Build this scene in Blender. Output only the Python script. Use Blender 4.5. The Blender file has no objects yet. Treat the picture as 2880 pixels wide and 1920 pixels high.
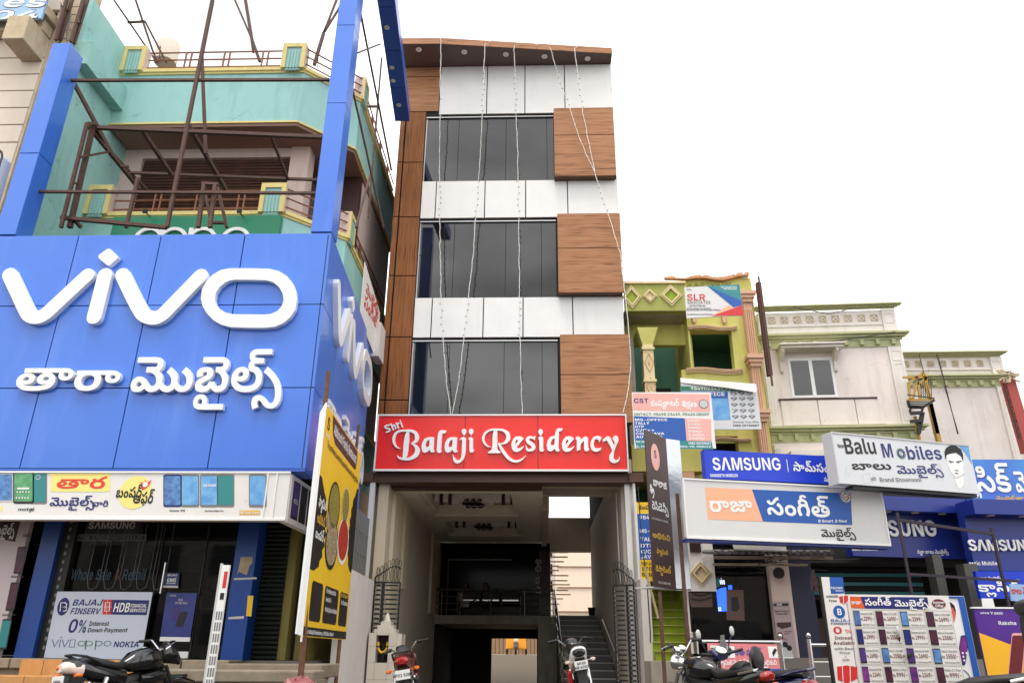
import bpy, math, random, re
from mathutils import Vector as V, Matrix
from mathutils.geometry import tessellate_polygon
random.seed(7)
scene = bpy.context.scene
COL = scene.collection

# ---------------------------------------------------------------- camera
EYE = V((0, 0, 1.0))
PITCH, YAW, ROLL = math.radians(22.2), math.radians(2.06), math.radians(0.535)
FPX, CX, CY = 2137.0, 1440.0, 960.0
FW = V((-math.sin(YAW) * math.cos(PITCH), math.cos(YAW) * math.cos(PITCH), math.sin(PITCH)))
_r = V((math.cos(YAW), math.sin(YAW), 0)); _u = _r.cross(FW)
RT = _r * math.cos(ROLL) + _u * math.sin(ROLL)
UP = _u * math.cos(ROLL) - _r * math.sin(ROLL)
cam_data = bpy.data.cameras.new('camera'); cam = bpy.data.objects.new('camera', cam_data)
COL.objects.link(cam); scene.camera = cam
cam_data.sensor_width = 36.0; cam_data.lens = FPX / 2880 * 36.0
cam_data.clip_start = 0.1; cam_data.clip_end = 1500
m = Matrix((RT, UP, -FW)).transposed().to_4x4(); m.translation = EYE
cam.matrix_world = m

# ---------------------------------------------------------------- sky, sun, exposure
SUN_EL, SUN_AZ = math.radians(72), math.radians(195)     # azimuth clockwise from +Y; overcast
world = bpy.data.worlds.new('World'); scene.world = world; world.use_nodes = True
nt = world.node_tree; nt.nodes.clear()
sky = nt.nodes.new('ShaderNodeTexSky'); sky.sky_type = 'NISHITA'; sky.sun_disc = False
sky.sun_elevation = SUN_EL; sky.sun_rotation = SUN_AZ; sky.dust_density = 6.0; sky.air_density = 1.5; sky.altitude = 100
hsv = nt.nodes.new('ShaderNodeHueSaturation'); hsv.inputs['Saturation'].default_value = 0.10
# an overcast sky: the cloud layer evens out the clear-sky brightness
mixc = nt.nodes.new('ShaderNodeMix'); mixc.data_type = 'RGBA'; mixc.inputs[0].default_value = 0.8
cl = nt.nodes.new('ShaderNodeTexNoise'); cl.inputs['Scale'].default_value = 4.2; cl.inputs['Detail'].default_value = 5
tc = nt.nodes.new('ShaderNodeTexCoord'); mp = nt.nodes.new('ShaderNodeMapping'); mp.inputs['Scale'].default_value = (1, 1, 2.5)
rmp = nt.nodes.new('ShaderNodeValToRGB'); rmp.color_ramp.elements[0].position = 0.36; rmp.color_ramp.elements[1].position = 0.62
rmp.color_ramp.elements[0].color = (8.7, 8.7, 8.7, 1); rmp.color_ramp.elements[1].color = (21, 21, 21, 1)
bg = nt.nodes.new('ShaderNodeBackground'); bg.inputs['Strength'].default_value = 0.11
wo = nt.nodes.new('ShaderNodeOutputWorld')
L = nt.links.new
L(sky.outputs[0], hsv.inputs['Color']); L(tc.outputs['Generated'], mp.inputs['Vector']); L(mp.outputs[0], cl.inputs['Vector'])
L(cl.outputs[0], rmp.inputs[0]); L(hsv.outputs[0], mixc.inputs[6]); L(rmp.outputs[0], mixc.inputs[7])
L(mixc.outputs[2], bg.inputs['Color']); L(bg.outputs[0], wo.inputs[0])
sd = bpy.data.lights.new('sun', 'SUN'); sd.energy = 1.5; sd.angle = math.radians(20); sd.color = (1, 0.96, 0.9)
so = bpy.data.objects.new('sun', sd); COL.objects.link(so)
sdir = V((math.sin(SUN_AZ) * math.cos(SUN_EL), math.cos(SUN_AZ) * math.cos(SUN_EL), math.sin(SUN_EL)))
so.rotation_euler = sdir.to_track_quat('Z', 'Y').to_euler(); so.location = (0, -10, 40)
scene.view_settings.view_transform = 'Standard'; scene.view_settings.look = 'None'
scene.view_settings.gamma = 1; scene.view_settings.use_curve_mapping = False; scene.view_settings.exposure = 0.4
scene.render.engine = 'CYCLES'; scene.cycles.use_denoising = True
scene.cycles.max_bounces = 7; scene.cycles.caustics_reflective = False; scene.cycles.caustics_refractive = False

# ---------------------------------------------------------------- lettering outlines: name | advance | contours as x y steps from point to point, 250 units to the em
GLYPHS = '''t.a|911|105-3-27 3-24 6-18 9-15 13-9 16-3 10-1 10 0 12 2 11 10 19 6 7 15 9 11 2 8 1 12-1 8-2 8-4 10-11 4-11 1-11-1-7-2-6-4-6-7-7-13-5-12-2-12 0-9 3 0-1 4-8 13-9 10-5 26-4 30 0 16 1 20 5 10 7 9 10 4 19-1 11-4 9-10 6-4 1-7-1-4-2-3-4-2-4 0-4 4-10 13-7-1-22-68 0 0 25 32 0-6 10-3 10 0 8 2 7 6 9 5 5 7 4 9 3 9 1 11 0 12-2 19-10 8-9 6-10 5-20-1-16-2-9-5-11-12-16-18-12-14-6-30-6/-85 78 9 1 5 2 3 3 2 4 0 4-1 4-3 4-6 2-7 0-5-3-5-6-3-5-1-6
t.aa|894|110-3-28 2-26 7-18 8-16 14-6 8-4 9-4 19 0 12 2 11 10 19 6 7 15 9 11 2 8 1 12-1 8-2 8-4 10-11 4-11 1-11-3-13-4-6-7-7-13-5-9-2-11 0-8 1-5 2 4-9 13-9 12-5 25-4 37 0 18 1 21 6 4 3 1 8-8-2-16-1-56 0 0 25 40 0-8 8-6 10 0 14 6 12 13 9 9 3 11 1 13 0 10-2 8-3 8-5 10-10 4-13-3-18-10-14 5-6 4-11-2-13-5-10-6-6-8-5-9-4-11-3-27-4/31 74 5 3 4 6 0 7-2 6-3 4-6 2-7 0-8-2-4-6 1-8 7-6/-109-2 9 1 5 2 3 3 2 4 0 4-1 4-3 4-6 2-7 0-5-3-5-6-3-5-1-6
t.M|548|8 52 1 11 3 11 5 9 7 8 9 7 10 5 12 3 14 1 13-1 12-3 11-5 9-7 7-8 5-9 3-11 1-11-1-12-3-10-5-10-7-8-9-6-11-5-12-3-14-1-13 1-12 3-10 5-9 7-7 8-5 9-3 11/32 11 2-11 5-9 8-5 12-2 11 1 9 5 6 9 2 12-2 11-5 9-9 5-12 2-11-2-8-6-6-8
t.ta|882|100-3-26 2-16 3-26 12-11 10-9 14-4 16 1 16 5 15 5 7 7 7 13 7 19 4 10 0 8-2 14-7 5-5 5-8 2-12 0-8-2-10-7-9-11-7-14-4-11 0-10 2 1-1 10-6 11-3 30-4 42 2 15 3 12 5 6 4 3 4-8-4-9-2-20 1-8 3-6 4-6 6-3 5-2 6 0 9 1 8 2 5 8 9 15 8-27-3-12 2-8 3-8 6-6 8-5 10-3 12 34 8 2-10 5-9 3-3 8-1 10 8 20 25 14 13 17 8 19 3 2-30-12-2-10-4-11-10-12-16 13-4 15-8 9-9 8-11 5-12 1-20-2-13-4-12-7-9-19-14-41-10/-87 64 12 0 6 5 2 3 0 6-4 7-5 2-7 0-7-3-6-5-3-5-1-6 5-3/113-1 7 0 6 2 6 6 3 5-5 6-8 4-9 1-8-3-3-3-1-12 4-4
t.ra|625|74-3-22 3-18 8-12 11-6 8-4 9-4 20 1 14 3 12 7 15 6 8 9 7-8 13-4 15 34 8 7-19 4-3 7-1 10 8 20 25 14 13 18 8 18 3 2-30-12-2-10-4-24-26 18-11 9-10 6-11 3-10 2-15-1-15-4-16-9-14-8-8-8-5-19-6-11-2/-12 31 16 1 10 5 7 8 3 8 1 20-6 14-9 8-8 3-16 2-13-3-13-12-5-14 0-8 1-8 3-8 8-10 7-4
t.la|770|92-3-22 2-16 5-16 8-13 11-13 20-3 11-1 18 3 18 4 9 7 9 8 8 11 5 11 3 15 1 9-1 12-4 10-10 4-6 3-12-3-20-4-6-8-8-20-6-20 1-8 3 1-3 4-7 7-7 8-5 11-4 29-3 21 3 13 6 6 5 4 5 4 10-1 12-5 10-10 10-14 9 20 28 14-8 8-7 10-10 7-12 4-13 1-12 0-13-3-10-5-11-8-9-9-8-9-5-12-5-14-3-16-2/-55 79 11 1 7 5 1 8-1 4-3 4-6 2-7 0-5-3-5-6-3-5-1-6
t.ba|812|50-3-18 3-10 5-6 6-4 7-2 7-1 5 1 10 3 10 7 8 12 8 31 15 4 5 1 7-3 5-4 2-13-1-4-3-2-4 2-12-30-8-6 14 0 12 3 8 9 10 10 5 12 3 10 1 20-1 8-2 10-5 6-5 5-9 2-8-1-9-2-8-4-7-12-9-32-16-7-6-1-5 1-3 4-3 5-1 12 0 10 4 6 6 4 12 32 0 2-8 3-6 4-5 6-3 5-1 10 1 8 4 4 13 0 10-3 9-6 10-9 9-19 15 20 27 22-15 15-16 12-22 3-26-5-22-6-9-9-9-17-8-12-1-14 1-9 2-8 4-9 8-4 6-11-11-11-6-12-3
t.pa|775|46-3-11 1-10 4-9 8-6 10-3 13 1 13 4 11 8 9 12 7 10 3 13 0 12-2 10-4 7-5 36-34 9-3 9 0 6 2 4 4 2 5 1 11-3 12-3 8-8 9-23 19 20 27 18-12 16-15 13-22 3-10 2-12-1-16-3-12-6-10-14-13-22-6-14 0-10 2-10 4-16 13-8-8-10-7-11-3/-10 25 5 0 6 3 5 4 4 6-11 11-7 3-5-1-5-3-4-7 3-12/12 72-15 3-7 3-6 5-9 13-5 17 33 8 7-19 4-3 7-1 11 8 19 25 15 13 16 8 20 3 2-30-15-2-10-6-23-26-14-12-14-6
pha|775|74-35 2 37 29 0 2-36/-61 31-11 1-10 4-9 8-6 10-3 13 1 13 4 11 8 9 12 7 10 3 13 0 12-2 10-4 7-5 36-34 9-3 9 0 6 2 4 4 2 5 1 11-3 12-3 8-8 9-23 19 20 27 18-12 16-15 13-22 3-10 2-12-1-16-3-12-6-10-14-13-22-6-14 0-10 2-10 4-16 13-8-8-10-7-11-3/-10 25 5 0 6 3 5 4 4 6-11 11-7 3-5-1-5-3-4-7 3-12/12 72-15 3-7 3-6 5-9 13-5 17 33 8 7-19 4-3 7-1 11 8 19 25 15 13 16 8 20 3 2-30-15-2-10-6-23-26-14-12-14-6
t.sa|772|132-3-18 2-15 7-15 11-24 25-6 3-4 1-3-1-4-3-2-3 0-5 3-11 8-15-34-11-7 16-3 13-1 14 3 12 4 7 5 6 11 7 13 4 17-1 12-3 12-8 29-27 8-7 12-3 8 2 6 6 3 7 0 11-3 10-3 7-7 8-24 19 20 28 11-6 13-10 15-18 6-10 4-11 3-20-1-11-3-11-4-9-6-8-8-6-9-4-10-3/-87 101-16 2-13 7-5 5-5 7-7 20 34 8 4-12 4-8 4-3 7 1 8 5 16 21 20 20 16 7 20 3 2-30-13-2-12-6-9-9-16-19-13-10-12-5
t.ka|593|70-3-28 3-16 6-13 11-5 7-5 10 33 9 8-10 6-4 14-3 18 0 16 3 5 2 3 5-2 6-6 4-41 3-18 3-16 6-9 8-6 12-1 6 1 10 2 6 4 6 5 5 8 5-6 12-3 12 34 8 2-10 4-9 4-3 7-1 11 8 20 25 14 13 17 8 19 3 2-30-12-2-11-4-10-10-12-15 18-11 8-10 5-10-33-7-7 8-7 4-11 2-16 0-14-2-4-2-2-3 0-4 4-6 16-3 37-2 21-5 8-4 6-6 3-4 2-6 2-14-2-11-4-7-9-9-8-5-14-4-19-3
t.Na|883|52-3-17 2-11 5-11 10-5 10 0 12 4 12 7 7 11 6-7 3-7 7-4 7-2 8 0 10 3 8 3 6 6 5 12 6 11 3 11 1 16-1 12-2 8-3 10-6 10-9 10 10 12 7 12 3 17 1 10-2 12-5 16-16 7-12 4-20 0-22-4-18-6-13-10-10-6-4-8-3-17-3-22 2-13 7-5 5-5 8-2 10 0 9 1 8 4 8 7 8 8 4 12 4 12 0 10-2 11-4 0 6-6 16-4 4-8 4-6 1-13-2-6-4-8-13-32 0-5 12-6 5-6 3-15 2-13-4-3-5-1-5 1-4 3-3 9-3 23 0 0-26-25 0-8-3-4-4-1-3 0-5 2-4 3-3 12-2 14 6 12 10 21-19-12-11-14-8-13-4/85 24 8 0 6 2 5 6 3 6-5 6-8 4-10 0-6-3-4-5 0-8 4-6
t.Ta|836|56-3-10 1-10 4-9 6-9 10-4 10-4 15-1 11 1 20 5 16 9 15 12 11 8 5 7 2-2 34 33 0-2-33 8-2 8-4 6-6 6-10 2-17-5-17-7-7-13-7-13-2-11 0-19 5 2-13 4-10 4-4 11-3 11 1 6 2 6 5 4 7 2 8 32 0 4-14 6-6 16-3 10 3 4 6 2 9 0 10-3 9-6 10-7 8-21 16 20 27 27-19 10-12 10-18 5-22-1-16-3-12-7-11-6-7-17-8-15-3-11 0-10 2-7 3-6 4-10 12-11-11-11-6-12-3/-14 78 10 1 8 5 2 8-5 8-5 2-8 0-8-4-4-4-5-10
t.ma|1125|46-3-13 2-11 5-10 10-4 12-1 14 3 12 6 10 11 9 20 5 15 0 10-4 7-3 9-7 28-28 8-5 7-2 9 1 7 6 3 9 0 13-3 10-6 10-9 9-11 7-11 4-10 2-41 2-15 5-13 13-4 10-3 12 34 8 2-10 4-9 6-4 6 1 6 3 4 4 18 23 10 10 10 8 9 4 23 4 2-30-12-2-10-4-11-10-9-11 18-5 14-7 10-7 11-10 8-10 5-14 3-14 0-12 11-10 12-7 14-2 10 3 5 9 1 16-6 15-12 13-19 15 20 27 18-12 12-11 11-14 7-15 4-19-1-12-3-14-9-16-6-5-11-6-15-4-21 1-15 6-17 11-9-9-12-6-14-3-14 0-10 2-10 4-16 13-8-8-10-7-11-3/-10 25 5 0 6 3 5 4 4 6-11 11-7 3-5-1-5-3-4-7 3-12
t.na|772|18-3-6 11-4 13-1 23 3 10 6 8 9 8 9 4 12 2 10 0 10-2 9-4 12-8 25-26 11-7 7-2 8 1 5 2 4 4 2 4 1 7 0 7-2 9-5 11-9 11-10 7-17 6-17 3-28 0-17 5-14 14-4 10-3 12 34 8 2-10 4-9 4-3 7-1 11 8 20 25 14 13 17 8 19 3 2-30-12-2-11-4-19-21 20-6 17-9 14-12 9-12 7-18 2-21-1-11-10-21-10-9-13-6-16-3-19 1-12 4-12 8-14 12-20 20-4 3-5 1-7-4-1-8 3-12 8-14
t.ya|1324|74-3-22 3-18 8-12 11-8 13-5 16-1 8 1 14 5 18 11 17 5 5 10 6 12 5 12 3 10 1 18-1 13-2 9-4 14-9 9-10 5-8 5-19 1-9-1-17 11-10 10-6 9-2 11 0 5 2 4 4 3 8-1 17-5 11-8 12-15 13-7 4-8 1-8 3-10 7-9 13-5 17 34 8 2-10 4-9 4-3 7-1 11 8 20 25 14 13 17 8 19 3 2-30-15-2-10-6-23-26-8-7 15-13 10-14 7-18 1-20 16-14 9-4 7-1 11 1 6 6 3 5 1 5-1 14-5 10-6 8-10 10-15 12 20 27 27-19 10-12 6-10 5-11 3-11 1-14-2-13-4-13-7-10-6-5-12-7-26-3-14 2-8 3-7 4-12 10-8-9-11-6-14-3-13-1-14 2-8 3-23 16-12-11-13-5-16-4/-17 30 13 0 11 5 9 9 3 6 1 6 1 9-6 19-10 8-12 4-16 0-12-4-6-4-4-6-3-6-2-8 1-16 7-12 4-4 7-4
kSa|593|142-68-8 1-8 3-6 5-4 7-12-1-14 3-7 5-9 10-10-11-11-6-18-1-13 4-8 7-7 10-3 14 2 16 26-2 0-15 4-6 4-3 7-1 7 3 6 8 2 8 25 0 2-8 5-8 12-3 5 2 5 7 1 5-1 11 26 3 2-10 0-11-6-18 2-3 4-1 11 1 7-21-10-4/-82 65-28 3-16 6-13 11-5 7-5 10 33 9 8-10 6-4 14-3 18 0 16 3 5 2 3 5-2 6-6 4-41 3-18 3-16 6-9 8-6 12-1 6 1 10 2 6 4 6 5 5 8 5-6 12-3 12 34 8 2-10 4-9 4-3 7-1 11 8 20 25 14 13 17 8 19 3 2-30-12-2-11-4-10-10-12-15 18-11 8-10 5-10-33-7-7 8-7 4-11 2-16 0-14-2-4-2-2-3 0-4 4-6 16-3 37-2 21-5 8-4 6-6 3-4 2-6 2-14-2-11-4-7-9-9-8-5-14-4-19-3
t.va|775|46-3-13 2-11 5-10 10-4 12-1 14 3 12 6 10 11 9 20 5 15 0 10-4 7-3 9-7 28-28 8-5 7-2 9 1 7 6 3 9 0 13-3 10-6 10-9 9-11 7-11 4-10 2-41 2-15 5-13 13-4 10-3 12 34 8 2-10 4-9 4-3 7-1 11 8 20 25 14 13 17 8 19 3 2-30-12-2-10-4-11-10-9-11 20-6 16-8 10-8 15-17 7-17 2-15-2-19-6-17-14-13-10-5-10-2-14-1-14 2-14 7-12 10-8-8-10-7-11-3/-10 25 5 0 6 3 5 4 4 6-11 11-7 3-5-1-5-3-4-7 3-12
t.u|349|26-3-13 1-16 6-13 9-15 15 19 21 16-14 13-7 7-1 8 1 5 2 4 5 3 7 0 8-1 8-4 10-11 14-21 15 20 28 11-6 13-10 15-18 6-10 4-11 3-20-1-11-2-11-5-9-5-7-8-7-9-4-11-3
t.uu|704|23-3-15 2-12 5-14 11-13 13 19 21 16-14 12-7 7-1 9 1 6 2 3 4 3 7 0 9-1 9-4 9-11 14-21 16 20 27 87 0 20-1 18-6 8-5 5-5 5-8 2-10 0-12-3-10-4-7-7-8-10-5-10-2-10 0-12 2-7 4-7 6-6 8-2 10 0 11 2 10-36 0 11-15 8-24-1-22-2-8-10-16-10-8-14-6/88 72 8 1 6 3 3 7-1 7-8 7-16 2-3-7 0-11 5-6
taa|1224|100-3-26 2-16 3-8 3-18 9-14 14-6 10-3 11-1 20 6 17 6 7 10 8 10 5 11 3 22-1 15-6 7-6 5-8 2-9 0-11-2-10-10-11-12-7-14-2-10 0-7 2 4-4 7-3 14-4 17-2 27-1 33 4 12 3 11 5 5 6-7-4-8-2-20 1-8 2-6 3-6 5-4 7-3 8 0 10 1 8 4 8 10 10 8 4 8 2-17 6-92 0 0 28 207 0 16-1 14-2 9-4 7-5 8-8 5-17-1-13-4-10-14-14-10-3-9-1-9 0-10 2-10 5-4 5-5 8-3 10 0 10 3 10-47 0 10-6 10-10 6-8 4-10 2-14 0-15-4-12-5-10-5-7-18-12-41-10/-87 64 12 0 6 5 2 3 0 6-4 7-7 2-7 0-6-3-6-6-3-10 5-3/113-1 7 0 6 2 6 6 3 5-5 6-8 4-8 1-8-3-4-3-1-11 4-5/112 22 9 1 5 3 2 7-1 7-2 4-5 2-7 2-10 0-3-7 1-10 4-7
raa|1003|76-3-24 3-16 8-13 11-8 13-5 16 0 18 3 16 9 14-10 1 0 28 176 0 15-1 15-2 10-4 7-5 7-9 4-8 1-8-1-14-4-10-4-6-14-10-10-2-11 0-11 2-9 4-7 6-6 10-2 8 0 11 3 10-33 0 4-5 4-11 3-19-1-20-8-18-4-6-8-8-16-8-18-4/-17 30 13 0 12 5 8 9 4 14 0 14-5 12-10 10-12 4-15 0-12-4-11-10-4-12-1-10 1-8 6-12 5-6 12-6/137 42 9 1 5 3 3 7-1 7-3 4-5 3-17 2-2-7 0-11 4-6
baa|1167|50-3-18 3-10 6-8 9-5 13 1 16 6 10 6 6 10 6 30 14 4 4 2 4 0 6-4 4-6 2-9 0-5-4-2-4 2-12-30-8-6 16 1 14 4 7 5 5 12 7 22 4 14 0 10-2 12-4 12-13 2-6 1-5-1-10-2-7-4-7-12-9-32-16-7-6-1-5 1-3 5-4 6-1 12 1 8 4 6 6 4 12 32 0 2-8 7-11 11-4 10 1 9 6 3 8 0 8-1 9-3 7-4 8-6 8-18 15-16 0 0 28 117 0 21-1 20-7 10-8 5-8 2-7 1-12-1-8-4-10-13-13-20-5-9 0-9 2-15 10-5 8-2 10 0 11 2 10-36 0 10-13 6-12 2-15 0-14-3-17-5-10-8-8-12-7-8-3-12-1-11 0-9 2-8 3-16 16-11-11-11-6-12-3/178 72 8 1 6 3 2 7 0 7-3 4-5 2-16 3-4-7 1-11 5-6
laa|1143|92-3-14 1-16 3-20 9-10 6-7 7-11 16-4 10-2 12 0 11 2 13 9 21 15 12 9 4 17 3 20-2 8-3 11-12 5-12 1-13-4-12-7-10-12-6-12-3-14 0-14 4 6-12 12-9 13-5 19-3 22 1 18 6 6 3 5 5 4 6 2 6 1 6-1 10-3 8-4 6-17 13-13 0 0 28 111 0 17-1 13-2 9-4 8-5 7-9 5-16 0-10-3-10-4-7-7-8-10-5-10-2-10 0-12 2-7 4-7 6-6 8-2 10 0 11 2 10-34 0 10-17 2-10 0-21-4-11-8-14-14-12-12-7-8-3-22-4/124 72 8 1 6 3 2 7 0 7-8 7-16 2-4-7 1-11 5-6/-181 3 11 1 7 5 1 8-1 4-3 4-6 2-7 0-5-3-5-6-3-5-1-6
jaa|1125|50-3-18 3-10 5-6 6-4 7-2 7-1 5 1 10 3 10 7 8 12 8 31 15 4 5 1 6-2 4-4 3-4 1-10-1-4-3-2-4 2-12-30-8-6 14 0 14 6 10 6 6 7 4 11 3 14 2 28-3 10-4 6-6 5-9 3-11 12-6 12-2 14 2 4 3 0 5-2 3-27 0 1 28 100 0 22-1 20-7 9-8 5-8 3-7 1-12-5-18-9-10-8-5-8-2-14-1-10 2-10 4-8 6-5 10-2 8 0 11 3 10-24 0 0-11-4-10-10-10-11-5-16-3-17 2-14 3-12 6-13-9-24-11-10-6-3-3 0-5 1-3 3-2 14-3 15 5 5 6 4 12 32 0 3-12 5-6 10-4 11 0 7 4 2 6 0 8-2 9 30 9 4-9 4-15-1-14-5-10-8-10-10-5-14-3-15-1-12 2-11 4-8 7-6 8-11-11-11-6-12-3/168 72 8 1 5 3 3 6 0 7-8 8-17 2-3-7 0-10 2-4
saa|1134|18-3-6 11-4 13-1 23 3 10 6 8 9 8 9 4 7 2 12 0 9-1 10-3 15-10 27-28 12-6 10-1 4 1 6 6 3 5 1 13-2 16-5 15-7 14-114 0 0 28 97 0-11 11-34 22-16 8 16 29 23-11 39-29 12-12 14-18 59 0 27-3 9-2 9-6 7-7 4-7 3-10 0-8-5-18-4-6-9-7-11-4-9-1-9 0-9 2-15 10-5 8-2 10 0 11 2 10-29 0 9-33 1-10-1-16-3-12-7-11-6-7-12-7-13-3-15-1-12 1-10 4-8 4-12 9-28 27-4 3-5 1-7-4-1-8 3-12 8-14/186 62 8 1 6 3 2 6 0 7-8 8-16 2-4-7 1-11 5-6
vaa|1140|46-3-13 2-11 5-10 10-4 12-1 14 3 12 6 10 11 9 20 5 15 0 10-4 7-3 9-7 28-28 8-5 5-1 9 0 9 6 3 8 0 12-3 12-7 12-12 10-16 8-78 1 0 28 188 0 15-1 15-2 10-4 10-8 6-8 3-10 0-10-1-9-3-9-5-6-9-7-11-4-8-1-10 0-9 2-15 10-4 8-3 10 0 11 3 10-42 0 10-10 6-10 4-11 2-12-1-13-3-13-6-12-8-8-6-5-12-4-10-2-14 0-10 2-10 4-16 13-8-8-10-7-11-3/-10 25 5 0 6 3 5 4 4 6-11 11-7 3-5-1-5-3-4-7 3-12/198 43 8 1 5 3 3 6-1 7-3 5-4 3-17 2-3-7 0-11 5-6
phaa|1134|74-35 2 37 29 0 2-36/-61 31-21 5-5 4-8 10-5 13 0 15 4 12 9 10 12 7 10 3 13 0 9-1 15-6 9-7 28-28 10-6 10-1 6 2 6 5 2 10 1 10-3 16-4 15-6 12-116 0 0 28 98 0-12 11-18 13-15 9-17 8 16 29 24-11 25-18 25-23 15-18 58 0 27-3 9-2 7-4 7-6 5-8 3-10 1-10-5-18-4-6-9-7-11-4-9-1-9 0-9 2-15 10-5 8-2 10 0 11 2 10-28 0 9-34 1-17-5-22-13-17-10-5-10-4-8-1-22 1-12 5-16 13-8-8-10-7-11-3/-10 25 5 0 6 3 5 4 4 6-11 11-7 3-5-1-5-3-4-7 3-12/196 43 8 1 6 3 2 6 0 7-8 8-16 2-4-7 1-11 5-6
kaa|965|70-3-28 3-16 6-13 11-5 7-5 10 33 9 8-10 6-4 14-3 22 0 16 4 3 4 0 6-3 4-6 2-39 3-20 4-10 3-10 6-7 11-3 11 1 8 3 8 0 25 167 0 15-1 21-4 10-6 11-14 2-12 0-10-3-10-4-7-8-8-8-5-10-2-11 0-11 2-8 4-7 6-6 8-2 10 0 11 3 10-27 0 3-7-33-7-8 9-11 4-26 1-8-1-4-2-4-4 0-4 6-6 14-3 37-2 19-4 16-11 4-6 2-6 1-12-2-11-4-7-9-9-8-5-14-4-19-3/109 73 8 1 5 3 3 7-1 7-3 4-4 2-18 3-2-7 0-11 4-6
t.mo|1474|46-3-21 5-5 4-9 12-4 12 0 14 5 13 10 10 12 7 8 2 13 0 16-3 8-4 9-7 24-25 9-7 15-3 11 7 3 5 1 6-1 13-5 12-9 12-14 9-11 5-9 2-22 0 0 27 50 1 6 1 4 6 0 9-6 5-6 1-109 0 0 28 109 0 18-3 9-3 11-10 4-8 3-18-5-18-6-7-7-4 15-11 8-12 5-11 2-9 0-16 13-11 12-7 12-1 8 2 6 7 2 8-1 14-2 6-5 8-10 12-19 14 20 27 22-15 15-16 12-22 2-14 0-12 10-10 10-6 12-3 11 1 7 6 3 8-1 16-2 6-5 8-9 11-20 15 20 27 18-12 16-15 10-14 6-18 2-12 0-12-6-20-6-10-6-5-19-9-19-1-14 2-12 5-16 11-8-8-11-6-15-4-16 0-18 5-19 13-7-7-10-6-14-4-14-1-12 1-18 9-10 9-8-8-10-7-11-3/-10 25 5 0 6 3 5 4 4 6-11 11-7 3-5-1-5-3-4-7 3-12
bai|812|75-90-22 1-15 4-12 7-8 12-3 18 1 8 4 9 4 6 6 5 13 6 23-1 10-3 8-8 4-7 3-9 0-12-3-8 100 0 0-28/-131 28 7 0 2 8 0 8-3 5-4 3-5 2-7-1-5-3-2-4-1-3 1-7 2-4/8 55-18 3-10 5-6 6-4 7-2 7-1 5 1 10 3 10 7 8 12 8 31 15 4 5 1 7-3 5-4 2-13-1-4-3-2-4 2-12-30-8-4 8-2 11 0 9 5 9 8 7 13 6 28 3 14-2 12-4 7-6 5-7 3-17-1-7-4-8-6-7-9-6-26-12-10-6-3-3 0-5 1-3 3-2 14-3 15 5 5 6 4 12 32 0 3-11 6-8 9-3 12 0 6 2 3 4 2 6 1 10-2 13-8 15-14 14-10 6-12 0 0 27 25 0 7 1 6 4 2 8-4 8-8 2-110 0 0 28 110 0 15-2 14-6 7-7 5-7 3-11 0-9-2-10-4-9-4-5-8-6 18-20 6-14 3-24-2-12-3-10-4-8-8-8-14-8-10-2-16-1-15 3-11 7-10 11-11-11-11-6-12-3
t.lH|770|92-3-22 2-22 7-14 9-13 13-9 15-4 18 1 19 2 10 4 9 5 7 7 7 7 5 12 5 10 2 14 0 18-5 10-10 4-6 3-12-1-11-4-13-8-8-14-6-8-2-20 1-8 3 3-7 7-9 8-5 21-7 11-1 20 1 12 2 12 5 8 7 4 10 2 12-2 10-6 12-10 11-16 4-8 4-7 7-3 6-2 11 0 11 4 8 7 9-7 7-5 10-1 13 2 9 3 6 7 6 8 5 10 3 16 1 81 0 0-27-81 0-10-2-4-2-1-4 1-6 2-3 4-1 48-2 0-26-44-1-7-3-3-8 2-4 4-2 18-1 15-13 7-9 11-23 1-30-4-12-6-11-7-9-12-8-15-7-16-4-16-2/-55 79 11 1 7 5 1 8-1 4-3 4-6 2-7 0-5-3-5-6-3-5-1-6
t.rH|625|74-3-22 3-22 10-12 14-8 18-2 10 0 10 2 16 9 19 8 10 9 7-3 4-2 6 0 13 3 11 8 8-7 8-5 10-2 13 2 9 4 6 6 6 9 5 10 3 17 1 80 0 0-27-82 0-10-2-4-4 0-5 4-7 4-1 46-1 0-26-44-1-7-4-1-7 2-5 36-4 12-4 12-7 9-8 7-10 5-12 3-15 0-15-4-16-6-14-9-9-11-8-12-5-13-2/-17 30 16 1 10 5 7 8 3 8 1 20-6 14-9 8-8 3-16 2-13-3-13-12-5-14 0-8 1-8 3-8 8-10 7-4
t.mH|1125|46-3-13 2-11 5-10 10-4 12-1 14 3 12 6 10 13 10 18 4 15 0 17-7 9-7 28-28 5-4 7-2 9 0 7 2 5 6 2 9-1 11-3 10-6 10-11 10-9 6-13 5-22 1-14 3-10 6-7 8-3 9 0 14 4 10 7 9-9 10-4 11-1 12 4 10 5 6 6 4 8 4 11 2 13 1 80 0 0-27-81 0-7-1-4-2-3-3-1-5 2-5 5-2 5-1 43 0 0-27-39 0-7-1-7-5 0-6 4-5 4-2 32 0 21-9 21-14 8-9 8-15 5-16 0-16 16-14 9-4 7-1 11 1 4 2 3 4 3 10-1 14-4 10-7 9-8 8-17 13 19 26 1 1 4-2 14-10 12-11 11-14 6-12 4-14 1-14-2-14-5-12-6-10-11-8-8-4-13-3-16 0-16 4-9 5-11 9-10-9-12-6-14-3-24 2-10 4-16 13-8-8-10-7-11-3/-10 25 5 0 6 3 5 4 4 6-11 11-7 3-5-1-5-3-4-7 3-12
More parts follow.
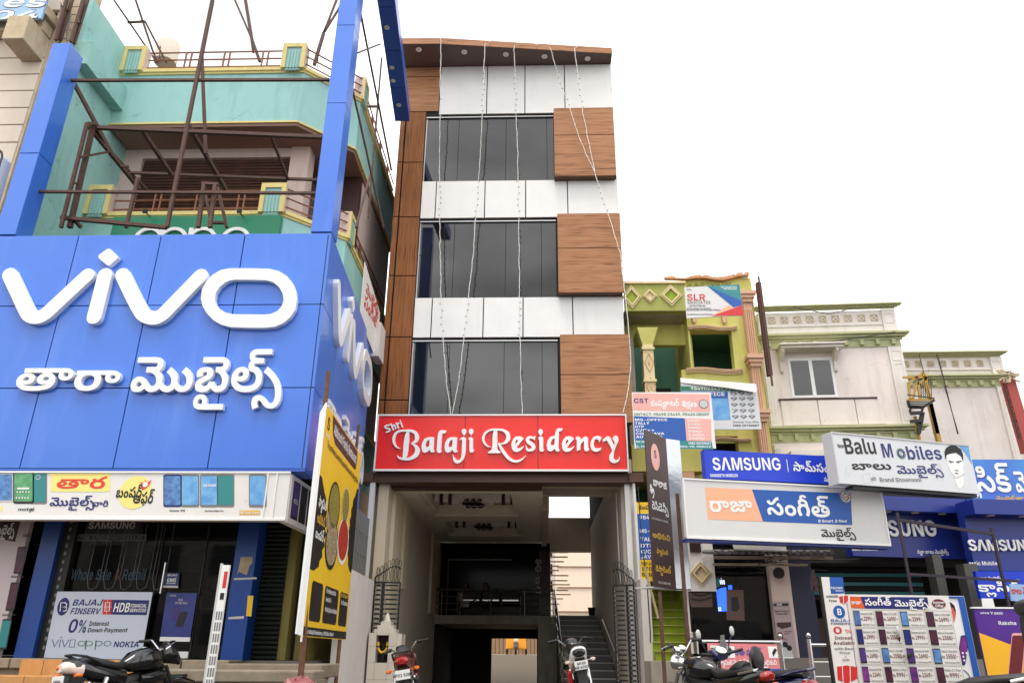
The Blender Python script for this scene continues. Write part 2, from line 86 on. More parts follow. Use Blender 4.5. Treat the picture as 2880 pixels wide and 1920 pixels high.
t.gH|622|28-2-8 14-7 20-3 16-1 16 3 14 5 14 8 12 11 10-4 10 0 13 4 11 8 9-9 10-5 11 0 12 4 10 11 10 8 4 11 2 13 1 81 0 0-27-86 0-8-3-3-5 2-8 5-3 48-1 0-26-44-1-7-3-2-4 0-4 2-4 4-2 17-1 12-2 18-6 8-5 8-8 9-14 5-20-1-25-6-23-11-24-34 13 9 13 6 16 2 14-1 17-4 11-8 9-10 5-14 1-10-3-8-5-5-5-6-16-1-16 4-15 6-15 7-10
t.tH|882|100-3-26 2-16 3-26 12-11 10-9 14-4 16 1 16 5 15 9 11 7 6 17 7 21 1 8-2 8-3 8-5 8-12 2-12 0-8-2-10-7-9-11-7-14-4-11 0-9 2 0-1 10-6 12-3 29-4 42 2 15 3 13 5 8 8-5-3-8-2-8-1-13 1-14 5-5 3-6 7-3 14 0 8 2 6 2 5 6 7 11 6-17 0-12 3-9 5-7 8-3 10 0 14 4 8 7 9-7 7-5 10-2 8 1 10 3 8 6 6 9 6 10 3 18 2 81 0 0-27-85 0-8-3-4-5 2-8 2-2 4-1 47-1 0-26-44-1-7-4-2-3 0-4 6-6 21-1 15-3 27-13 13-11 8-14 3-8 1-8 0-19-6-18-7-9-19-14-41-10/-87 64 12 0 6 5 2 3 0 6-4 7-7 2-7 0-6-3-6-6-3-10 5-3/113-1 7 0 6 2 6 6 3 5-5 6-8 4-9 1-8-3-3-3-1-12 4-4
t.TH|836|56-3-10 1-8 3-15 11-11 20-3 22 0 12 2 12 2 8 6 12 6 9 7 6 8 6 11 4-2 34 33 0-2-33 13-5 5-3 6-6 5-13 1-12-2-11-4-7-6-6-8-5-13-3-16-1-19 5 0-7 2-8 4-8 4-4 7-2 10-1 5 1 6 2 6 5 4 7 2 8 32 0 4-14 6-6 10-3 16 3 3 4 3 11-2 15-5 14-19 20-6 4-13 3-8 4-7 7-4 6-2 11 1 11 4 8 7 9-7 7-5 10-2 13 2 9 4 6 6 6 9 5 10 3 17 1 80 0 0-27-86 0-8-3-2-5 1-8 6-3 47-1 0-26-44-1-6-3-3-8 2-4 3-2 18-1 9-6 18-17 11-16 4-9 3-11 2-20-4-20-7-11-6-7-12-7-12-3-16-1-20 5-16 16-11-11-11-6-12-3/-14 78 10 1 8 5 2 8-5 8-5 2-8 0-8-4-4-4-5-10
t.kH|593|70-3-28 3-16 6-13 11-5 7-5 10 33 9 8-10 6-4 14-3 18 0 16 3 5 2 3 5-2 6-6 4-47 4-21 5-13 7-4 5-3 6-3 11 1 12 4 8 4 5 6 5 7 3-3 9 0 14 4 8 8 8-8 8-5 10-1 13 2 9 3 6 7 6 8 5 10 3 17 1 81 0 0-27-82 0-10-2-4-4-1-5 1-3 3-4 3-1 48-1 0-26-40 0-6-1-7-5 0-6 2-4 6-3 26-1 13-2 17-8 5-4 7-10 5-10-33-7-7 8-7 4-11 2-20 0-8-1-6-3-2-5 1-4 5-4 6-2 45-3 21-5 8-4 7-7 3-6 3-12-1-11-4-10-6-8-8-6-11-4-13-3-13-2
t.ji|796|50-3-18 3-10 5-6 6-4 7-2 7-1 5 1 10 3 10 7 8 12 8 31 15 4 5 1 7-3 5-4 2-13-1-4-3-2-4 2-12-30-8-4 8-2 11 0 9 5 9 11 9 12 5 16 2 20-1 12-4 10-7 6-9 3-11 5-3 13-5 7-1 12 1 8 3 4 4 3 4 1 7-10-5-11-1-15 1-12 4-6 4-5 10-1 10 2 10 4 6 7 5 9 4 10 2 12 0 11-2 11-4 7-5 7-8 5-8 4-18-3-22-6-10-6-7-6-4-8-3-10-3-8-1-22 2-12 4-10 5-13-9-33-16-4-4 0-5 1-3 5-4 6-1 12 1 6 2 6 6 6 14 32 0 3-12 5-6 8-4 12 0 6 2 3 4 1 12-2 9 30 9 4-9 4-15-2-15-2-7-4-6-10-8-10-4-12-3-16 0-11 2-9 4-8 7-6 8-11-11-11-6-12-3/64 119 11 1 9 6-8 7-7 2-7-1-6-3-1-5 3-5
t.si|772|18-3-6 11-4 13-1 23 7 15 5 6 9 6 10 4 8 1 10 0 13-3 17-10 32-31 8-4 10-1 6 3 6 6 2 8 0 9-2 7-3 8-7 9-8 8-17 13 20 27 22-15 12-12 9-14 5-11 3-11 1-16-1-8-3-12-5-9-8-9-6-4-14-5-13-2-15 1-12 3-10 5-10 8-30 28-4 3-5 1-7-4-1-8 3-12 8-14/6 98-18 2-13 3 7 21 17-4 19 1 9 4 3 4 2 6-9-4-11-2-24 3-8 5-6 9-2 7 2 11 4 10 4 4 8 4 18 3 11 0 15-3 10-6 10-12 4-8 1-9-1-20-7-15-9-7-16-6/-17 51 11 0 9 6-9 8-6 1-9-1-5-3 0-6 3-4
t.ri|625|74-3-16 2-12 3-12 6-8 6-7 8-5 10-4 10-2 14 1 16 5 16 8 13 10 10-6 9-2 13 0 11 5 12 7 8 8 6 12 4 12 1 18-1 16-4 12-8 8-8 10-19 2-17-1-14 7-10 4-10 4-21-1-15-4-16-5-10-9-9-11-8-12-5-13-2/-17 30 16 1 10 5 7 8 3 8 1 20-6 14-9 8-8 3-16 2-13-3-13-12-5-14 0-8 1-8 3-8 8-10 7-4/40 92-1 7-4 7-5 6-5 3-11 2-9-1-7-2-4-6-1-4 3-11 12 2 12 0
bhi|849|86-35 1 37 29 0 2-36/-68 31-18 3-10 5-6 6-4 7-2 7-1 5 1 10 3 10 9 10 10 6 23 10 9 6 4 6 0 6-3 4-5 2-12-1-4-3-2-4 2-12-30-8-4 8-2 11 0 8 3 7 7 9 12 6 12 3 16 1-4 9-1 6 0 8 2 6 7 12 6 5 9 5 7 2 11 1 21-1 18-4 16-8 18-13 14-15 11-20 6-17 4-21 1-24-3-18-7-16-6-8-10-8-12-6-11-2-15-1-16 3-12 7-10 11-11-11-11-6-12-3/-12 30 12 0 8 4 6 6 4 12 32 0 2-9 4-7 6-4 6-2 10-1 6 1 11 8 4 10 2 14-3 33-5 13-8 14-9 10-16 13-1-12-6-11-11-8-13-3 5-9 1-11-3-11-4-7-13-10-31-15-6-4-2-4 1-6 5-4/38 104 8 2 5 3 1 7-2 8-12 0-4-2-3-4-1-6 2-4
t.ci|845|60-3-12 2-12 4-6 4-7 9-3 10-1 12 5 12 5 8-23 0 0 29 70 0 0-26-8-2-8-4-6-9-1-6 1-4 8-8 9-1 5 1 6 3 6 7 3 6 1 6 32 0 4-12 7-8 15-3 6 1 4 3 5 7 3 11 0 17-3 16-10 28-7 11-9 9-9 8-8 5-3-16-4-7-15-10-20-2-14 3-9 6-7 7-4 12 0 12 4 10 6 9 11 7 13 4 17 1 19-2 16-5 21-11 17-15 13-17 9-17 8-24 3-20-1-24-5-18-5-10-7-8-21-10-18-1-16 3-12 7-10 11-8-9-12-7-13-4/6 134 9 2 4 4 1 6-3 8-10 0-8-4-1-4 1-6 2-4
t.mi|1138|46-3-13 2-11 5-10 10-4 12-1 14 3 12 6 10 11 9 20 5 15 0 10-4 7-3 9-7 29-29 13-5 11 0 7 4 4 10 2 11 0 13-4 23-12 26-18 20-9 6-4 2-1-12-5-11-7-6-8-4-14-2-14 2-12 5-8 7-4 7-2 8 0 8 2 10 3 7 5 5 14 9 18 3 29-3 15-4 11-5 9-5 12-10 10-10 9-13 12-24 5-17 2-14 1-10-1-18 10-10 10-6 12-3 11 1 7 6 3 8-1 16-2 6-5 8-11 12-18 14 20 27 18-12 12-11 11-14 8-16 3-24-1-12-3-10-5-10-7-7-16-9-18-3-10 0-10 2-15 7-14 10-9-9-12-7-15-3-15 0-10 2-10 4-16 13-8-8-10-7-11-3/-10 25 5 0 6 3 5 4 4 6-11 11-7 3-5-1-5-3-4-7 3-12/25 105 9 2 4 3 1 7-3 8-8 0-8-2-2-4-1-6 1-4
t.li|784|90-3-21 2-15 4-14 6-10 7-10 10-8 14-4 16 0 14 4 18 6 9 8 8 8 6 18 6 12 1-7 8-5 14 2 14 8 12 8 6 11 5 13 2 16-1 16-3 18-7 24-22 10-18 6-18 3-20 0-22-3-18-7-16-8-12-10-9-13-7-18-6/-38 28 11-1 13 2 18 6 11 9 7 14 2 11 1 16-4 23-3 10-5 8-5 7-9 9 0-6-2-8-5-8-11-8-17-3 8-10 4-8 1-7-1-14-6-12-10-8-13-4-17-2-15 4 7-9 12-7 13-3/-23 40 10 1 6 2 2 2 2 4 0 5-1 5-3 3-6 2-7-1-6-3-5-5-4-11 6-3/42 62 8 2 5 3 1 7-2 8-13 0-6-6-1-6 1-4
Shi|627|100-3-14 2-13 6-7 7-6 10-1 12 3 10 6 10 12 10-18 2-14-4-4-4-2-7 0-6 3-8-1-1-30-8-6 14-1 14 3 10 4 9 12 9 14 5 19 3 20-1 24-5 9 8 4 9 2 9-1 12-5 9-8 6-1-15-3-8-6-7-8-5-12-3-16 1-16 6-5 5-5 7-2 8 0 10 2 9 4 9 6 5 16 9 15 2 17-1 16-3 12-4 12-7 8-8 7-11 3-10 2-16-2-13-6-13-13-14 11-10 7-12 3-15 0-9-2-7-6-9-10-8-14-4/-16 26 6 0 4 2 5 8 0 6-4 8-8 7-9-9-4-8 0-5 3-5 3-3/-33 101 8 0 5 4 1 7-3 8-12-1-6-4-1-9 3-4
t.ti|882|101-3-25 2-18 4-15 5-15 11-10 10-8 17-2 14 1 15 3 9 5 8 15 13 20 7 22-1 8-3 6-4 10-10 3-8 1-8 0-8-2-10-7-9-11-7-9-3-9-1-10 0-9 3 3-4 12-6 14-3 42-3 20 1 14 2 13 4 9 6 6 7-10-5-12-2-13 1-12 3-7 5-5 6-3 5-2 9 0 11 3 10 5 8 8 7 10 5 11 2 14 0 10-2-1 6-4 7-10 11-10 8-12 5 1-9-1-7-6-11-10-7-10-3-8-1-14 1-16 8-5 5-5 11-1 12 3 9 6 10 8 7 12 4 14 2 18 0 18-2 20-7 15-9 12-11 9-13 5-10 4-16 1-8-1-15 4-10 1-11-1-20-4-12-6-10-11-9-11-7-31-8/-96 64 12 0 6 5 2 3 0 6-4 7-7 2-7 0-6-3-6-6-3-10 5-3/113-1 9 0 6 4 6 8-1 4-5 4-8 3-10 0-6-3-3-6 0-8 4-4/-50 66 8 2 5 3 1 7-3 8-16-2-2-4-1-6 1-4
gii|622|28-2-8 14-6 17-4 14-1 13 1 16 4 16 9 14 9 8-5 9-3 9 0 12 2 10 4 9 6 6 13 7-3 12 1 10 3 8 6 6 11 6 10 2 17 0 12-2 12-9 9-13-25-7-8 8-12 1-8-6 0-8 2-4 9 0 11-3 15-8 11-11 7-12 4-18 1-12-1-8 9-17 4-17-1-25-6-23-11-24-34 13 10 17 6 16 1 18-2 12-5 11-8 8-11 3-11 1-14-5-9-8-4-8-3-13 1-13 3-13 6-15 7-10/41 110-2 8-4 8-4 5-8 3-8 2-10-1-6-3-4-5-1-8 1-5 2-3 12 2 12 0
Shii|627|100-3-14 2-13 6-7 7-6 10-1 12 3 10 6 10 12 10-18 2-14-4-4-4-2-7 0-6 3-8-31-9-4 8-2 10 0 12 2 10 4 7 12 9 14 5 19 3 20-1 24-5 9 8 4 9 2 9-1 12-5 9-8 6-1-15-5-12-15-9-9-2-10 0-14 3-10 6-8 10-2 12 1 13 5 11 8 6-3 6-1 8 0 8 2 6 4 8 14 8 9 2 18 1 7-1 8-3 10-7 5-6 3-8-24-6-8 8-6 1-7-1-5-2-2-4-1-5 1-4 16 1 16-2 11-3 13-6 17-15 9-23 0-15-4-14-5-8-12-14 11-10 7-12 3-15 0-9-2-7-6-9-10-8-14-4/-16 26 6 0 4 2 5 8 0 6-4 8-8 7-9-9-4-8 0-5 3-5 3-3/-33 101 8 0 5 4 1 7-3 8-12-1-6-4-1-9 3-4
nii|785|18-3-6 11-4 13-1 23 3 10 6 8 9 8 9 4 12 2 10 0 10-2 9-4 15-10 24-26 11-6 11-1 4 1 8 6 2 5 3 11 0 16-2 14-5 15-11 22-17 19-12 7-1-12-5-11-12-8-8-3-8-1-16 2-10 4-9 8-5 10-1 13 2 10 5 9 7 6-3 8-1 11 2 8 5 7 7 6 7 4 7 2 16 0 15-2 8-4 6-5 8-13-25-7-8 8-13 1-6-6-1-3 1-6 28-2 24-7 10-5 12-9 20-20 14-24 8-30 2-18 0-14-5-21-4-9-10-12-7-4-18-6-9-1-13 1-10 2-14 6-14 11-26 25-4 3-5 1-7-4-1-8 3-12 8-14/14 124 8 2 5 4 1 6-2 8-14-1-5-5-1-6 1-4
t.re|625|74-3-16 2-14 4-14 7-8 9-8 13-4 10-2 14 0 10 2 10 4 12 5 9 6 8 10 8 10 6 14 4 15 2 28 1 4 2 2 4 0 8-4 6-7 2-81 0 0 28 76 0 17-2 11-3 10-6 6-7 3-8 2-10-1-14-5-11-6-7 11-14 7-20 1-22-5-20-9-14-8-8-8-5-19-6-11-2/-12 31 16 1 10 5 7 8 3 8 1 20-6 14-9 8-8 3-16 2-13-3-13-12-5-14 0-8 1-8 3-8 8-10 7-4
t.De|806|51-3-14 3-11 6-9 10-6 12-3 14 1 20 4 17 7 12 4 6 10 9 8 6 12 5 30 7 51 3 5 6 0 9-3 3-9 3-99 0 0 28 99 0 16-2 12-6 10-8 4-7 2-7 1-6-1-12-6-14 14-4-15-28-25 9-20 5-12 1-24-1-20-7-12-10-8-14-1-7 1-16 2-7 4-5 12-3 6 2 6 5 4 6 2 10 30 0 3-12 3-4 6-4-2 7 1 11 3 8 6 8 7 5 9 3 8 1 12-1 8-2 8-6 7-6 4-8 2-8 0-8-5-18-8-10-12-6-14-3-14 0-16 2-12 4-10 6-9 8-10-11-10-6/73 25 14 2 3 3 2 8-1 4-2 2-4 2-6 0-5-1-3-3-2-9
t.me|1125|46-3-21 5-5 4-9 12-4 12 0 14 5 13 10 10 12 7 8 2 13 0 16-3 8-4 9-7 24-25 9-7 15-3 11 7 3 5 1 6-1 13-5 12-9 12-14 9-11 5-9 2-22 0 0 27 50 1 6 1 4 6 0 9-6 5-6 1-109 0 0 28 109 0 18-3 9-3 11-10 4-8 3-18-5-18-6-7-7-4 15-11 8-12 5-11 2-9 0-16 11-10 9-6 12-3 11 1 4 2 3 4 3 8-1 16-5 12-10 12-21 16 20 27 18-12 12-11 11-14 7-15 4-19-1-12-3-14-9-16-6-5-11-6-15-4-21 1-15 6-17 11-9-9-12-6-14-3-14 0-10 2-10 4-16 13-8-8-10-7-11-3/-10 25 5 0 6 3 5 4 4 6-11 11-7 3-5-1-5-3-4-7 3-12
_s|452|62-86-15 2-12 4-15 11-19 19-8 5-5 0-2-2-3-7 2-10 7-14-30-12-11 26-1 16 2 6 2 7 4 5 9 7 13 4 17 0 14-5 14-9 19-19 11-6 8-1 6 3 4 4 3 8 3 16-2 23-5 19-7 17-11 17-16 18-19 16-23 15 19 28 18-11 17-14 12-12 16-18 10-14 9-16 7-17 5-18 3-18 0-22-2-12-6-14-5-9-10-9-12-5
_r|466|22-110-21 24 19 15 15 16 15 18 9 15 7 18 6 20 2 24 0 18-14-6-16 0-14 2-10 4-9 6-5 8-2 10 0 14 6 14 12 10 8 3 21 2 21-5 12-7 8-9 8-14 5-16 3-18 0-21-6-36-6-18-16-31-9-13-13-15-18-18/8 172 12 2 8 4-4 8-6 6-8 4-8 0-7-6-1-9 6-6
_y|506|42-101-22 2-9 2-10 4-7 5-5 6-3 6-2 8 1 11 6 11 13 10 28 12 4 4-1 6-3 2-4 2-11-1-3-2-2-4 2-9-28-8-4 10-2 12 2 5 4 7 8 6 7 3 13 3 14 0 10-1 10-3 10-6 6-10 2-12-3-11-4-5-8-7-33-17-2-3 1-3 4-4 7-2 16-1 13 1 12 3 8 4 7 5 5 6 3 7 1 10-2 11-4 10-8 9-7 8-31 23-20 19-11 17-4 16 0 10 3 11 6 10 9 8 12 6 11 3 13 1 14-1 14-3 11-5 8-8 6-10 3-12-1-13-2-10-9-14-2-3-26 17 5 8 1 12-4 8-7 5-7 2-7 0-11-3-4-5-2-6 0-9 3-7 5-6 47-37 10-10 9-10 6-10 4-12 2-17-1-14-3-11-6-12-7-7-10-9-10-5-15-5-15-3
_T|0|-113-101-13 3-10 6-9 13-3 10-1 13 3 14 6 12 10 10 18 6 17 0 7-2 4-3 6-5 3-6 2-7-1-9-3-7-5-5-10-5-10-1-12 0-8 3 3-12 3-3 6-2 8 0 6 2 6 6 2 5 24 0 2-7 5-5 11-1 8 4 2 6-1 8-3 6-8 8-14 10 16 22 12-6 8-6 11-14 4-8 3-19-7-20-4-5-6-4-7-3-23-1-11 4-10 8-6-5-11-5-7-2/-10 53 12 3 2 6-3 5-10 1-9-6-2-5 4-3
_l|0|-116-96-16 18-6 10-3 10-1 12 2 8 5 11 7 7 6 4 8 2 15 0 13-5 11-13 6 8 8 7 9 3 12 0 7-1 8-3 11-10 4-9 2-15-2-11-8-17-16-16-19 18 13 12 4 10 1 7-2 7-3 3-6 2-6-1-5-4-4-6-1-8-26 0-2 10-6 6-8 3-7-3-4-8 1-10 5-9 11-11
%|1015|62 95-16 3-13 9-7 13-3 15 1 21 8 15 14 11 16 3 15-2 13-8 9-12 3-18-1-21-8-15-14-11/-17 20 5 1 5 3 4 13 0 13-2 8-5 5-7 1-5-1-5-3-4-13 0-13 2-8 5-5/137-122-15 2-13 8-9 12-3 18 1 20 8 16 7 7 7 3 17 3 16-3 13-8 7-13 3-16-1-20-8-15-14-11/-16 19 5 1 5 3 4 14 0 12-3 9-4 5-7 1-5-1-6-3-3-6-1-8 0-12 3-8 5-6/-134-20 125 182 26 0-126-182
&|672|67-3-12 1-13 4-16 10-13 18-3 10 0 12 3 12 6 11 24 21-11 17-5 13-1 18 4 14 7 10 11 10 14 5 16 1 10-1 8-3 13-8 9-13 4-15-2-16-7-13-26-23 31-35 6 14 2 17 30 0-1-18-3-14-5-14-7-10 27-32-39 0-11 12-23-11-12-3/-13 29 15 1 13 7-35 39-14-14-2-6 0-9 2-7 5-5 7-4/9 84 14 9 9 13-2 13-8 6-15-1-6-5-3-6 1-13 3-7
'|339|28 106-3 76 35 0-4-76
(|391|20 74 2 31 5 27 10 31 13 26 2 4 34 0-12-29-9-31-5-31-2-28 2-24 5-25 8-27 13-32-34 0-14 26-10 28-6 27
)|391|12-34 13 32 8 27 5 25 2 24-2 28-6 31-8 31-12 29 34 0 14-30 12-42 5-37-2-38-10-40-19-40
+|646|66 10-1 48-47 0 0 29 47 0 0 48 31 0 0-47 47-1 0-29-47 0 0-48
,|269|7-48 11 76 36 0-22-76
-|646|122 90 0-30-83 0 0 30
.|269|34-2-8 2-7 4-5 7-1 8 1 8 5 7 7 4 8 2 8-2 7-4 5-7 1-8-1-8-5-7-7-4
/|388|94 190-59-217-32 0 59 217
0|646|81-2-16 2-14 4-12 8-10 10-8 14-5 15-4 19-1 21 1 21 4 18 5 16 8 14 10 10 12 8 14 4 16 2 16-2 14-4 12-8 10-10 7-14 6-16 3-18 1-21-1-21-3-19-6-15-7-14-10-10-12-8-14-4/-16 28 14 4 10 12 7 19 2 28-2 28-7 19-10 12-14 4-15-4-10-12-6-19-2-28 2-28 6-19 10-12
1|646|22 0 0 30 48 0 0 119-44-29 0 34 40 28 40 0 1-152 37 0 0-30
2|646|17 0 0 27 79 75 9 12 3 12-2 11-6 10-9 5-12 2-11-2-9-5-6-9-2-12-35 0 2 17 6 14 7 9 9 7 10 6 12 3 13 2 19-1 12-3 11-5 15-11 9-15 3-18-2-16-6-12-10-15-57-56 0-2 77 0 0-30
3|646|75-2-14 1-11 3-12 5-9 6-9 9-6 10-4 19 38 0 2-9 6-6 8-5 9-2 9-1 8 2 8 3 5 5 5 8 2 12-4 12-6 6-7 5-9 3-29 0 0 25 41 42-76 0-1 31 122 0 0-27-51-49 26-5 12-7 9-8 6-9 5-13-2-28-4-8-13-15-20-11-11-3
4|646|96 0-1 32-87 0 0 30 68 120 36 0-66-120 50 0 0 52 34 0 0-52 24 0 0-30-24 0 0-32
5|646|79-2-22 3-18 7-14 12-9 17-2 14 36 0 3-11 9-8 12-5 14 1 9 4 7 7 4 9 2 10-1 11-4 9-7 8-9 4-11 2-12-2-9-4-6-6-33 6 8 96 110 0 0-31-79 0-5-46 2 0 9 9 13 4 17 2 16-3 15-8 10-9 7-12 4-15 1-17-2-13-6-15-7-10-13-10-12-6-13-3
6|646|78-2-14 1-15 5-10 6-11 11-11 23 0 30 6 18 8 16 49 74 38 0-46-69 14 3 19-2 15-6 9-6 9-10 6-14 2-15-2-19-3-11-6-10-14-14-11-6-10-3/-22 27 12 1 15 10 6 18-1 12-6 12-9 7-11 3-12-1-10-5-7-9-3-6-1-7 1-14 5-10 9-7
7|646|30 0 76 151-89 0 0 31 127 0 0-32-76-150
8|646|81-2-28 4-22 10-9 8-6 8-4 10-1 11 3 16 8 13 13 10 15 6-18 10-10 15-4 17 1 10 3 9 11 14 12 7 18 6 18 2 17-2 19-6 12-7 11-14 3-9 1-10-4-18-10-14-18-10 14-6 13-10 9-13 3-16-1-11-4-10-6-8-9-8-22-10/-28 23 12 2 10 6 7 8 2 11-2 11-7 8-10 6-12 2-12-2-10-6-7-8-2-11 2-11 6-8 10-6/13 80 10 2 10 6 5 8 2 9-2 10-6 7-9 5-10 2-11-2-8-5-6-7-2-10 2-11 6-7 8-5
9|646|44 0 46 69-14-3-20 2-22 10-5 5-9 13-4 15 0 19 3 16 11 18 10 9 12 6 25 5 15 0 16-4 10-5 8-7 9-9 7-13 3-12 1-14-4-22-15-30-47-68/-2 92 16 2 6 4 8 12 2 10 0 12-6 12-10 8-10 3-8 0-16-7-7-10-3-12 1-12 6-12 10-8
:|269|34-2-8 2-7 4-5 7-1 8 1 8 5 7 7 4 8 2 8-2 7-4 5-7 1-8-1-8-5-7-7-4/-8 88-8 2-7 4-5 7-1 8 1 8 5 7 7 4 8 2 8-2 7-4 5-7 1-8-1-8-5-7-7-4
A|747|6 0 62 182 49 0 64-182-41 0-15 42-65 0-13-42/23 72 46 0-12 34-12 46-13-52
B|662|16 0 0 182 83 0 16-3 13-6 10-9 7-10 4-12-1-15-2-9-7-9-10-8-13-5 0-2 10-1 9-5 10-8 6-9 4-11 1-13-2-10-5-13-6-7-8-7-11-5-12-3-19-2/-39 31 40 0 14 5 6 4 4 9 0 8-3 8-9 10-10 4-42 1/0 26 33 0 15 5 6 5 3 10 0 8-4 8-7 6-7 3-39 1
C|740|96-2-17 2-16 4-15 8-12 10-10 14-8 15-4 19-2 21 2 21 4 18 8 16 10 14 12 10 15 8 16 4 17 2 29-4 12-5 11-7 10-10 8-11 5-13 3-14-38 0-4 11-8 11-10 6-14 3-14-1-9-3-10-7-9-10-8-21-1-13 1-19 7-23 5-8 10-8 17-7 20 2 10 3 8 6 5 9 5 11 37 0-2-12-7-15-7-11-10-9-11-8-14-5
D|722|17 0-1 182 82-1 20-5 16-9 12-11 12-15 10-33 1-21-3-22-4-15-8-16-8-10-12-9-13-7-15-5-22-3/-30 32 32 0 18 4 13 8 9 14 4 13 2 15 0 17-2 11-10 20-6 6-9 5-19 5-32 0
E|607|16 0 0 182 122 0 0-31-84 0 0-44 78 0 0-30-78 0 0-46 84 0 0-31
F|587|16 0 0 182 120 0 0-31-82 0 0-51 74 0 0-30-74 0 0-70
G|751|94-2-20 2-14 5-14 8-11 9-12 18-7 16-4 18 0 20 1 16 4 18 8 17 10 14 13 11 18 9 16 4 19 1 15-2 13-4 13-6 9-7 15-17 8-24-38-1-5 11-7 8-5 4-10 4-21 0-16-6-9-8-5-7-6-13-2-14-1-16 2-14 3-11 6-11 12-12 19-7 22 2 10 4 8 7 6 11 2 13-39 0 0 29 76 0 0-26-3-18-5-14-6-12-10-10-13-9-13-6-14-4
H|747|16 0 0 182 38 0 0-74 79 0 0 74 37 0 0-182-37 0 0 78-79 0 0-78
I|477|9 0 0 31 32 0 0 120-32 0 0 31 101 0 0-31-32 0 0-120 32 0 0-31
J|584|69-2-13 1-18 5-9 5-8 7-7 9-4 11-2 29 38 0 0-14 2-11 4-6 7-4 15-2 7 3 5 3 4 6 3 11 0 131 37 0 0-127-1-13-3-12-9-14-12-10-17-6
K|719|17 0-1 182 38 0-1-91 29 39 44 52 46 0-68-79 70-103-44 0-52 78-24-26 0-52
L|565|16 0 0 182 38 0 0-151 78 0 0-31
M|932|17 0-1 182 58 0 30-88 12-51 13 51 30 88 57 0 0-182-37 0 1 149-15-55-33-94-32 0-31 90-17 58 2-52 0-96
N|762|17 0-1 182 42 0 62-100 18-36-2 40 0 96 38 0 0-182-42 0-54 86-26 49 2-43 0-92
O|770|96-2-17 2-16 4-15 8-12 10-10 14-8 15-4 19-2 21 2 21 4 18 8 16 10 14 12 10 15 8 16 4 17 2 17-2 16-4 15-8 13-10 10-14 8-16 4-18 2-21-2-21-4-19-8-15-10-14-13-10-15-8-16-4/-17 31 19 4 9 4 7 7 5 9 4 10 3 26-3 26-4 10-5 9-7 7-9 4-19 4-19-4-8-5-7-7-10-19-3-25 3-26 10-19 7-7 8-4
P|648|17 0-1 182 80 0 16-4 14-6 17-16 9-24 0-23-3-11-6-12-4-6-9-8-18-9-17-3-41 0 0-60/0 90 36 0 10 4 7 5 6 11 1 14-2 10-6 9-17 8-35 0
Q|777|144-15-15 19-17-5-19-1-19 2-28 12-20 22-7 14-5 16-2 23 0 21 4 18 6 16 9 12 15 14 14 9 14 5 19 2 18-1 16-4 15-7 14-11 10-13 8-14 6-28 0-34-10-32-17-22 26-33/-86 46 15 1-23 30 31 0 14-16 6 8 4 10 3 22 0 17-2 10-3 11-6 10-5 6-9 6-9 4-10 1-20-3-8-4-7-6-10-18-5-24 3-28 3-10 5-8 8-9 7-5 7-4
R|657|17 0-1 182 80 0 16-3 14-7 14-10 7-12 5-16 0-14-2-14-5-14-6-8-19-13 39-71-41 0-35 64-29 1 0-65/0 95 34 0 18 7 6 8 2 10-1 13-5 9-17 8-37 1
S|655|83-3-30 4-12 5-10 6-9 9-6 10-4 12-2 13 36 0 3-10 6-8 8-5 11-3 11-1 14 2 8 4 6 6 2 6 1 8-6 10-13 6-38 11-19 8-12 8-5 6-7 16-1 14 2 11 5 10 10 12 9 7 11 5 13 3 19 2 27-4 21-11 8-8 6-9 4-11 1-11-36 0-3 10-9 8-10 4-14 1-14-3-7-6-4-11 2-10 11-9 45-13 22-10 9-9 5-8 4-12 1-10-1-12-4-11-5-9-8-8-10-6-12-5
T|668|9 151 0 31 149 0 0-31-56 0 0-151-37 0 0 151
U|732|92-2-22 2-22 8-17 14-10 15-5 22 0 123 38 0 1-125 5-11 8-8 10-6 14-2 13 2 11 6 7 8 5 11 1 125 37 0 0-123-5-22-12-18-14-11-22-8
V|747|70 0-64 182 41 0 31-90 16-62 17 62 29 90 40 0-62-182
W|1038|55 0-49 182 41 0 22-94 9-50 9 52 23 92 39 0 24-96 9-48 9 52 22 92 41 0-50-182-42 0-25 94-7 42-7-38-25-98
X|738|6 0 66 93-60 89 43 0 25-38 13-25 14 27 24 36 42 0-59-88 64-94-44 0-42 67-16-27-27-40
Y|731|74 0-1 68-67 114 44 0 33-61 9-21 12 28 30 54 42 0-66-114 0-68
Z|664|14 0 0 22 75 106 19 24-94-1 0 31 138 0 0-22-74-106-20-24 94 1 0-31
a|581|54-3-12 1-12 4-7 4-7 7-6 10-2 9 0 12 3 9 8 13 13 8 16 4 31 4 11 4 3 5-1 10-8 7-12 3-10-1-8-3-5-5-3-7-34 6 5 11 7 10 7 5 10 6 13 3 14 2 14-1 16-3 11-5 8-6 8-10 4-10 1-11 0-92-35 0-1 19-7-9-10-8-11-4/-2 25 14 3 11 9 4 11 0 18-6-3-30-6-11-7-2-9 2-9 8-5
b|630|92-2-12 1-12 5-8 8-6 10-2 0 0-22-36 0 0 182 36 0 0-68 2 0 9 13 10 7 11 3 16 1 10-3 13-7 10-11 9-14 4-14 2-21-2-21-6-17-8-14-12-10-13-6/-26 27 12 3 10 9 5 13 2 16-2 16-5 13-10 9-12 3-12-3-10-8-5-13-2-17 2-17 5-13 10-8
c|588|76-3-14 1-13 4-12 6-9 9-8 10-6 12-3 14-1 15 1 15 3 13 6 12 8 10 9 9 12 6 13 4 14 1 23-3 18-9 13-14 7-19-34-7-5 13-9 8-14 2-13-4-10-11-5-17 1-23 7-16 9-9 14-3 8 2 9 6 4 5 5 11 34-6-8-20-14-15-19-9
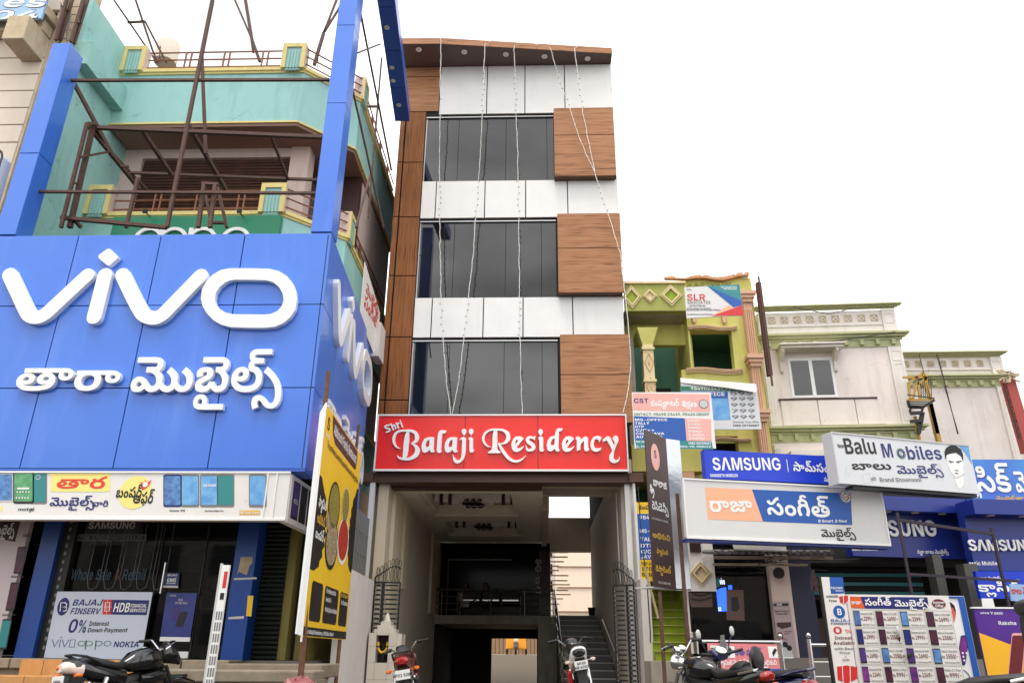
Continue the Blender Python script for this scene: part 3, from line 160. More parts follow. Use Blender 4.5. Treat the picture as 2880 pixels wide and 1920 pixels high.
d|630|66-2-15 2-14 6-11 10-9 14-5 17-2 21 1 16 5 19 6 11 10 12 12 8 14 4 15-1 11-3 12-8 9-12 0 68 37 0 0-182-36 0 0 22-2 0-6-10-8-8-12-5/-1 28 12 3 9 8 6 13 2 17-2 17-6 13-9 8-12 3-11-2-10-8-6-12-2-19 2-19 6-12 10-8
e|596|74-3-16 2-11 4-11 6-10 9-8 12-4 12-3 12-1 17 2 15 4 13 6 12 10 12 10 7 24 8 30-2 12-5 9-7 9-9 7-11 7-30 0-15-94 0 2-13 5-10 7-6 8-4 13-1 10 2 9 7 4 7 34-7-9-15-15-13-17-7/-51 83 58 0-3 12-6 10-11 6-21-2-8-6-7-10
f|398|27 0-1 108-24 0 0 28 24 0 1 20 3 12 6 8 12 10 19 4 15 0 14-3 1-1-7-27-8 2-12-1-7-10 0-14 29 0 0-28-29 0 0-108
g|632|76-54-23 3-18 7-13 10-7 14 31 8 7-9 11-5 15-1 15 4 8 6 3 7 1 34-3 0-5-9-7-6-15-6-14-1-11 2-10 3-9 6-13 14-7 21-2 26 4 25 5 12 10 12 12 9 10 4 18 2 14-3 11-8 11-13 1 22 36 0 0-135-3-20-8-14-14-12-18-7/-22 82 12 3 9 7 6 12 2 17-2 16-5 13-10 8-12 3-11-2-10-8-6-12-2-18 2-16 5-13 9-7
h|623|16 0 0 182 36 0 0-72 6 12 10 9 10 5 12 2 16-1 12-5 17-18 4-13 1-11 0-90-36 0-1 89-4 9-5 5-8 4-10 1-8-2-7-4-8-14-1-88
i|271|16 0 0 136 36 0 0-136/-18 154-8 1-6 5-4 6-2 7 2 7 4 6 6 5 8 1 8-1 6-5 4-6 2-7-2-7-4-6-6-5
j|271|16 136 36 0 0-151-5-15-11-12-17-7-25-2 0 29 16 2 4 4 2 6/18 164-8 1-6 5-4 6-2 7 2 7 4 6 6 5 8 1 8-1 6-5 4-6 2-7-2-7-4-6-6-5
k|580|16 0 0 182 36 0 0-98 4 2 43 50 42 0-51-59 54-77-43 0-39 56-10-12 0-44
l|309|56-1-14 1-11 4-8 6-6 13-1 13 0 146 36 0 0-145 2-5 4-3 12 0 6-27
m|912|16 0 0 136 34 0 1-26 5 10 8 10 10 6 13 2 13 0 10-6 9-10 6-14 5 11 10 11 21 8 14 0 12-3 11-6 7-9 5-10 2-14 0-96-36 0 0 92-3 6-5 5-6 4-6 1-16-4-5-6-3-8 0-90-36 0 0 92-2 6-4 5-13 5-9-1-7-3-5-6-3-8-1-90
n|622|16 0 0 136 34 0 1-27 7 13 7 7 7 5 18 4 13 0 11-4 16-12 8-17 2-9 0-96-36 0-1 89-4 9-5 5-8 4-10 1-8-2-7-4-8-14-1-88
o|613|77-3-15 1-13 4-12 6-9 9-8 10-6 12-3 14-1 15 1 15 3 13 6 12 8 10 9 9 12 6 13 4 15 1 14-1 13-4 12-6 9-9 8-10 6-12 4-13 1-15-1-15-4-14-6-12-8-10-9-9-12-6-13-4/-14 28 12 3 10 9 5 13 2 17-2 16-5 13-10 9-12 3-13-3-9-9-6-13-2-16 2-17 6-13 9-9
p|630|16-51 0 187 36 0 0-22 2 0 10 14 15 8 21 2 17-6 9-6 10-12 6-11 4-14 2-15-1-22-3-14-5-12-7-10-12-10-9-5-15-3-14 1-10 3-10 7-8 13-2 0 0-73/29 78 12 3 10 9 5 13 2 16-2 16-5 13-10 9-12 3-12-3-10-8-5-13-2-17 2-17 5-13 10-8
q|630|142-51-37 0 0 73-8-12-9-7-12-4-14-1-11 2-14 6-9 7-9 13-5 12-3 14-1 22 2 15 4 14 6 11 7 9 12 9 17 6 20-2 15-8 11-14 2 0 0 22 36 0/-65-109 12 3 9 8 6 13 2 17-2 17-6 13-9 8-12 3-11-2-10-8-6-12-2-19 2-19 6-12 10-8
r|407|16 0 0 136 35 0 1-23 7 13 11 8 13 4 14-1 0-33-15 2-12-2-9-6-7-11-2-9 0-78
s|560|70-3-23 3-18 8-13 13-6 16 34 6 3-8 6-6 6-3 9-2 14 2 10 6 2 9-4 6-12 4-35 8-11 5-13 12-5 12-1 11 2 9 4 8 8 9 10 7 10 3 23 3 22-3 17-7 12-11 6-15-32-6-4 8-6 5-7 2-11 1-8-2-7-5-2-7 2-6 9-6 40-9 15-7 11-12 4-16-1-9-4-9-12-15-20-9
t|366|61-2-21 4-8 6-6 8-5 18 0 74-19 0 0 28 19 0 1 33 36 0 0-33 26 0 0-28-26 0 0-70 1-6 5-4 18 0 5-26-11-3
u|623|60-2-14 3-12 5-10 12-6 14-2 14 0 90 36 0 1-88 3-9 6-5 8-4 10-1 8 2 12 10 4 13 0 82 36 0 0-136-34 0-1 28-8-14-11-10-12-5
v|600|54 0-50 136 39 0 23-70 10-38 7 32 25 76 38 0-50-136
w|850|44 0-40 136 38 0 23-102 25 102 33 0 24-103 8 41 15 62 39 0-41-136-37 0-25 94-8-38-17-56
x|580|6 0 43 70-41 66 39 0 14-22 12-26 11 24 16 24 38 0-42-67 44-69-40 0-28 52-28-52
y|602|34-52-19 4 8 26 15-1 8 2 5 4 4 17-51 136 39 0 23-70 8-36 34 106 38 0-62-162-7-10-11-10-14-5
z|573|14 0 0 22 68 84-65 1 0 29 109 0 0-24-63-82 65 0 0-30
BAR|372|64 240 0-298-35 0 0 298
Λ|747|6 0 62 182 49 0 64-182-42 0-31 93-16 59-17-64-28-88'''

def _parse():
    G = {}
    for ln in GLYPHS.strip().split('\n'):
        n, adv, body = ln.split('|', 2)
        cs = []; x = y = 0
        for c in body.split('/') if body else []:
            pts = []
            v = [int(q) * 4 for q in re.findall(r'-?\d+', c)]
            for dx, dy in zip(v[::2], v[1::2]): x += dx; y += dy; pts.append((x, y))
            if len(pts) > 2: cs.append(pts)
        G['|' if n == 'BAR' else n] = (int(adv), cs)
    return G
GL = _parse(); _flat = {}
def flat(name, n=3):
    """glyph -> list of (outer, [holes]) in em units"""
    if name in _flat: return _flat[name]
    res = []
    for Q in GL[name][1]:
        ar = sum(Q[j][0] * Q[(j + 1) % len(Q)][1] - Q[(j + 1) % len(Q)][0] * Q[j][1] for j in range(len(Q))) / 2
        if abs(ar) > 1: res.append((ar, [(x / 1000, y / 1000) for x, y in Q]))
    outs = [[p, []] for a, p in res if a < 0]
    for a, p in res:
        if a >= 0:
            x, y = p[0]
            for o in outs:
                ins = False; q = o[0]
                for j in range(len(q)):
                    (x0, y0), (x1, y1) = q[j - 1], q[j]
                    if (y0 > y) != (y1 > y) and x < (x1 - x0) * (y - y0) / (y1 - y0) + x0: ins = not ins
                if ins: o[1].append(p); break
    _flat[name] = outs
    return outs
TEL = {'TARA': 'taa raa', 'MOB': 'mo bai lH_s', 'TARA2': 'taa ra', 'VARI': 'vaa ri', 'BUMPER': 'ba M pa rH', 'OFFER': 'aa pha rH',
       'SHRI': 'Shii_r', 'BALAJI': 'baa laa ji', 'RESI': 're si De nii_s', 'ABHI': 'a bhi ra u ci', 'FAMILY': 'phaa_y mi li',
       'REST': 're saa_T re M TH', 'SAMSANG': 'saa mH sa M gH', 'RAJA': 'raa jaa', 'SANGEETH': 'sa M gii tH', 'BALU': 'baa la u',
       'NYU': 'na_y uu', 'CLASSIC': 'kaa_l si kH', 'SIC': 'si kH', 'MO': 'mo', 'COMP': 'ka M pa_y uu Ta rH', 'TRAIN': 'Shi kSa Na', 'SHREE2': 'sa Mo'}
class Fr:
    """a drawing plane: origin, u (right), v (up), n towards the viewer"""
    def __init__(s, o, u=(1, 0, 0), v=(0, 0, 1)):
        s.o = V(o); s.u = V(u).normalized(); s.v = V(v).normalized(); s.n = s.u.cross(s.v).normalized()
    def __call__(s, a, b, c=0.0): return s.o + s.u * a + s.v * b + s.n * c
    def px(s, x, y):
        """where the sight line through photo pixel (x, y) meets this plane, in plane coordinates"""
        d = FW + RT * ((x - CX) / FPX) - UP * ((y - CY) / FPX)
        p = EYE + d * ((s.o - EYE).dot(s.n) / d.dot(s.n)) - s.o
        return p.dot(s.u), p.dot(s.v)
    def pxs(s, pts): return [s.px(*p) for p in pts]
    def up(s, c): return Fr(s.o + s.n * c, s.u, s.v)
W = Fr((0, 0, 0))
def FY(Y): return Fr((0, Y, 0))
def at(x, y, Y): a, b = FY(Y).px(x, y); return V((a, Y, b))
ZO = {'A': (0, 0, 2.45), 'B': (0, 640, 2.45), 'C': (0, 1280, 2.45), 'D': (960, 0, 2.45), 'E': (960, 640, 2.45), 'F': (960, 1280, 2.45),
      'G': (1700, 720, 3.92), 'H': (2280, 820, 3.92), 'I': (1740, 1120, 3.92), 'J': (2280, 1120, 3.92), 'K': (1740, 1520, 3.92), 'L': (2280, 1520, 3.92),
      'M': (1060, 1160, 6.5333), 'N': (1420, 1160, 6.5333), 'O': (840, 1060, 3.7333), 'P': (860, 1380, 3.5636), 'Q': (80, 1680, 6.5333), 'R': (1040, 1700, 7.127),
      'S': (1560, 1760, 9.8), 'T': (1880, 1740, 5.6), 'U': (1030, 1560, 5.6), 'V': (1700, 1560, 4.3556), 'X': (1220, 1540, 6.9176), 'Y': (2640, 1680, 6.5333)}
def z(k, *c):
    o = ZO[k]; r = [(o[0] + c[i] / o[2], o[1] + c[i + 1] / o[2]) for i in range(0, len(c), 2)]
    return r
XF = None                                                  # placement of the vehicle being built
class MB:
    def __init__(s): s.v = []; s.f = []; s.smooth = False
    def add(s, vs, fs):
        o = len(s.v); s.v += [V(p) for p in vs]; s.f += [tuple(o + i for i in f) for f in fs]; return s
    def hexa(s, p):
        """8 corners: 0-3 bottom loop, 4-7 top loop"""
        return s.add(p, [(3, 2, 1, 0), (4, 5, 6, 7), (0, 1, 5, 4), (1, 2, 6, 5), (2, 3, 7, 6), (3, 0, 4, 7)])
    def box(s, x0, x1, y0, y1, z0, z1):
        if x0 > x1: x0, x1 = x1, x0
        if y0 > y1: y0, y1 = y1, y0
        if z0 > z1: z0, z1 = z1, z0
        return s.hexa([(x0, y0, z0), (x1, y0, z0), (x1, y1, z0), (x0, y1, z0), (x0, y0, z1), (x1, y0, z1), (x1, y1, z1), (x0, y1, z1)])
    def fbox(s, F, a0, a1, b0, b1, c0, c1):
        if a0 > a1: a0, a1 = a1, a0
        if b0 > b1: b0, b1 = b1, b0
        if c0 > c1: c0, c1 = c1, c0
        return s.hexa([F(a0, b0, c1), F(a1, b0, c1), F(a1, b0, c0), F(a0, b0, c0), F(a0, b1, c1), F(a1, b1, c1), F(a1, b1, c0), F(a0, b1, c0)])
    def bar(s, p, q, w, h=None, up=(0, 0, 1)):
        p, q = V(p), V(q); h = h or w; d = (q - p).normalized(); up = V(up)
        if abs(d.dot(up)) > .98: up = V((0, 1, 0))
        a = d.cross(up).normalized() * w / 2; b = a.cross(d).normalized() * h / 2
        return s.hexa([p - a - b, p + a - b, p + a + b, p - a + b, q - a - b, q + a - b, q + a + b, q - a + b])
    def tube(s, pts, r, n=8, close=False):
        pts = [V(p) for p in pts]; k = len(pts); rings = []; last = None
        for i, p in enumerate(pts):
            d = (pts[min(i + 1, k - 1)] - pts[max(i - 1, 0)]) if not close else pts[(i + 1) % k] - pts[i - 1]
            d.normalize()
            if last is None: a = d.orthogonal().normalized()
            else: a = (last - d * last.dot(d)).normalized()
            last = a; b = d.cross(a); rr = r[i] if isinstance(r, (list, tuple)) else r
            rings.append([p + (a * math.cos(2 * math.pi * j / n) + b * math.sin(2 * math.pi * j / n)) * rr for j in range(n)])
        vs = [v for g in rings for v in g]; fs = []
        for i in range(k if close else k - 1):
            i2 = (i + 1) % k
            for j in range(n): fs.append((i * n + j, i * n + (j + 1) % n, i2 * n + (j + 1) % n, i2 * n + j))
        if not close: fs += [tuple(range(n))[::-1], tuple(range((k - 1) * n, k * n))]
        return s.add(vs, fs)
    def lathe(s, o, ax, prof, n=16, cap=True):
        o = V(o); ax = V(ax).normalized(); a = ax.orthogonal().normalized(); b = ax.cross(a)
        vs = [o + ax * h + (a * math.cos(2 * math.pi * j / n) + b * math.sin(2 * math.pi * j / n)) * max(r, 1e-4) for r, h in prof for j in range(n)]
        fs = [(i * n + j, i * n + (j + 1) % n, (i + 1) * n + (j + 1) % n, (i + 1) * n + j) for i in range(len(prof) - 1) for j in range(n)]
        if cap: fs += [tuple(range(n))[::-1], tuple(range((len(prof) - 1) * n, len(prof) * n))]
        return s.add(vs, fs)
    def ball(s, c, r, n=10, m=7, sc=(1, 1, 1)):
        c = V(c); vs = []; fs = []
        for i in range(m + 1):
            t = math.pi * i / m
            for j in range(n):
                p = 2 * math.pi * j / n; vs.append(c + V((math.sin(t) * math.cos(p) * r * sc[0], math.sin(t) * math.sin(p) * r * sc[1], math.cos(t) * r * sc[2])))
        for i in range(m):
            for j in range(n): fs.append((i * n + j, (i + 1) * n + j, (i + 1) * n + (j + 1) % n, i * n + (j + 1) % n))
        return s.add(vs, fs)
    def quad(s, *p): return s.add(p, [tuple(range(len(p)))])
    def poly(s, F, outer, c0=0.0, c1=None, holes=()):
        """flat polygon in plane F at height c0, or a prism from c0 to c1"""
        loops = [outer] + list(holes); pts = [p for l in loops for p in l]
        tris = tessellate_polygon([[V((p[0], p[1], 0)) for p in l] for l in loops])
        c1 = c0 if c1 is None else c1; fs = []
        for t in tris:
            a, b, c = (pts[i] for i in t)
            if (b[0] - a[0]) * (c[1] - a[1]) - (b[1] - a[1]) * (c[0] - a[0]) < 0: t = t[::-1]
            fs.append(tuple(t))
        s.add([F(p[0], p[1], c1) for p in pts], fs)
        if c1 != c0:
            s.add([F(p[0], p[1], c0) for p in pts], [f[::-1] for f in fs])
            for l in loops:
                k = len(l); vs = [F(x, y, c0) for x, y in l] + [F(x, y, c1) for x, y in l]
                ar = sum(l[j][0] * l[(j + 1) % k][1] - l[(j + 1) % k][0] * l[j][1] for j in range(k))
                if l is not outer: ar = -ar
                s.add(vs, [((j, (j + 1) % k, k + (j + 1) % k, k + j) if ar > 0 else (k + j, k + (j + 1) % k, (j + 1) % k, j)) for j in range(k)])
        return s
    def glyph(s, F, name, x, y, sx, sy, c0, c1, sh=0.0, step=0.0):
        for i, (o, hs) in enumerate(flat(name)):
            T = lambda l: [(x + (p[0] + sh * p[1]) * sx, y + p[1] * sy) for p in l]
            s.poly(F, T(o), c0 + i * step, (c1 if c1 is None else c1 + i * step), [T(h) for h in hs])
    def text(s, F, txt, x, y, h, w=None, c0=0.004, c1=None, al='l', sh=0.0, sp=0.0, tel=False):
        """letters with cap height h (Telugu: body height), stretched to width w"""
        seq = []; cur = 0.0
        if tel:
            for wd in txt.split():
                for g in TEL[wd].split():
                    ps = g.split('_'); base = 't.' + ps[0] if len(ps[0]) <= 2 else ps[0]; a = GL[base][0] / 1000
                    seq.append((base, cur))
                    for q in ps[1:]:
                        seq.append(('_' + q, cur + SUBX.get('_' + q, 0) * 1.0 + a * SUBA.get('_' + q, 0)))
                    cur += a + sp + (SUBW.get('_' + ps[1], 0) if len(ps) > 1 else 0)
                cur += 0.22
            cur -= 0.22; k = h / 0.55
        else:
            for ch in txt:
                if ch == ' ': cur += 0.24 + sp; continue
                if ch not in GL: continue
                seq.append((ch, cur)); cur += GL[ch][0] / 1000 + sp
            k = h / 0.727
        cur = max(cur, .01); kx = k if w is None else w / cur
        x0 = x - (cur * kx if al == 'r' else cur * kx / 2 if al == 'c' else 0)
        for i, (g, gx) in enumerate(seq): s.glyph(F, g, x0 + gx * kx, y, kx, k, c0 + (i % 2) * (0.0004 if tel else 0), c1 + (i % 2) * 0.0004 if c1 is not None else None, sh, 0.0003)
        return s
    def stroke(s, F, pts, w, c0, c1, n=8, curve=True, closed=False):
        """a painted or raised stroke along pts; w a width or one per point; round ends"""
        P = [V((p[0], p[1], 0)) for p in pts]; Wd = list(w) if isinstance(w, (list, tuple)) else [w] * len(P)
        if curve and (len(P) > 2 or closed):
            Q = []; WW = []; k = len(P); rng = range(k) if closed else range(k - 1)
            for i in rng:
                p0, p1, p2, p3 = (P[i - 1] if closed or i > 0 else P[0]), P[i], P[(i + 1) % k], (P[(i + 2) % k] if closed or i + 2 < k else P[k - 1])
                for j in range(n):
                    t = j / n
                    Q.append(.5 * ((2 * p1) + (p2 - p0) * t + (2 * p0 - 5 * p1 + 4 * p2 - p3) * t * t + (3 * p1 - p0 - 3 * p2 + p3) * t ** 3))
                    WW.append(Wd[i] * (1 - t) + Wd[(i + 1) % k] * t)
            if not closed: Q.append(P[-1]); WW.append(Wd[-1])
        else: Q, WW = P, Wd
        k = len(Q); Lf = []; Rt = []
        for i in range(k):
            d = (Q[(i + 1) % k] - Q[i - 1]) if closed else Q[min(i + 1, k - 1)] - Q[max(i - 1, 0)]
            if d.length < 1e-9: d = V((1, 0, 0))
            d.normalize(); nn = V((-d.y, d.x, 0)); f = 1
            if 0 < i < k - 1 and not closed:
                a = (Q[i] - Q[i - 1]).normalized(); f = 1 / max(.5, abs(a.dot(d)))
            Lf.append(Q[i] + nn * WW[i] / 2 * f); Rt.append(Q[i] - nn * WW[i] / 2 * f)
        def caps(i, sgn):
            d = (Q[1] - Q[0] if i == 0 else Q[-1] - Q[-2]).normalized() * sgn; nn = V((-d.y, d.x, 0)); r = WW[i] / 2
            return [Q[i] + nn * r * math.cos(t) + d * r * math.sin(t) for t in [math.pi * q / 6 for q in range(1, 6)]]
        if closed:
            for i in range(k):
                j = (i + 1) % k; a, b, c, d = Rt[i], Rt[j], Lf[j], Lf[i]
                s.add([F(p.x, p.y, c1) for p in (a, b, c, d)], [(0, 1, 2, 3)])
                if c1 != c0:
                    s.add([F(a.x, a.y, c0), F(b.x, b.y, c0), F(b.x, b.y, c1), F(a.x, a.y, c1)], [(0, 1, 2, 3)])
                    s.add([F(d.x, d.y, c0), F(c.x, c.y, c0), F(c.x, c.y, c1), F(d.x, d.y, c1)], [(3, 2, 1, 0)])
            return s
        for i in range(k - 1):
            a, b, c, d = Rt[i], Rt[i + 1], Lf[i + 1], Lf[i]
            s.add([F(p.x, p.y, c1) for p in (a, b, c, d)], [(0, 1, 2, 3)])
            if c1 != c0:
                s.add([F(a.x, a.y, c0), F(b.x, b.y, c0), F(b.x, b.y, c1), F(a.x, a.y, c1)], [(0, 1, 2, 3)])
                s.add([F(d.x, d.y, c0), F(c.x, c.y, c0), F(c.x, c.y, c1), F(d.x, d.y, c1)], [(3, 2, 1, 0)])
        for i, sg in ((0, -1), (k - 1, 1)):
            cp = caps(i, sg); e0, e1 = (Rt[0], Lf[0]) if i == 0 else (Lf[-1], Rt[-1])
            arc = [e0] + (cp[::1] if True else []) + [e1]
            if (arc[1] - e0).length > (arc[-2] - e0).length: arc = [e0] + cp[::-1] + [e1]
            loop = [(p.x, p.y) for p in arc]
            s.add([F(x, y, c1) for x, y in loop], [tuple(range(len(loop)))[::-1]])
            if c1 != c0:
                for j in range(len(loop) - 1):
                    (xa, ya), (xb, yb) = loop[j], loop[j + 1]; s.add([F(xa, ya, c0), F(xb, yb, c0), F(xb, yb, c1), F(xa, ya, c1)], [(3, 2, 1, 0)])
        return s
    def disc(s, F, a, b, r, c0, c1=None, n=20, ry=None):
        ry = ry or r; return s.poly(F, [(a + r * math.cos(2 * math.pi * i / n), b + ry * math.sin(2 * math.pi * i / n)) for i in range(n)], c0, c1)
    def ring(s, F, a, b, r, r2, c0, c1=None, n=24, ky=1):
        C = lambda q: [(a + q * math.cos(2 * math.pi * i / n), b + ky * q * math.sin(2 * math.pi * i / n)) for i in range(n)]
        return s.poly(F, C(r), c0, c1, [C(r2)])
    def loft(s, secs, n=14, e=.8):
        """smooth body through cross-sections (x, z centre, half width, half height, y centre); e < 1 squares the corners"""
        vs = []
        for q in secs:
            x, zc, w, h = q[:4]; y0 = q[4] if len(q) > 4 else 0
            for j in range(n):
                t = 2 * math.pi * j / n; c, s_ = math.cos(t), math.sin(t)
                vs.append((x, y0 + math.copysign(abs(c) ** e, c) * w, zc + math.copysign(abs(s_) ** e, s_) * h))
        k = len(secs); fs = [(i * n + j, i * n + (j + 1) % n, (i + 1) * n + (j + 1) % n, (i + 1) * n + j) for i in range(k - 1) for j in range(n)]
        return s.add(vs, fs + [tuple(range(n))[::-1], tuple(range((k - 1) * n, k * n))])
    def build(s, name, m, parent=None, smooth=False, bevel=0.0):
        if XF is not None: s.v = [XF @ p for p in s.v]
        me = bpy.data.meshes.new(name); o = bpy.data.objects.new(name, me); COL.objects.link(o); loc = V((0, 0, 0))
        if parent is not None:
            q = parent
            while q is not None: loc += q.location; q = q.parent
            o.parent = parent
        me.from_pydata([tuple(p - loc) for p in s.v], [], s.f); me.validate()
        me.materials.append(m)
        if smooth:
            me.polygons.foreach_set('use_smooth', [True] * len(me.polygons))
            md = o.modifiers.new('edges', 'EDGE_SPLIT'); md.split_angle = math.radians(42)
        if bevel:
            md = o.modifiers.new('bevel', 'BEVEL'); md.width = bevel; md.segments = 2; md.limit_method = 'ANGLE'; md.angle_limit = math.radians(40)
        return o
def tag(o, label=None, cat=None, group=None, kind=None):
    for k, v in (('label', label), ('category', cat), ('group', group), ('kind', kind)):
        if v: o[k] = v
    return o
def thing(name, label, cat, loc=(0, 0, 0), group=None):
    o = bpy.data.objects.new(name, None); COL.objects.link(o); o.location = loc; o.empty_display_size = .1
    return tag(o, label, cat, group)
def box(name, m, parent, *b, bevel=0.0): return MB().box(*b).build(name, m, parent, bevel=bevel)
def copy_tree(o, parent=None, loc=None):
    c = o.copy(); COL.objects.link(c)
    if parent is not None: c.parent = parent
    if loc is not None: c.location = loc
    for ch in list(o.children): copy_tree(ch, c)
    return c
SUBX = {'_r': -.12}; SUBA = {'_s': 1, '_y': 1, '_T': 1, '_l': 1, '_r': 1}; SUBW = {'_y': .42}

# ---------------------------------------------------------------- materials
def _n(nt, t, **k):
    n = nt.nodes.new('ShaderNode' + t)
    for a, b in k.items():
        if a in n.inputs: n.inputs[a].default_value = b
        else: setattr(n, a, b)
    return n
def col(c):
    """sRGB 0-255 -> linear"""
    return tuple(((v / 255) / 12.92 if v / 255 <= .04045 else ((v / 255 + .055) / 1.055) ** 2.4) for v in c)
def mat(name, c, rough=.6, metal=0.0, c2=None, scale=3.0, amt=.5, dirt=0.0, dscale=1.2, dcol=(60, 50, 40), bump=0.0, bscale=60.0,
        stretch=(1, 1, 1), spec=.5, coat=0.0, emis=None, alpha=1.0, trans=0.0, detail=6, crack=0):
    mt = bpy.data.materials.new(name); mt.use_nodes = True; nt = mt.node_tree; b = nt.nodes['Principled BSDF']; L = nt.links.new
    base = col(c) + (1,)
    b.inputs['Base Color'].default_value = base; b.inputs['Roughness'].default_value = rough; b.inputs['Metallic'].default_value = metal
    b.inputs['Specular IOR Level'].default_value = spec; b.inputs['Coat Weight'].default_value = coat; b.inputs['Coat Roughness'].default_value = .05
    if trans: b.inputs['Transmission Weight'].default_value = trans
    if alpha < 1: b.inputs['Alpha'].default_value = alpha
    if emis: b.inputs['Emission Color'].default_value = base; b.inputs['Emission Strength'].default_value = emis
    tc = _n(nt, 'TexCoord'); mp = _n(nt, 'Mapping', Scale=stretch); L(tc.outputs['Object'], mp.inputs['Vector']); last = None
    if c2 is not None:
        no = _n(nt, 'TexNoise', Scale=scale, Detail=detail, Roughness=.6); L(mp.outputs[0], no.inputs['Vector'])
        mr = _n(nt, 'MapRange'); mr.inputs[1].default_value = .5 - .22 / max(amt, .05) * .5; mr.inputs[2].default_value = .5 + .22 / max(amt, .05) * .5
        L(no.outputs[0], mr.inputs[0]); mx = _n(nt, 'Mix', data_type='RGBA'); L(mr.outputs[0], mx.inputs[0])
        mx.inputs[6].default_value = base; mx.inputs[7].default_value = col(c2) + (1,); last = mx.outputs[2]
    if dirt:
        mp2 = _n(nt, 'Mapping', Scale=(dscale * 3, dscale * 3, dscale * .45)); L(tc.outputs['Object'], mp2.inputs['Vector'])
        n2 = _n(nt, 'TexNoise', Scale=1.0, Detail=9, Roughness=.68); L(mp2.outputs[0], n2.inputs['Vector'])
        r2 = _n(nt, 'MapRange'); r2.inputs[1].default_value = .52; r2.inputs[2].default_value = .78; r2.inputs[4].default_value = dirt; L(n2.outputs[0], r2.inputs[0])
        m2 = _n(nt, 'Mix', data_type='RGBA'); L(r2.outputs[0], m2.inputs[0]); m2.inputs[7].default_value = col(dcol) + (1,)
        if last: L(last, m2.inputs[6])
        else: m2.inputs[6].default_value = base
        last = m2.outputs[2]
    if crack:                                                 # hairline cracks where the plaster has moved
        wp = _n(nt, 'TexNoise', Scale=1.6, Detail=6); L(tc.outputs['Object'], wp.inputs['Vector']); vm = _n(nt, 'VectorMath', operation='MULTIPLY_ADD'); vm.inputs[1].default_value = (1.2, 1.2, 1.2)
        L(wp.outputs['Color'], vm.inputs[0]); L(tc.outputs['Object'], vm.inputs[2]); vo = _n(nt, 'TexVoronoi', Scale=.9, feature='DISTANCE_TO_EDGE'); L(vm.outputs[0], vo.inputs['Vector'])
        r4 = _n(nt, 'MapRange'); r4.inputs[1].default_value = .0; r4.inputs[2].default_value = .012; r4.inputs[3].default_value = crack; r4.inputs[4].default_value = 0; L(vo.outputs['Distance'], r4.inputs[0])
        n5 = _n(nt, 'TexNoise', Scale=.7); L(tc.outputs['Object'], n5.inputs['Vector']); r5 = _n(nt, 'MapRange'); r5.inputs[1].default_value = .48; r5.inputs[2].default_value = .6; L(n5.outputs[0], r5.inputs[0])
        mu = _n(nt, 'Math', operation='MULTIPLY'); L(r4.outputs[0], mu.inputs[0]); L(r5.outputs[0], mu.inputs[1]); m6 = _n(nt, 'Mix', data_type='RGBA'); L(mu.outputs[0], m6.inputs[0]); L(last, m6.inputs[6]); m6.inputs[7].default_value = col((84, 78, 70)) + (1,); last = m6.outputs[2]
    if last: L(last, b.inputs['Base Color'])
    if bump:
        n3 = _n(nt, 'TexNoise', Scale=bscale, Detail=5); L(mp.outputs[0], n3.inputs['Vector'])
        bp = _n(nt, 'Bump', Strength=bump, Distance=.01); L(n3.outputs[0], bp.inputs['Height'])
        L(bp.outputs[0], b.inputs['Normal'])
    return mt
def wood_mat(name, ca, cb, cc, along='x'):
    mt = bpy.data.materials.new(name); mt.use_nodes = True; nt = mt.node_tree; b = nt.nodes['Principled BSDF']; L = nt.links.new
    tc = _n(nt, 'TexCoord'); oi = _n(nt, 'ObjectInfo'); ad = _n(nt, 'VectorMath', operation='MULTIPLY_ADD')
    L(oi.outputs['Random'], ad.inputs[0]); ad.inputs[1].default_value = (7, 3, 9); L(tc.outputs['Object'], ad.inputs[2])
    sc = (.55, 3, 11) if along == 'x' else (11, 3, .55)
    mp = _n(nt, 'Mapping', Scale=sc); L(ad.outputs[0], mp.inputs['Vector'])
    n1 = _n(nt, 'TexNoise', Scale=1.6, Detail=8, Roughness=.62, Distortion=.6); L(mp.outputs[0], n1.inputs['Vector'])
    sc2 = (1.5, 3, 34) if along == 'x' else (34, 3, 1.5)
    mp2 = _n(nt, 'Mapping', Scale=sc2); L(ad.outputs[0], mp2.inputs['Vector'])
    n2 = _n(nt, 'TexNoise', Scale=.9, Detail=4, Roughness=.5); L(mp2.outputs[0], n2.inputs['Vector'])
    r = _n(nt, 'ValToRGB'); e = r.color_ramp.elements; e[0].position = .3; e[0].color = col(ca) + (1,); e[1].position = .68; e[1].color = col(cb) + (1,)
    L(n1.outputs[0], r.inputs[0]); mr = _n(nt, 'MapRange'); mr.inputs[1].default_value = .54; mr.inputs[2].default_value = .72; L(n2.outputs[0], mr.inputs[0])
    mx = _n(nt, 'Mix', data_type='RGBA'); L(mr.outputs[0], mx.inputs[0]); L(r.outputs[0], mx.inputs[6]); mx.inputs[7].default_value = col(cc) + (1,)
    L(mx.outputs[2], b.inputs['Base Color']); b.inputs['Roughness'].default_value = .5; b.inputs['Specular IOR Level'].default_value = .2
    return mt

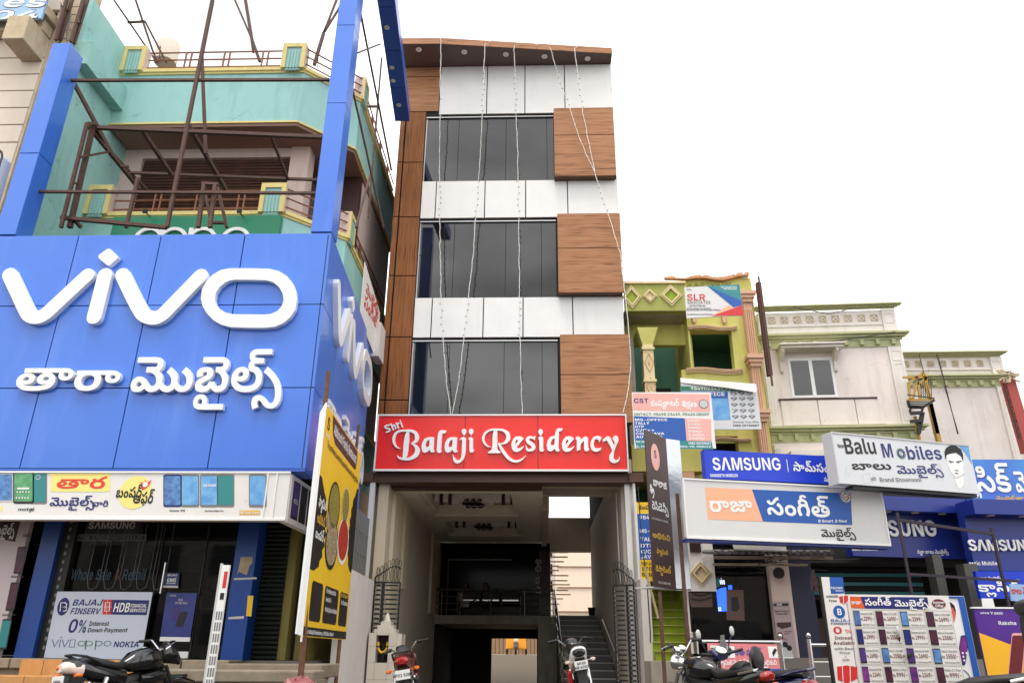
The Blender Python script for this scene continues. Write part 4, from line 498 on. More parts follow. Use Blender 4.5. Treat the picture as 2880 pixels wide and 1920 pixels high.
M = {}
M['wall_white'] = mat('white_composite', (232, 230, 226), .35, c2=(224, 222, 218), scale=1.5, dirt=.16, dscale=.9, dcol=(160, 150, 140))
M['wood_h'] = wood_mat('wood_laminate_horizontal', (178, 130, 94), (152, 104, 70), (98, 62, 40), 'x')
M['wood_v'] = wood_mat('wood_laminate_vertical', (152, 96, 54), (124, 74, 36), (78, 44, 20), 'z')
M['dark'] = mat('dark_gap', (22, 20, 19), .8)
M['glass'] = mat('tinted_facade_glass', (24, 24, 25), .03, spec=.85, bump=.04, bscale=1.3)
M['shopglass'] = mat('dark_shop_glass', (10, 11, 12), .03, spec=.4, alpha=.62)
M['alu'] = mat('brushed_aluminium', (190, 190, 190), .35, metal=.9)
M['chrome'] = mat('polished_steel', (200, 200, 200), .18, metal=1)
M['steel'] = mat('stainless_rail', (150, 148, 145), .25, metal=1)
M['whiteframe'] = mat('white_painted_metal', (232, 232, 230), .4)
M['soffit'] = mat('brown_soffit', (92, 70, 64), .5)
M['brownblock'] = mat('brown_fascia', (84, 56, 40), .5)
M['cord'] = mat('clear_light_cord', (225, 220, 210), .4, dirt=.3, dscale=6)
M['bulb'] = mat('light_string_bulb', (120, 112, 100), .3)
M['red'] = mat('red_acrylic', (228, 22, 10), .3, c2=(236, 30, 16), scale=1.2, dirt=.05, dcol=(255, 90, 80), dscale=.8)
M['letter'] = mat('white_acrylic_letter', (238, 238, 236), .35)
M['concrete'] = mat('concrete_plaster', (176, 168, 154), .9, c2=(150, 142, 128), scale=2.5, dirt=.5, dscale=1.4, dcol=(92, 82, 70), bump=.3)
M['wallin'] = mat('cream_interior_paint', (214, 204, 188), .7, c2=(202, 192, 176), scale=1.2, dirt=.18, dscale=.7, dcol=(120, 110, 95))
M['wallin2'] = mat('warm_interior_paint', (216, 202, 176), .7, dirt=.15, dscale=.7)
M['ceil'] = mat('white_ceiling_paint', (228, 220, 206), .7, dirt=.1)
M['ceilbeam'] = mat('tan_ceiling_beam', (204, 188, 164), .7, dirt=.1)
M['brownwood'] = mat('dark_brown_laminate', (44, 24, 18), .4)
M['darkwall'] = mat('black_glass_front', (8, 8, 8), .12, spec=.15)
M['granite'] = mat('grey_granite_step', (84, 82, 78), .35, c2=(66, 64, 60), scale=40, amt=.6)
M['granite_nose'] = mat('worn_granite_edge', (150, 148, 142), .3)
M['black'] = mat('black_iron', (18, 17, 17), .45)
M['rivet'] = mat('shiny_rivet', (210, 208, 200), .3, metal=.8)
M['tile'] = mat('white_glazed_tile', (216, 208, 196), .25, dirt=.12, dscale=1.5)
M['marigold'] = mat('marigold_yellow', (240, 190, 10), .7, c2=(250, 215, 60), scale=30)
M['skin'] = mat('brown_skin', (120, 84, 62), .6)
M['hair'] = mat('black_hair', (14, 12, 11), .6)
M['shirt_w'] = mat('white_shirt', (190, 186, 180), .8)
M['shirt_d'] = mat('dark_shirt', (30, 28, 32), .8)
M['teal'] = mat('teal_plaster', (160, 206, 200), .85, c2=(148, 196, 190), scale=1.4, dirt=.45, dscale=.9, dcol=(104, 136, 126), bump=.35, bscale=30, crack=.55)
M['teal_trim'] = mat('teal_fluted_panel', (146, 186, 180), .8, dirt=.35)
M['yellow'] = mat('yellow_trim_paint', (222, 204, 134), .8, dirt=.45, dscale=2, dcol=(150, 126, 84), bump=.2)
M['rust'] = mat('rusty_red_steel', (70, 44, 36), .7, c2=(96, 66, 54), scale=14, dirt=.3, dcol=(40, 26, 22))
M['railbrown'] = mat('brown_rail_paint', (150, 96, 66), .6, c2=(118, 72, 50), scale=10)
M['shutter'] = mat('brown_rolling_shutter', (96, 62, 48), .5, c2=(70, 46, 38), scale=3, dirt=.4, dcol=(52, 34, 28))
M['shutter_g'] = mat('green_rolling_shutter', (44, 52, 46), .6, dirt=.3)
M['pinkwall'] = mat('pinkish_wall', (206, 186, 176), .85, dirt=.25, dscale=1)
M['undercream'] = mat('brownish_ceiling', (150, 118, 104), .8)
M['blue'] = mat('blue_composite', (62, 120, 216), .3, c2=(50, 106, 210), scale=.5, amt=.4, dirt=.35, dscale=.6, dcol=(112, 152, 232), coat=.2)
M['blueside'] = mat('blue_composite_side', (48, 92, 186), .3, dirt=.15, dcol=(90, 120, 190))
M['blueshop'] = mat('blue_painted_pillar', (24, 70, 150), .35, dirt=.2, dcol=(14, 40, 96), dscale=2)
M['creamwall'] = mat('cream_cladding', (222, 208, 190), .8, c2=(210, 196, 178), scale=2, dirt=.3, dscale=.8, dcol=(150, 128, 106))
M['creamtrim'] = mat('weathered_cream_stone', (206, 190, 164), .9, c2=(176, 156, 124), scale=3, dirt=.55, dscale=1.4, dcol=(112, 90, 62), bump=.4)
M['skyblue'] = mat('pale_blue_signboard', (150, 184, 220), .4)
M['green_sign'] = mat('green_signboard', (20, 128, 92), .35)
M['bannerw'] = mat('white_banner_print', (232, 228, 224), .5, c2=(224, 220, 214), scale=.8, dirt=.08, dcol=(190, 180, 165))
M['ylw'] = mat('banner_yellow', (246, 204, 40), .5, c2=(238, 190, 24), scale=1.2)
M['ink'] = mat('black_print', (24, 22, 22), .5)
M['white'] = mat('white_print', (236, 236, 234), .5)
M['grey'] = mat('grey_print', (120, 118, 116), .5)
M['lgrey'] = mat('light_grey_print', (196, 194, 192), .5)
M['redp'] = mat('red_print', (206, 44, 44), .5)
M['maroon'] = mat('maroon_print', (104, 26, 34), .5)
M['brownp'] = mat('dark_brown_print', (62, 34, 30), .5)
M['bluep'] = mat('blue_print', (26, 84, 168), .45)
M['navy'] = mat('navy_print', (24, 34, 110), .45)
M['lblue'] = mat('light_blue_print', (130, 190, 226), .45, c2=(60, 130, 206), scale=4)
M['orangep'] = mat('orange_print', (240, 176, 138), .45)
M['orangeb'] = mat('orange_border_print', (222, 92, 30), .45)
M['tealp'] = mat('teal_print', (40, 132, 134), .45)
M['pinkp'] = mat('pink_print', (232, 170, 160), .5, dirt=.1)
M['purple'] = mat('purple_print', (86, 40, 146), .45, c2=(70, 34, 130), scale=1)
M['gold'] = mat('gold_print', (220, 176, 60), .45)
M['greenp'] = mat('green_print', (30, 112, 80), .45)
M['samblue'] = mat('bright_blue_sign', (16, 52, 190), .35, c2=(20, 60, 200), scale=.7, dirt=.1, dcol=(50, 90, 200))
M['samfascia'] = mat('navy_fascia', (30, 50, 140), .35, c2=(24, 42, 124), scale=.6)
M['signwhite'] = mat('white_flex_sign', (216, 214, 212), .45, c2=(208, 206, 204), scale=.7, dirt=.14, dscale=1.5, dcol=(170, 160, 150))
M['signgrey'] = mat('pale_grey_flex_sign', (212, 214, 218), .45, dirt=.1, dscale=1.5, dcol=(150, 150, 150))
M['samdark'] = mat('dark_painted_steel', (44, 32, 46), .5)
M['dimnavy'] = mat('dim_navy_paint', (24, 28, 56), .5)
M['tin'] = mat('dented_tin_sheet', (198, 202, 204), .3, metal=.7, bump=1.0, bscale=5)
M['greenwall'] = mat('lime_green_wall', (190, 184, 92), .85, c2=(202, 196, 120), scale=1.6, dirt=.4, dscale=1, dcol=(112, 104, 40), bump=.25)
M['greenpar'] = mat('olive_green_parapet', (156, 158, 84), .85, dirt=.4, dscale=1.2, dcol=(110, 112, 66), bump=.3)
M['greenstair'] = mat('lime_green_stairs', (150, 168, 30), .7, c2=(128, 146, 30), scale=3, dirt=.4, dscale=2.5, dcol=(86, 88, 30))
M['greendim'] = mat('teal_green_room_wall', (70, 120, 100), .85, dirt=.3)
M['cream'] = mat('cream_moulding', (214, 196, 150), .8, dirt=.3, dscale=2)
M['peach'] = mat('peach_pilaster', (206, 164, 134), .8, dirt=.35, dscale=2, dcol=(130, 90, 66))
M['orange'] = mat('orange_cornice', (200, 142, 102), .8, dirt=.4, dscale=2)
M['offwhite'] = mat('stained_white_plaster', (226, 220, 214), .9, c2=(212, 204, 198), scale=1.1, dirt=.40, dscale=.8, dcol=(140, 126, 112), bump=.25, crack=.5)
M['offpink'] = mat('pinkish_plaster', (230, 220, 214), .9, c2=(220, 208, 202), scale=1.1, dirt=.38, dscale=.8, dcol=(150, 132, 118), bump=.25, crack=.5)
M['palegreen'] = mat('pale_green_cornice', (178, 180, 138), .85, dirt=.4, dscale=1.6, dcol=(104, 104, 72))
M['ochre'] = mat('ochre_painted_steel', (176, 136, 56), .6, dirt=.3, dcol=(90, 66, 34))
M['redsteel'] = mat('red_painted_steel', (160, 66, 58), .6, dirt=.3)
M['wire'] = mat('black_wire', (30, 28, 28), .6)
M['bark'] = mat('peeled_branch', (122, 84, 58), .8, c2=(90, 58, 40), scale=12)
M['bag'] = mat('red_plastic_bag', (104, 22, 28), .4, c2=(170, 110, 108), scale=22, amt=.3)
M['slab'] = mat('stone_slab_step', (150, 138, 120), .85, c2=(128, 116, 98), scale=5, dirt=.4, dscale=3, dcol=(92, 80, 66), bump=.3)
M['otile'] = mat('orange_floor_tile', (206, 150, 90), .5, c2=(190, 134, 74), scale=6, dirt=.3, dscale=3)
M['mat'] = mat('dark_green_mat', (40, 52, 40), .9, bump=.6, bscale=200)
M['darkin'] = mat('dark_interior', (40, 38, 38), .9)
M['floor'] = mat('shop_floor', (110, 104, 98), .5)
M['olive'] = mat('olive_painted_pillar', (128, 118, 60), .7, dirt=.3)
M['asphalt'] = mat('asphalt', (64, 62, 60), .9, c2=(78, 75, 72), scale=30, dirt=.3, bump=.5, bscale=120)
M['pave'] = mat('concrete_paving', (138, 130, 120), .9, c2=(118, 112, 102), scale=4, dirt=.4, dscale=2, bump=.4)
M['gl_black'] = mat('gloss_black_paint', (12, 12, 13), .12, coat=.6)
M['mt_black'] = mat('matt_black_plastic', (26, 25, 25), .55)
M['seat'] = mat('black_vinyl_seat', (30, 29, 29), .45, bump=.2, bscale=150)
M['rubber'] = mat('tyre_rubber', (28, 26, 25), .85, dirt=.5, dscale=4, dcol=(96, 80, 62))
M['maroonpaint'] = mat('gloss_maroon_paint', (90, 20, 20), .15, coat=.6)
M['bluepaint'] = mat('gloss_dark_blue_paint', (22, 28, 70), .12, coat=.8)
M['redpaint'] = mat('red_plastic', (168, 24, 22), .3, coat=.3)
M['lens_o'] = mat('orange_lens', (232, 110, 20), .2, coat=.5)
M['lens_r'] = mat('red_lens', (150, 16, 14), .15, coat=.6)
M['lens_w'] = mat('clear_lens', (222, 206, 194), .15, coat=.6)
M['engine'] = mat('cast_engine_metal', (96, 94, 92), .45, metal=.8, dirt=.4, dcol=(40, 36, 32))
M['plate'] = mat('white_number_plate', (226, 224, 220), .4)
M['canvas'] = mat('black_rickshaw_canopy', (30, 27, 26), .6, bump=.3, bscale=20)
M['autoy'] = mat('yellow_orange_body', (212, 142, 26), .35)
M['screen'] = mat('lit_blue_screen', (40, 90, 240), .4, emis=1.4)
M['screenw'] = mat('lit_white_lettering', (230, 236, 255), .4, emis=1.2)
M['lamp'] = mat('frosted_downlight', (226, 214, 200), .4)
M['lampring'] = mat('downlight_ring', (236, 234, 228), .35)
M['reflwhite'] = mat('opposite_cream_wall', (200, 192, 180), .85, dirt=.3, dscale=.5)
M['yellowlogo'] = mat('pale_yellow_print', (242, 226, 130), .5)
M['rb'] = mat('vivid_red_print', (222, 60, 44), .5)
M['ygreen'] = mat('phone_green_screen', (110, 180, 120), .4, c2=(60, 130, 90), scale=8)
M['pscr'] = mat('phone_violet_screen', (100, 60, 140), .4, c2=(40, 30, 90), scale=10)
M['pscr2'] = mat('phone_maroon_screen', (90, 34, 60), .4, c2=(40, 20, 40), scale=10)
M['pscr3'] = mat('phone_blue_screen', (40, 60, 140), .4, c2=(110, 170, 220), scale=10, amt=.4)
M['pscr4'] = mat('phone_magenta_screen', (150, 60, 150), .4, c2=(60, 30, 110), scale=9)
M['food1'] = mat('fried_noodles_print', (170, 150, 66), .6, c2=(90, 96, 40), scale=28, amt=.8)
M['food2'] = mat('fried_rice_print', (200, 180, 140), .6, c2=(90, 66, 44), scale=34, amt=.8)
M['food3'] = mat('red_curry_print', (210, 60, 30), .6, c2=(140, 24, 18), scale=18, amt=.8)
M['straw'] = mat('scrap_planks', (186, 160, 130), .8, c2=(120, 96, 76), scale=8)

# ---------------------------------------------------------------- ground
def struct(name, m, *b): return tag(box(name, m, None, *b), kind='structure')
struct('ground', M['asphalt'], -300, 300, -300, 500, -1.6, -1.0)
struct('road', M['asphalt'], -60, 60, -40, 11.85, -1.0, 0.0)
_p = MB().box(-60, 60, 11.85, 17.9, -1, .13)
tag(_p.build('pavement', M['pave']), kind='structure')
tag(MB().hexa([(-3.5, 17.9, -.99), (1.95, 17.9, -.99), (1.95, 33, -.99), (-3.5, 33, -.99), (-3.5, 17.9, .13), (1.95, 17.9, .13), (1.95, 33, -.28), (-3.5, 33, -.28)]).build('ramp', M['pave']), kind='structure')
tag(MB().hexa([(-8, 33, -.99), (8, 33, -.99), (8, 44, -.99), (-8, 44, -.99), (-8, 33, -.28), (8, 33, -.28), (8, 44, .86), (-8, 44, .86)]).build('rear_yard_ramp', mat('bright_yard_ground', (84, 72, 56), .9, dirt=.5, dscale=2, bump=.5)), kind='structure')
struct('rear_yard', M['pave'], -30, 30, 44, 70, -.99, .86)

# ================================================================ narrow five-storey lodge in the middle
B = thing('hotel_building', 'narrow tall hotel building clad in white panels and brown wood laminate', 'building', (-.9, 18, 0))
XL, XR = -3.98, 2.24
# upper floors stay open over the stairwell void at the right rear
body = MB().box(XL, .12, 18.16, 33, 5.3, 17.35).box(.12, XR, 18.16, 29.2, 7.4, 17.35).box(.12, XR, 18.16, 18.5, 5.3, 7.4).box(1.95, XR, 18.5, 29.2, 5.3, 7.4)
body.build('wall_core', M['darkin'], B)
MB().box(XL, -3.5, 18.02, 33, -.6, 5.3).build('side_wall', M['wallin'], B)
MB().box(1.95, XR, 18.02, 29.2, -.6, 5.3).build('side_wall', M['wallin'], B)
Z1, Z2, Z3 = (13.23, 15.5), (9.61, 11.98), (6.0, 8.43)
g = .014
def cladding(m, x0, x1, z0, z1, y0=18.0, th=.05): box('panel', m, B, x0 + g, x1 - g, y0, y0 + th, z0 + g, z1 - g, bevel=.004)
# backing with window openings
bk = MB()
for a, b, c, d in ((XL, XR, 15.5, 17.35), (XL, -3.22, 5.3, 15.5), (-3.22, XR, 11.98, 13.23), (-3.22, XR, 8.43, 9.61), (-3.22, XR, 5.3, 6.0), (.52, XR, 6.0, 8.43), (.52, XR, 9.61, 11.98), (.52, XR, 13.23, 15.5)):
    bk.box(a, b, 18.05, 18.1, c, d)
bk.build('backing', M['dark'], B)
FC = FY(18.0)
def fx(k, x, y): return FC.px(*z(k, x, y)[0])[0]
def fz(k, x, y): return FC.px(*z(k, x, y)[0])[1]
xs = [-2.86, fx('D', 1003, 650), fx('D', 1265, 650), fx('D', 1540, 650), XR]
for a, b in zip(xs, xs[1:]): cladding(M['wall_white'], a, b, 15.52, 17.3)
zt = fz('D', 550, 530)
cladding(M['wood_h'], XL, -2.86, zt, 17.3); cladding(M['wood_h'], XL, -2.86, 15.65, zt)
zs = [15.65, fz('D', 450, 1119), fz('D', 440, 1495), fz('E', 430, 332), fz('E', 400, 753), fz('E', 390, 1187), 5.4]
for a, b in zip(zs, zs[1:]): cladding(M['wood_v'], XL + .18, -3.22, b, a)
for a, b in zip(zs, zs[1:]): cladding(M['wood_v'], XL, XL + .17, b, a, 17.98)
for (z0, z1), jo in (((11.98 + .03, 13.23), [('D', 650, 1380), ('D', 988, 1380), ('D', 1270, 1380), ('D', 1560, 1380)]), ((8.43 + .03, 9.61), [('E', 622, 600), ('E', 978, 600), ('E', 1252, 600), ('E', 1595, 600)])):
    xs = [-3.22] + [fx(*q) for q in jo] + [XR]
    for a, b in zip(xs, xs[1:]): cladding(M['wall_white'], a, b, z0, z1)
for i, (z0, z1) in enumerate((Z1, Z2, Z3)):
    w = MB().box(-3.22, .52, 18.1, 18.14, z0, z0 + .03).box(-3.22, .52, 18.06, 18.14, z1 - .045, z1 - .012).box(-3.22, -3.19, 18.1, 18.14, z0 + .03, z1 - .045)
    wn = w.build('window', M['alu'], B)
    xs = [-3.19, fx('D', 803, 1000), fx('D', 1133, 1000), .3, .52] if i == 0 else [-3.19, fx('D', 803, 1000), fx('D', 1133, 1000) + .03, .12, .52]
    for a, b in zip(xs, xs[1:]):
        q = box('pane', M['glass'], wn, a + .006, b - .006, 18.115, 18.14, z0 + .03, z1 - .045)
    box('track', M['dark'], wn, -3.22, .52, 18.1, 18.115, z1 - .012, z1)
# projecting wood boxes at the right of each window
for i, (z0, z1) in enumerate(((13.17, 15.5), (9.6, 11.98), (6.12, 8.44))):
    a, b = ((.5, 2.2), (.555, 2.24), (.575, 2.3))[i]; zm = (fz('D', 1660, 957), fz('E', 1700, 160), fz('E', 1750, 1020))[i] - .06
    wb = box('wood_box', M['brownblock'], B, a + .02, b - .02, 17.8, 18.0, z0 + .01, z1 - .01)
    for c, d in ((z0, zm), (zm, z1)): box('panel', M['wood_h'], wb, a, b, 17.75, 17.8, c + g, d - .006, bevel=.004)
    box('edge_strip', M['brownblock'], wb, a, a + .015, 17.8, 18.0, z0, z1)
# canopy, deeper towards the left
CZ = 17.3
cp = [(-4.03, 18.1), (-4.03, 17.05), (-2.78, 17.07), (2.24, 17.58), (2.24, 18.1)]
FZ = Fr((0, 0, CZ), (1, 0, 0), (0, 1, 0))
cn = MB().poly(FZ, cp, 0, .16).build('canopy', M['soffit'], B)
ed = [(-4.03, 17.05), (-2.78, 17.07), (-1.35, 17.215), (0.0, 17.352), (1.2, 17.474), (2.24, 17.58)]
for (xa, ya), (xb, yb) in zip(ed, ed[1:]):
    d = V((xb - xa, yb - ya, 0)).normalized(); nn = V((d.y, -d.x, 0)) * .02
    MB().hexa([V((xa + .006, ya, CZ - .01)) + nn, V((xb - .006, yb, CZ - .01)) + nn, V((xb - .006, yb, CZ - .01)), V((xa + .006, ya, CZ - .01)), V((xa + .006, ya, CZ + .2)) + nn, V((xb - .006, yb, CZ + .2)) + nn, V((xb - .006, yb, CZ + .2)), V((xa + .006, ya, CZ + .2))]).build('fascia_panel', M['wood_h'], cn)
FD = Fr((0, 0, CZ - .012), (1, 0, 0), (0, -1, 0))
def downlight(F, x, y, r, parent, nm='downlight'):
    l = MB().ring(F, x, y, r, r * .72, -.005, .02, 18).build(nm, M['lampring'], parent)
    MB().disc(F, x, y, r * .72, 0, .008, 16).build('diffuser', M['lamp'], l)
for p in (z('D', 534, 342)[0], z('D', 847, 358)[0], z('D', 1134, 375)[0], z('D', 1400, 389)[0], z('D', 1697, 404)[0]):
    downlight(FD, *FD.px(*p), .085, B)
# red sign with its own box
SG = thing('hotel_sign', 'red signboard with raised white lettering Shri Balaji Residency', 'sign', (-.85, 17.3, 4.85))
FS = FY(17.3)
MB().box(-3.80, 2.085, 17.31, 17.5, 4.86, 6.19).build('sign_box', M['brownblock'], SG)
j1, j2 = FS.px(*z('M', 1610, 600)[0])[0], FS.px(*z('N', 608, 600)[0])[0]
for a, b in ((-3.77, j1), (j1, j2), (j2, 2.055)): box('panel', M['red'], SG, a + .009, b - .009, 17.3, 17.31, 4.885, 6.165)
for nm, q in (('top', (-3.80, 2.085, 17.27, 17.31, 6.165, 6.2)), ('bottom', (-3.80, 2.085, 17.27, 17.31, 4.84, 4.885)), ('l', (-3.80, -3.77, 17.27, 17.31, 4.885, 6.165)), ('r', (2.055, 2.085, 17.27, 17.31, 4.885, 6.165))): box('frame_bar', M['whiteframe'], SG, *q)
MB().box(-4.12, 2.42, 17.5, 18.0, 4.63, 4.84).box(-4.12, -3.82, 17.42, 17.5, 4.63, 4.84).box(2.1, 2.42, 17.42, 17.5, 4.63, 4.84).build('fascia_beam', M['brownblock'], SG)
MB().box(-3.8, 2.08, 17.5, 18.0, 4.84, 6.1).build('backing_box', M['brownblock'], SG)
def pl(k, *c): return FS.pxs(z(k, *c))
def letter(parts, holes=None, strokes=()):
    b = MB(); i = 0
    for p in parts:
        b.poly(FS, p, 0, .055 + .0015 * i, (holes or {}).get(i, [])); i += 1
    for k, c in strokes:
        P = [FS.px(*z(k, x, y)[0]) for x, y, w in c]; sc = 17.3 / FPX / (6.5333) * .955
        b.stroke(FS, P, [max(w, 4) * sc for x, y, w in c], 0, .055 + .0015 * i, n=5); i += 1
    b.build('letter', M['letter'], SG)
def sh(c, dx, dy=0): return [v + (dx if i % 2 == 0 else dy) for i, v in enumerate(c)]
letter([], None, [('M', [(235, 236, 26), (185, 245, 28), (155, 272, 30), (185, 296, 28), (232, 305, 28), (250, 328, 28), (225, 350, 28), (178, 366, 24)])])
letter([], None, [('M', [(262, 215, 26), (310, 322, 26)]), ('M', [(290, 275, 22), (312, 235, 24), (332, 245, 26), (350, 300, 28)])])
letter([], None, [('M', [(362, 198, 26), (403, 292, 26)]), ('M', [(385, 240, 20), (396, 208, 22), (415, 198, 24)])])
letter([], None, [('M', [(447, 192, 26), (472, 268, 28)]), ('M', [(435, 150, 26), (438, 158, 26)])])
letter([pl('M', 555, 362, 600, 362, 600, 500, 582, 700, 566, 790, 535, 840, 480, 835, 490, 700, 500, 560, 512, 480, 532, 400)], None,
       [('M', [(435, 665, 6), (370, 640, 34), (322, 560, 50), (318, 475, 56), (352, 392, 46), (430, 347, 40), (540, 340, 40), (640, 345, 52), (718, 385, 68), (742, 460, 82), (722, 530, 66), (640, 572, 8)]),
        ('M', [(640, 572, 8), (715, 620, 60), (752, 700, 96), (718, 790, 92), (620, 850, 58), (510, 860, 50), (420, 838, 36), (378, 795, 6)])])
ao = [1060, 465, 1052, 600, 1045, 695, 1068, 700, 1058, 730, 1020, 742, 985, 722, 975, 690, 930, 730, 880, 746, 842, 722, 826, 650, 838, 560, 880, 490, 940, 462, 1000, 458]
ah = [972, 510, 935, 520, 905, 570, 900, 620, 925, 645, 960, 630, 972, 590]
letter([pl('M', *ao)], {0: [pl('M', *ah)]})
letter([pl('M', 1285, 345, 1260, 385, 1205, 395, 1195, 500, 1185, 700, 1198, 705, 1185, 735, 1150, 752, 1115, 735, 1105, 690, 1118, 500, 1128, 400, 1150, 350, 1185, 330, 1270, 333)])
letter([pl('M', *sh(ao, 421))], {0: [pl('M', *sh(ah, 421))]})
td = [1605, 303, 1640, 322, 1650, 358, 1632, 398, 1606, 432, 1580, 400, 1561, 360, 1572, 322]
letter([pl('M', *td), pl('M', 1605, 450, 1640, 480, 1640, 600, 1630, 760, 1605, 850, 1550, 915, 1480, 945, 1430, 920, 1402, 860, 1398, 770, 1430, 830, 1480, 880, 1530, 875, 1555, 820, 1565, 700, 1570, 500, 1535, 515, 1528, 500, 1565, 465)])
letter([pl('M', *sh(td, 130, -3)), pl('M', 1735, 455, 1770, 480, 1770, 680, 1790, 690, 1780, 725, 1745, 745, 1715, 735, 1703, 690, 1705, 510, 1685, 500, 1690, 475)])
letter([pl('M', 2150, 332, 2215, 332, 2215, 680, 2275, 735, 2275, 752, 2042, 752, 2042, 735, 2110, 690, 2125, 600, 2130, 430)], None,
       [('M', [(2092, 642, 5), (2030, 620, 32), (1978, 560, 44), (1957, 480, 50), (1990, 392, 42), (2070, 335, 38), (2160, 318, 36), (2260, 322, 40), (2340, 342, 52), (2405, 400, 80), (2412, 490, 84), (2362, 556, 54), (2300, 578, 26), (2232, 575, 12)]),
        ('M', [(2245, 578, 36), (2300, 680, 62), (2362, 775, 64), (2442, 860, 62), (2542, 902, 50), (2642, 880, 36), (2742, 798, 5)])])
eo = [250, 440, 315, 455, 345, 488, 215, 645, 250, 662, 300, 650, 345, 618, 345, 640, 290, 705, 220, 732, 160, 715, 127, 660, 120, 580, 150, 500, 190, 455]
eh = [225, 500, 195, 540, 190, 600, 245, 530]
letter([pl('N', *eo)], {0: [pl('N', *eh)]})
letter([pl('N', 565, 432, 548, 522, 500, 470)], None, [('N', [(535, 492, 24), (495, 464, 46), (432, 474, 56), (414, 515, 66), (455, 562, 76), (512, 602, 76), (528, 655, 70), (488, 690, 58), (418, 692, 48), (384, 605, 6)])])
letter([pl('N', *sh(td, -950, 5)), pl('N', 660, 440, 705, 470, 705, 680, 722, 685, 710, 715, 678, 728, 645, 715, 635, 680, 632, 510, 615, 500, 620, 460)])
letter([pl('N', 1065, 300, 1035, 350, 995, 350, 990, 500, 985, 680, 1010, 685, 995, 715, 960, 728, 925, 700, 920, 670, 870, 710, 820, 722, 780, 690, 768, 600, 790, 510, 840, 450, 920, 430, 925, 380, 945, 320, 985, 295)], {0: [pl('N', 915, 475, 880, 490, 845, 550, 845, 600, 875, 615, 912, 590)]})
letter([pl('N', *sh(eo, 924))], {0: [pl('N', *sh(eh, 924))]})
letter([pl('N', 1350, 445, 1385, 470, 1390, 510, 1440, 460, 1490, 445, 1525, 475, 1530, 660, 1550, 670, 1535, 705, 1500, 722, 1465, 710, 1452, 660, 1450, 520, 1390, 590, 1385, 690, 1320, 715, 1320, 510, 1295, 485, 1310, 455)])
letter([pl('N', 1775, 470, 1730, 555, 1720, 510, 1680, 490, 1645, 510, 1630, 580, 1640, 640, 1680, 665, 1720, 660, 1775, 650, 1750, 700, 1700, 725, 1640, 725, 1590, 690, 1568, 610, 1580, 530, 1620, 460, 1690, 435, 1750, 445)])
letter([pl('N', 1890, 440, 1930, 460, 2005, 610, 2015, 560, 1985, 500, 1970, 485, 2000, 440, 2035, 425, 2080, 460, 2085, 530, 2050, 600, 2010, 700, 1995, 790, 1995, 850, 2035, 885, 2080, 860, 2105, 810, 2108, 860, 2080, 910, 2010, 937, 1950, 920, 1912, 870, 1920, 790, 1970, 705, 1920, 600, 1870, 520, 1800, 545, 1798, 500, 1850, 460)])
# strings of small lamps hanging over the facade
def light_string(label, pts, ys):
    P = []
    for i, p in enumerate(pts):
        t = i / (len(pts) - 1); P.append(at(p[0], p[1], ys[0] + (ys[1] - ys[0]) * min(1, t * 4) if i else ys[0] - .04))
    Q = []
    for a, b in zip(P, P[1:]):
        n = max(2, int((b - a).length / .17))
        for j in range(n): Q.append(a.lerp(b, j / n) + V((random.gauss(0, .006), random.gauss(0, .006), 0)))
    Q.append(P[-1])
    t = thing('light_string', label, 'light string', P[-1], 'strings of small lamps hanging down the hotel facade')
    MB().tube(Q, .0115, 5).build('cord', M['cord'], t); s = MB()
    for q in Q[::1]:
        sx = random.choice((-1, 1)); s.bar(q, q + V((sx * .038, -.015, -.01)), .018)
    tag(s.build('bulbs', M['bulb'], t), kind='stuff')
light_string('string of small lamps nearest the wood column, dropping to the sign', z('D', 686, 272, 680, 800, 676, 1100, 678, 1400) + z('E', 679, 0, 683, 250, 686, 480, 700, 760, 720, 1020, 752, 1285), (17.02, 17.6))
light_string('string of small lamps that leans left and meets another at the sign top', z('D', 991, 293, 967, 880, 945, 1250, 922, 1540) + z('E', 912, 150, 885, 400, 850, 740, 800, 1100, 765, 1285), (17.14, 17.6))
light_string('string of small lamps hanging straight down the middle of the windows', z('D', 1190, 305, 1197, 540, 1206, 800, 1220, 1250, 1222, 1540) + z('E', 1226, 300, 1230, 740, 1238, 1000, 1246, 1285), (17.2, 17.6))
light_string('string of small lamps slanting over the top wood box to join its neighbour', z('D', 1436, 320, 1490, 500, 1540, 650, 1590, 800, 1640, 950, 1700, 1090, 1745, 1185), (17.3, 17.55))
light_string('rightmost string of small lamps running down the building edge', z('D', 1604, 325, 1640, 580, 1665, 780, 1700, 960, 1745, 1185, 1790, 1330, 1855, 1530) + z('E', 1895, 90, 1925, 180, 1940, 330, 1960, 500, 1975, 640, 1985, 760, 1996, 950, 1975, 1130, 1940, 1275), (17.38, 17.55))

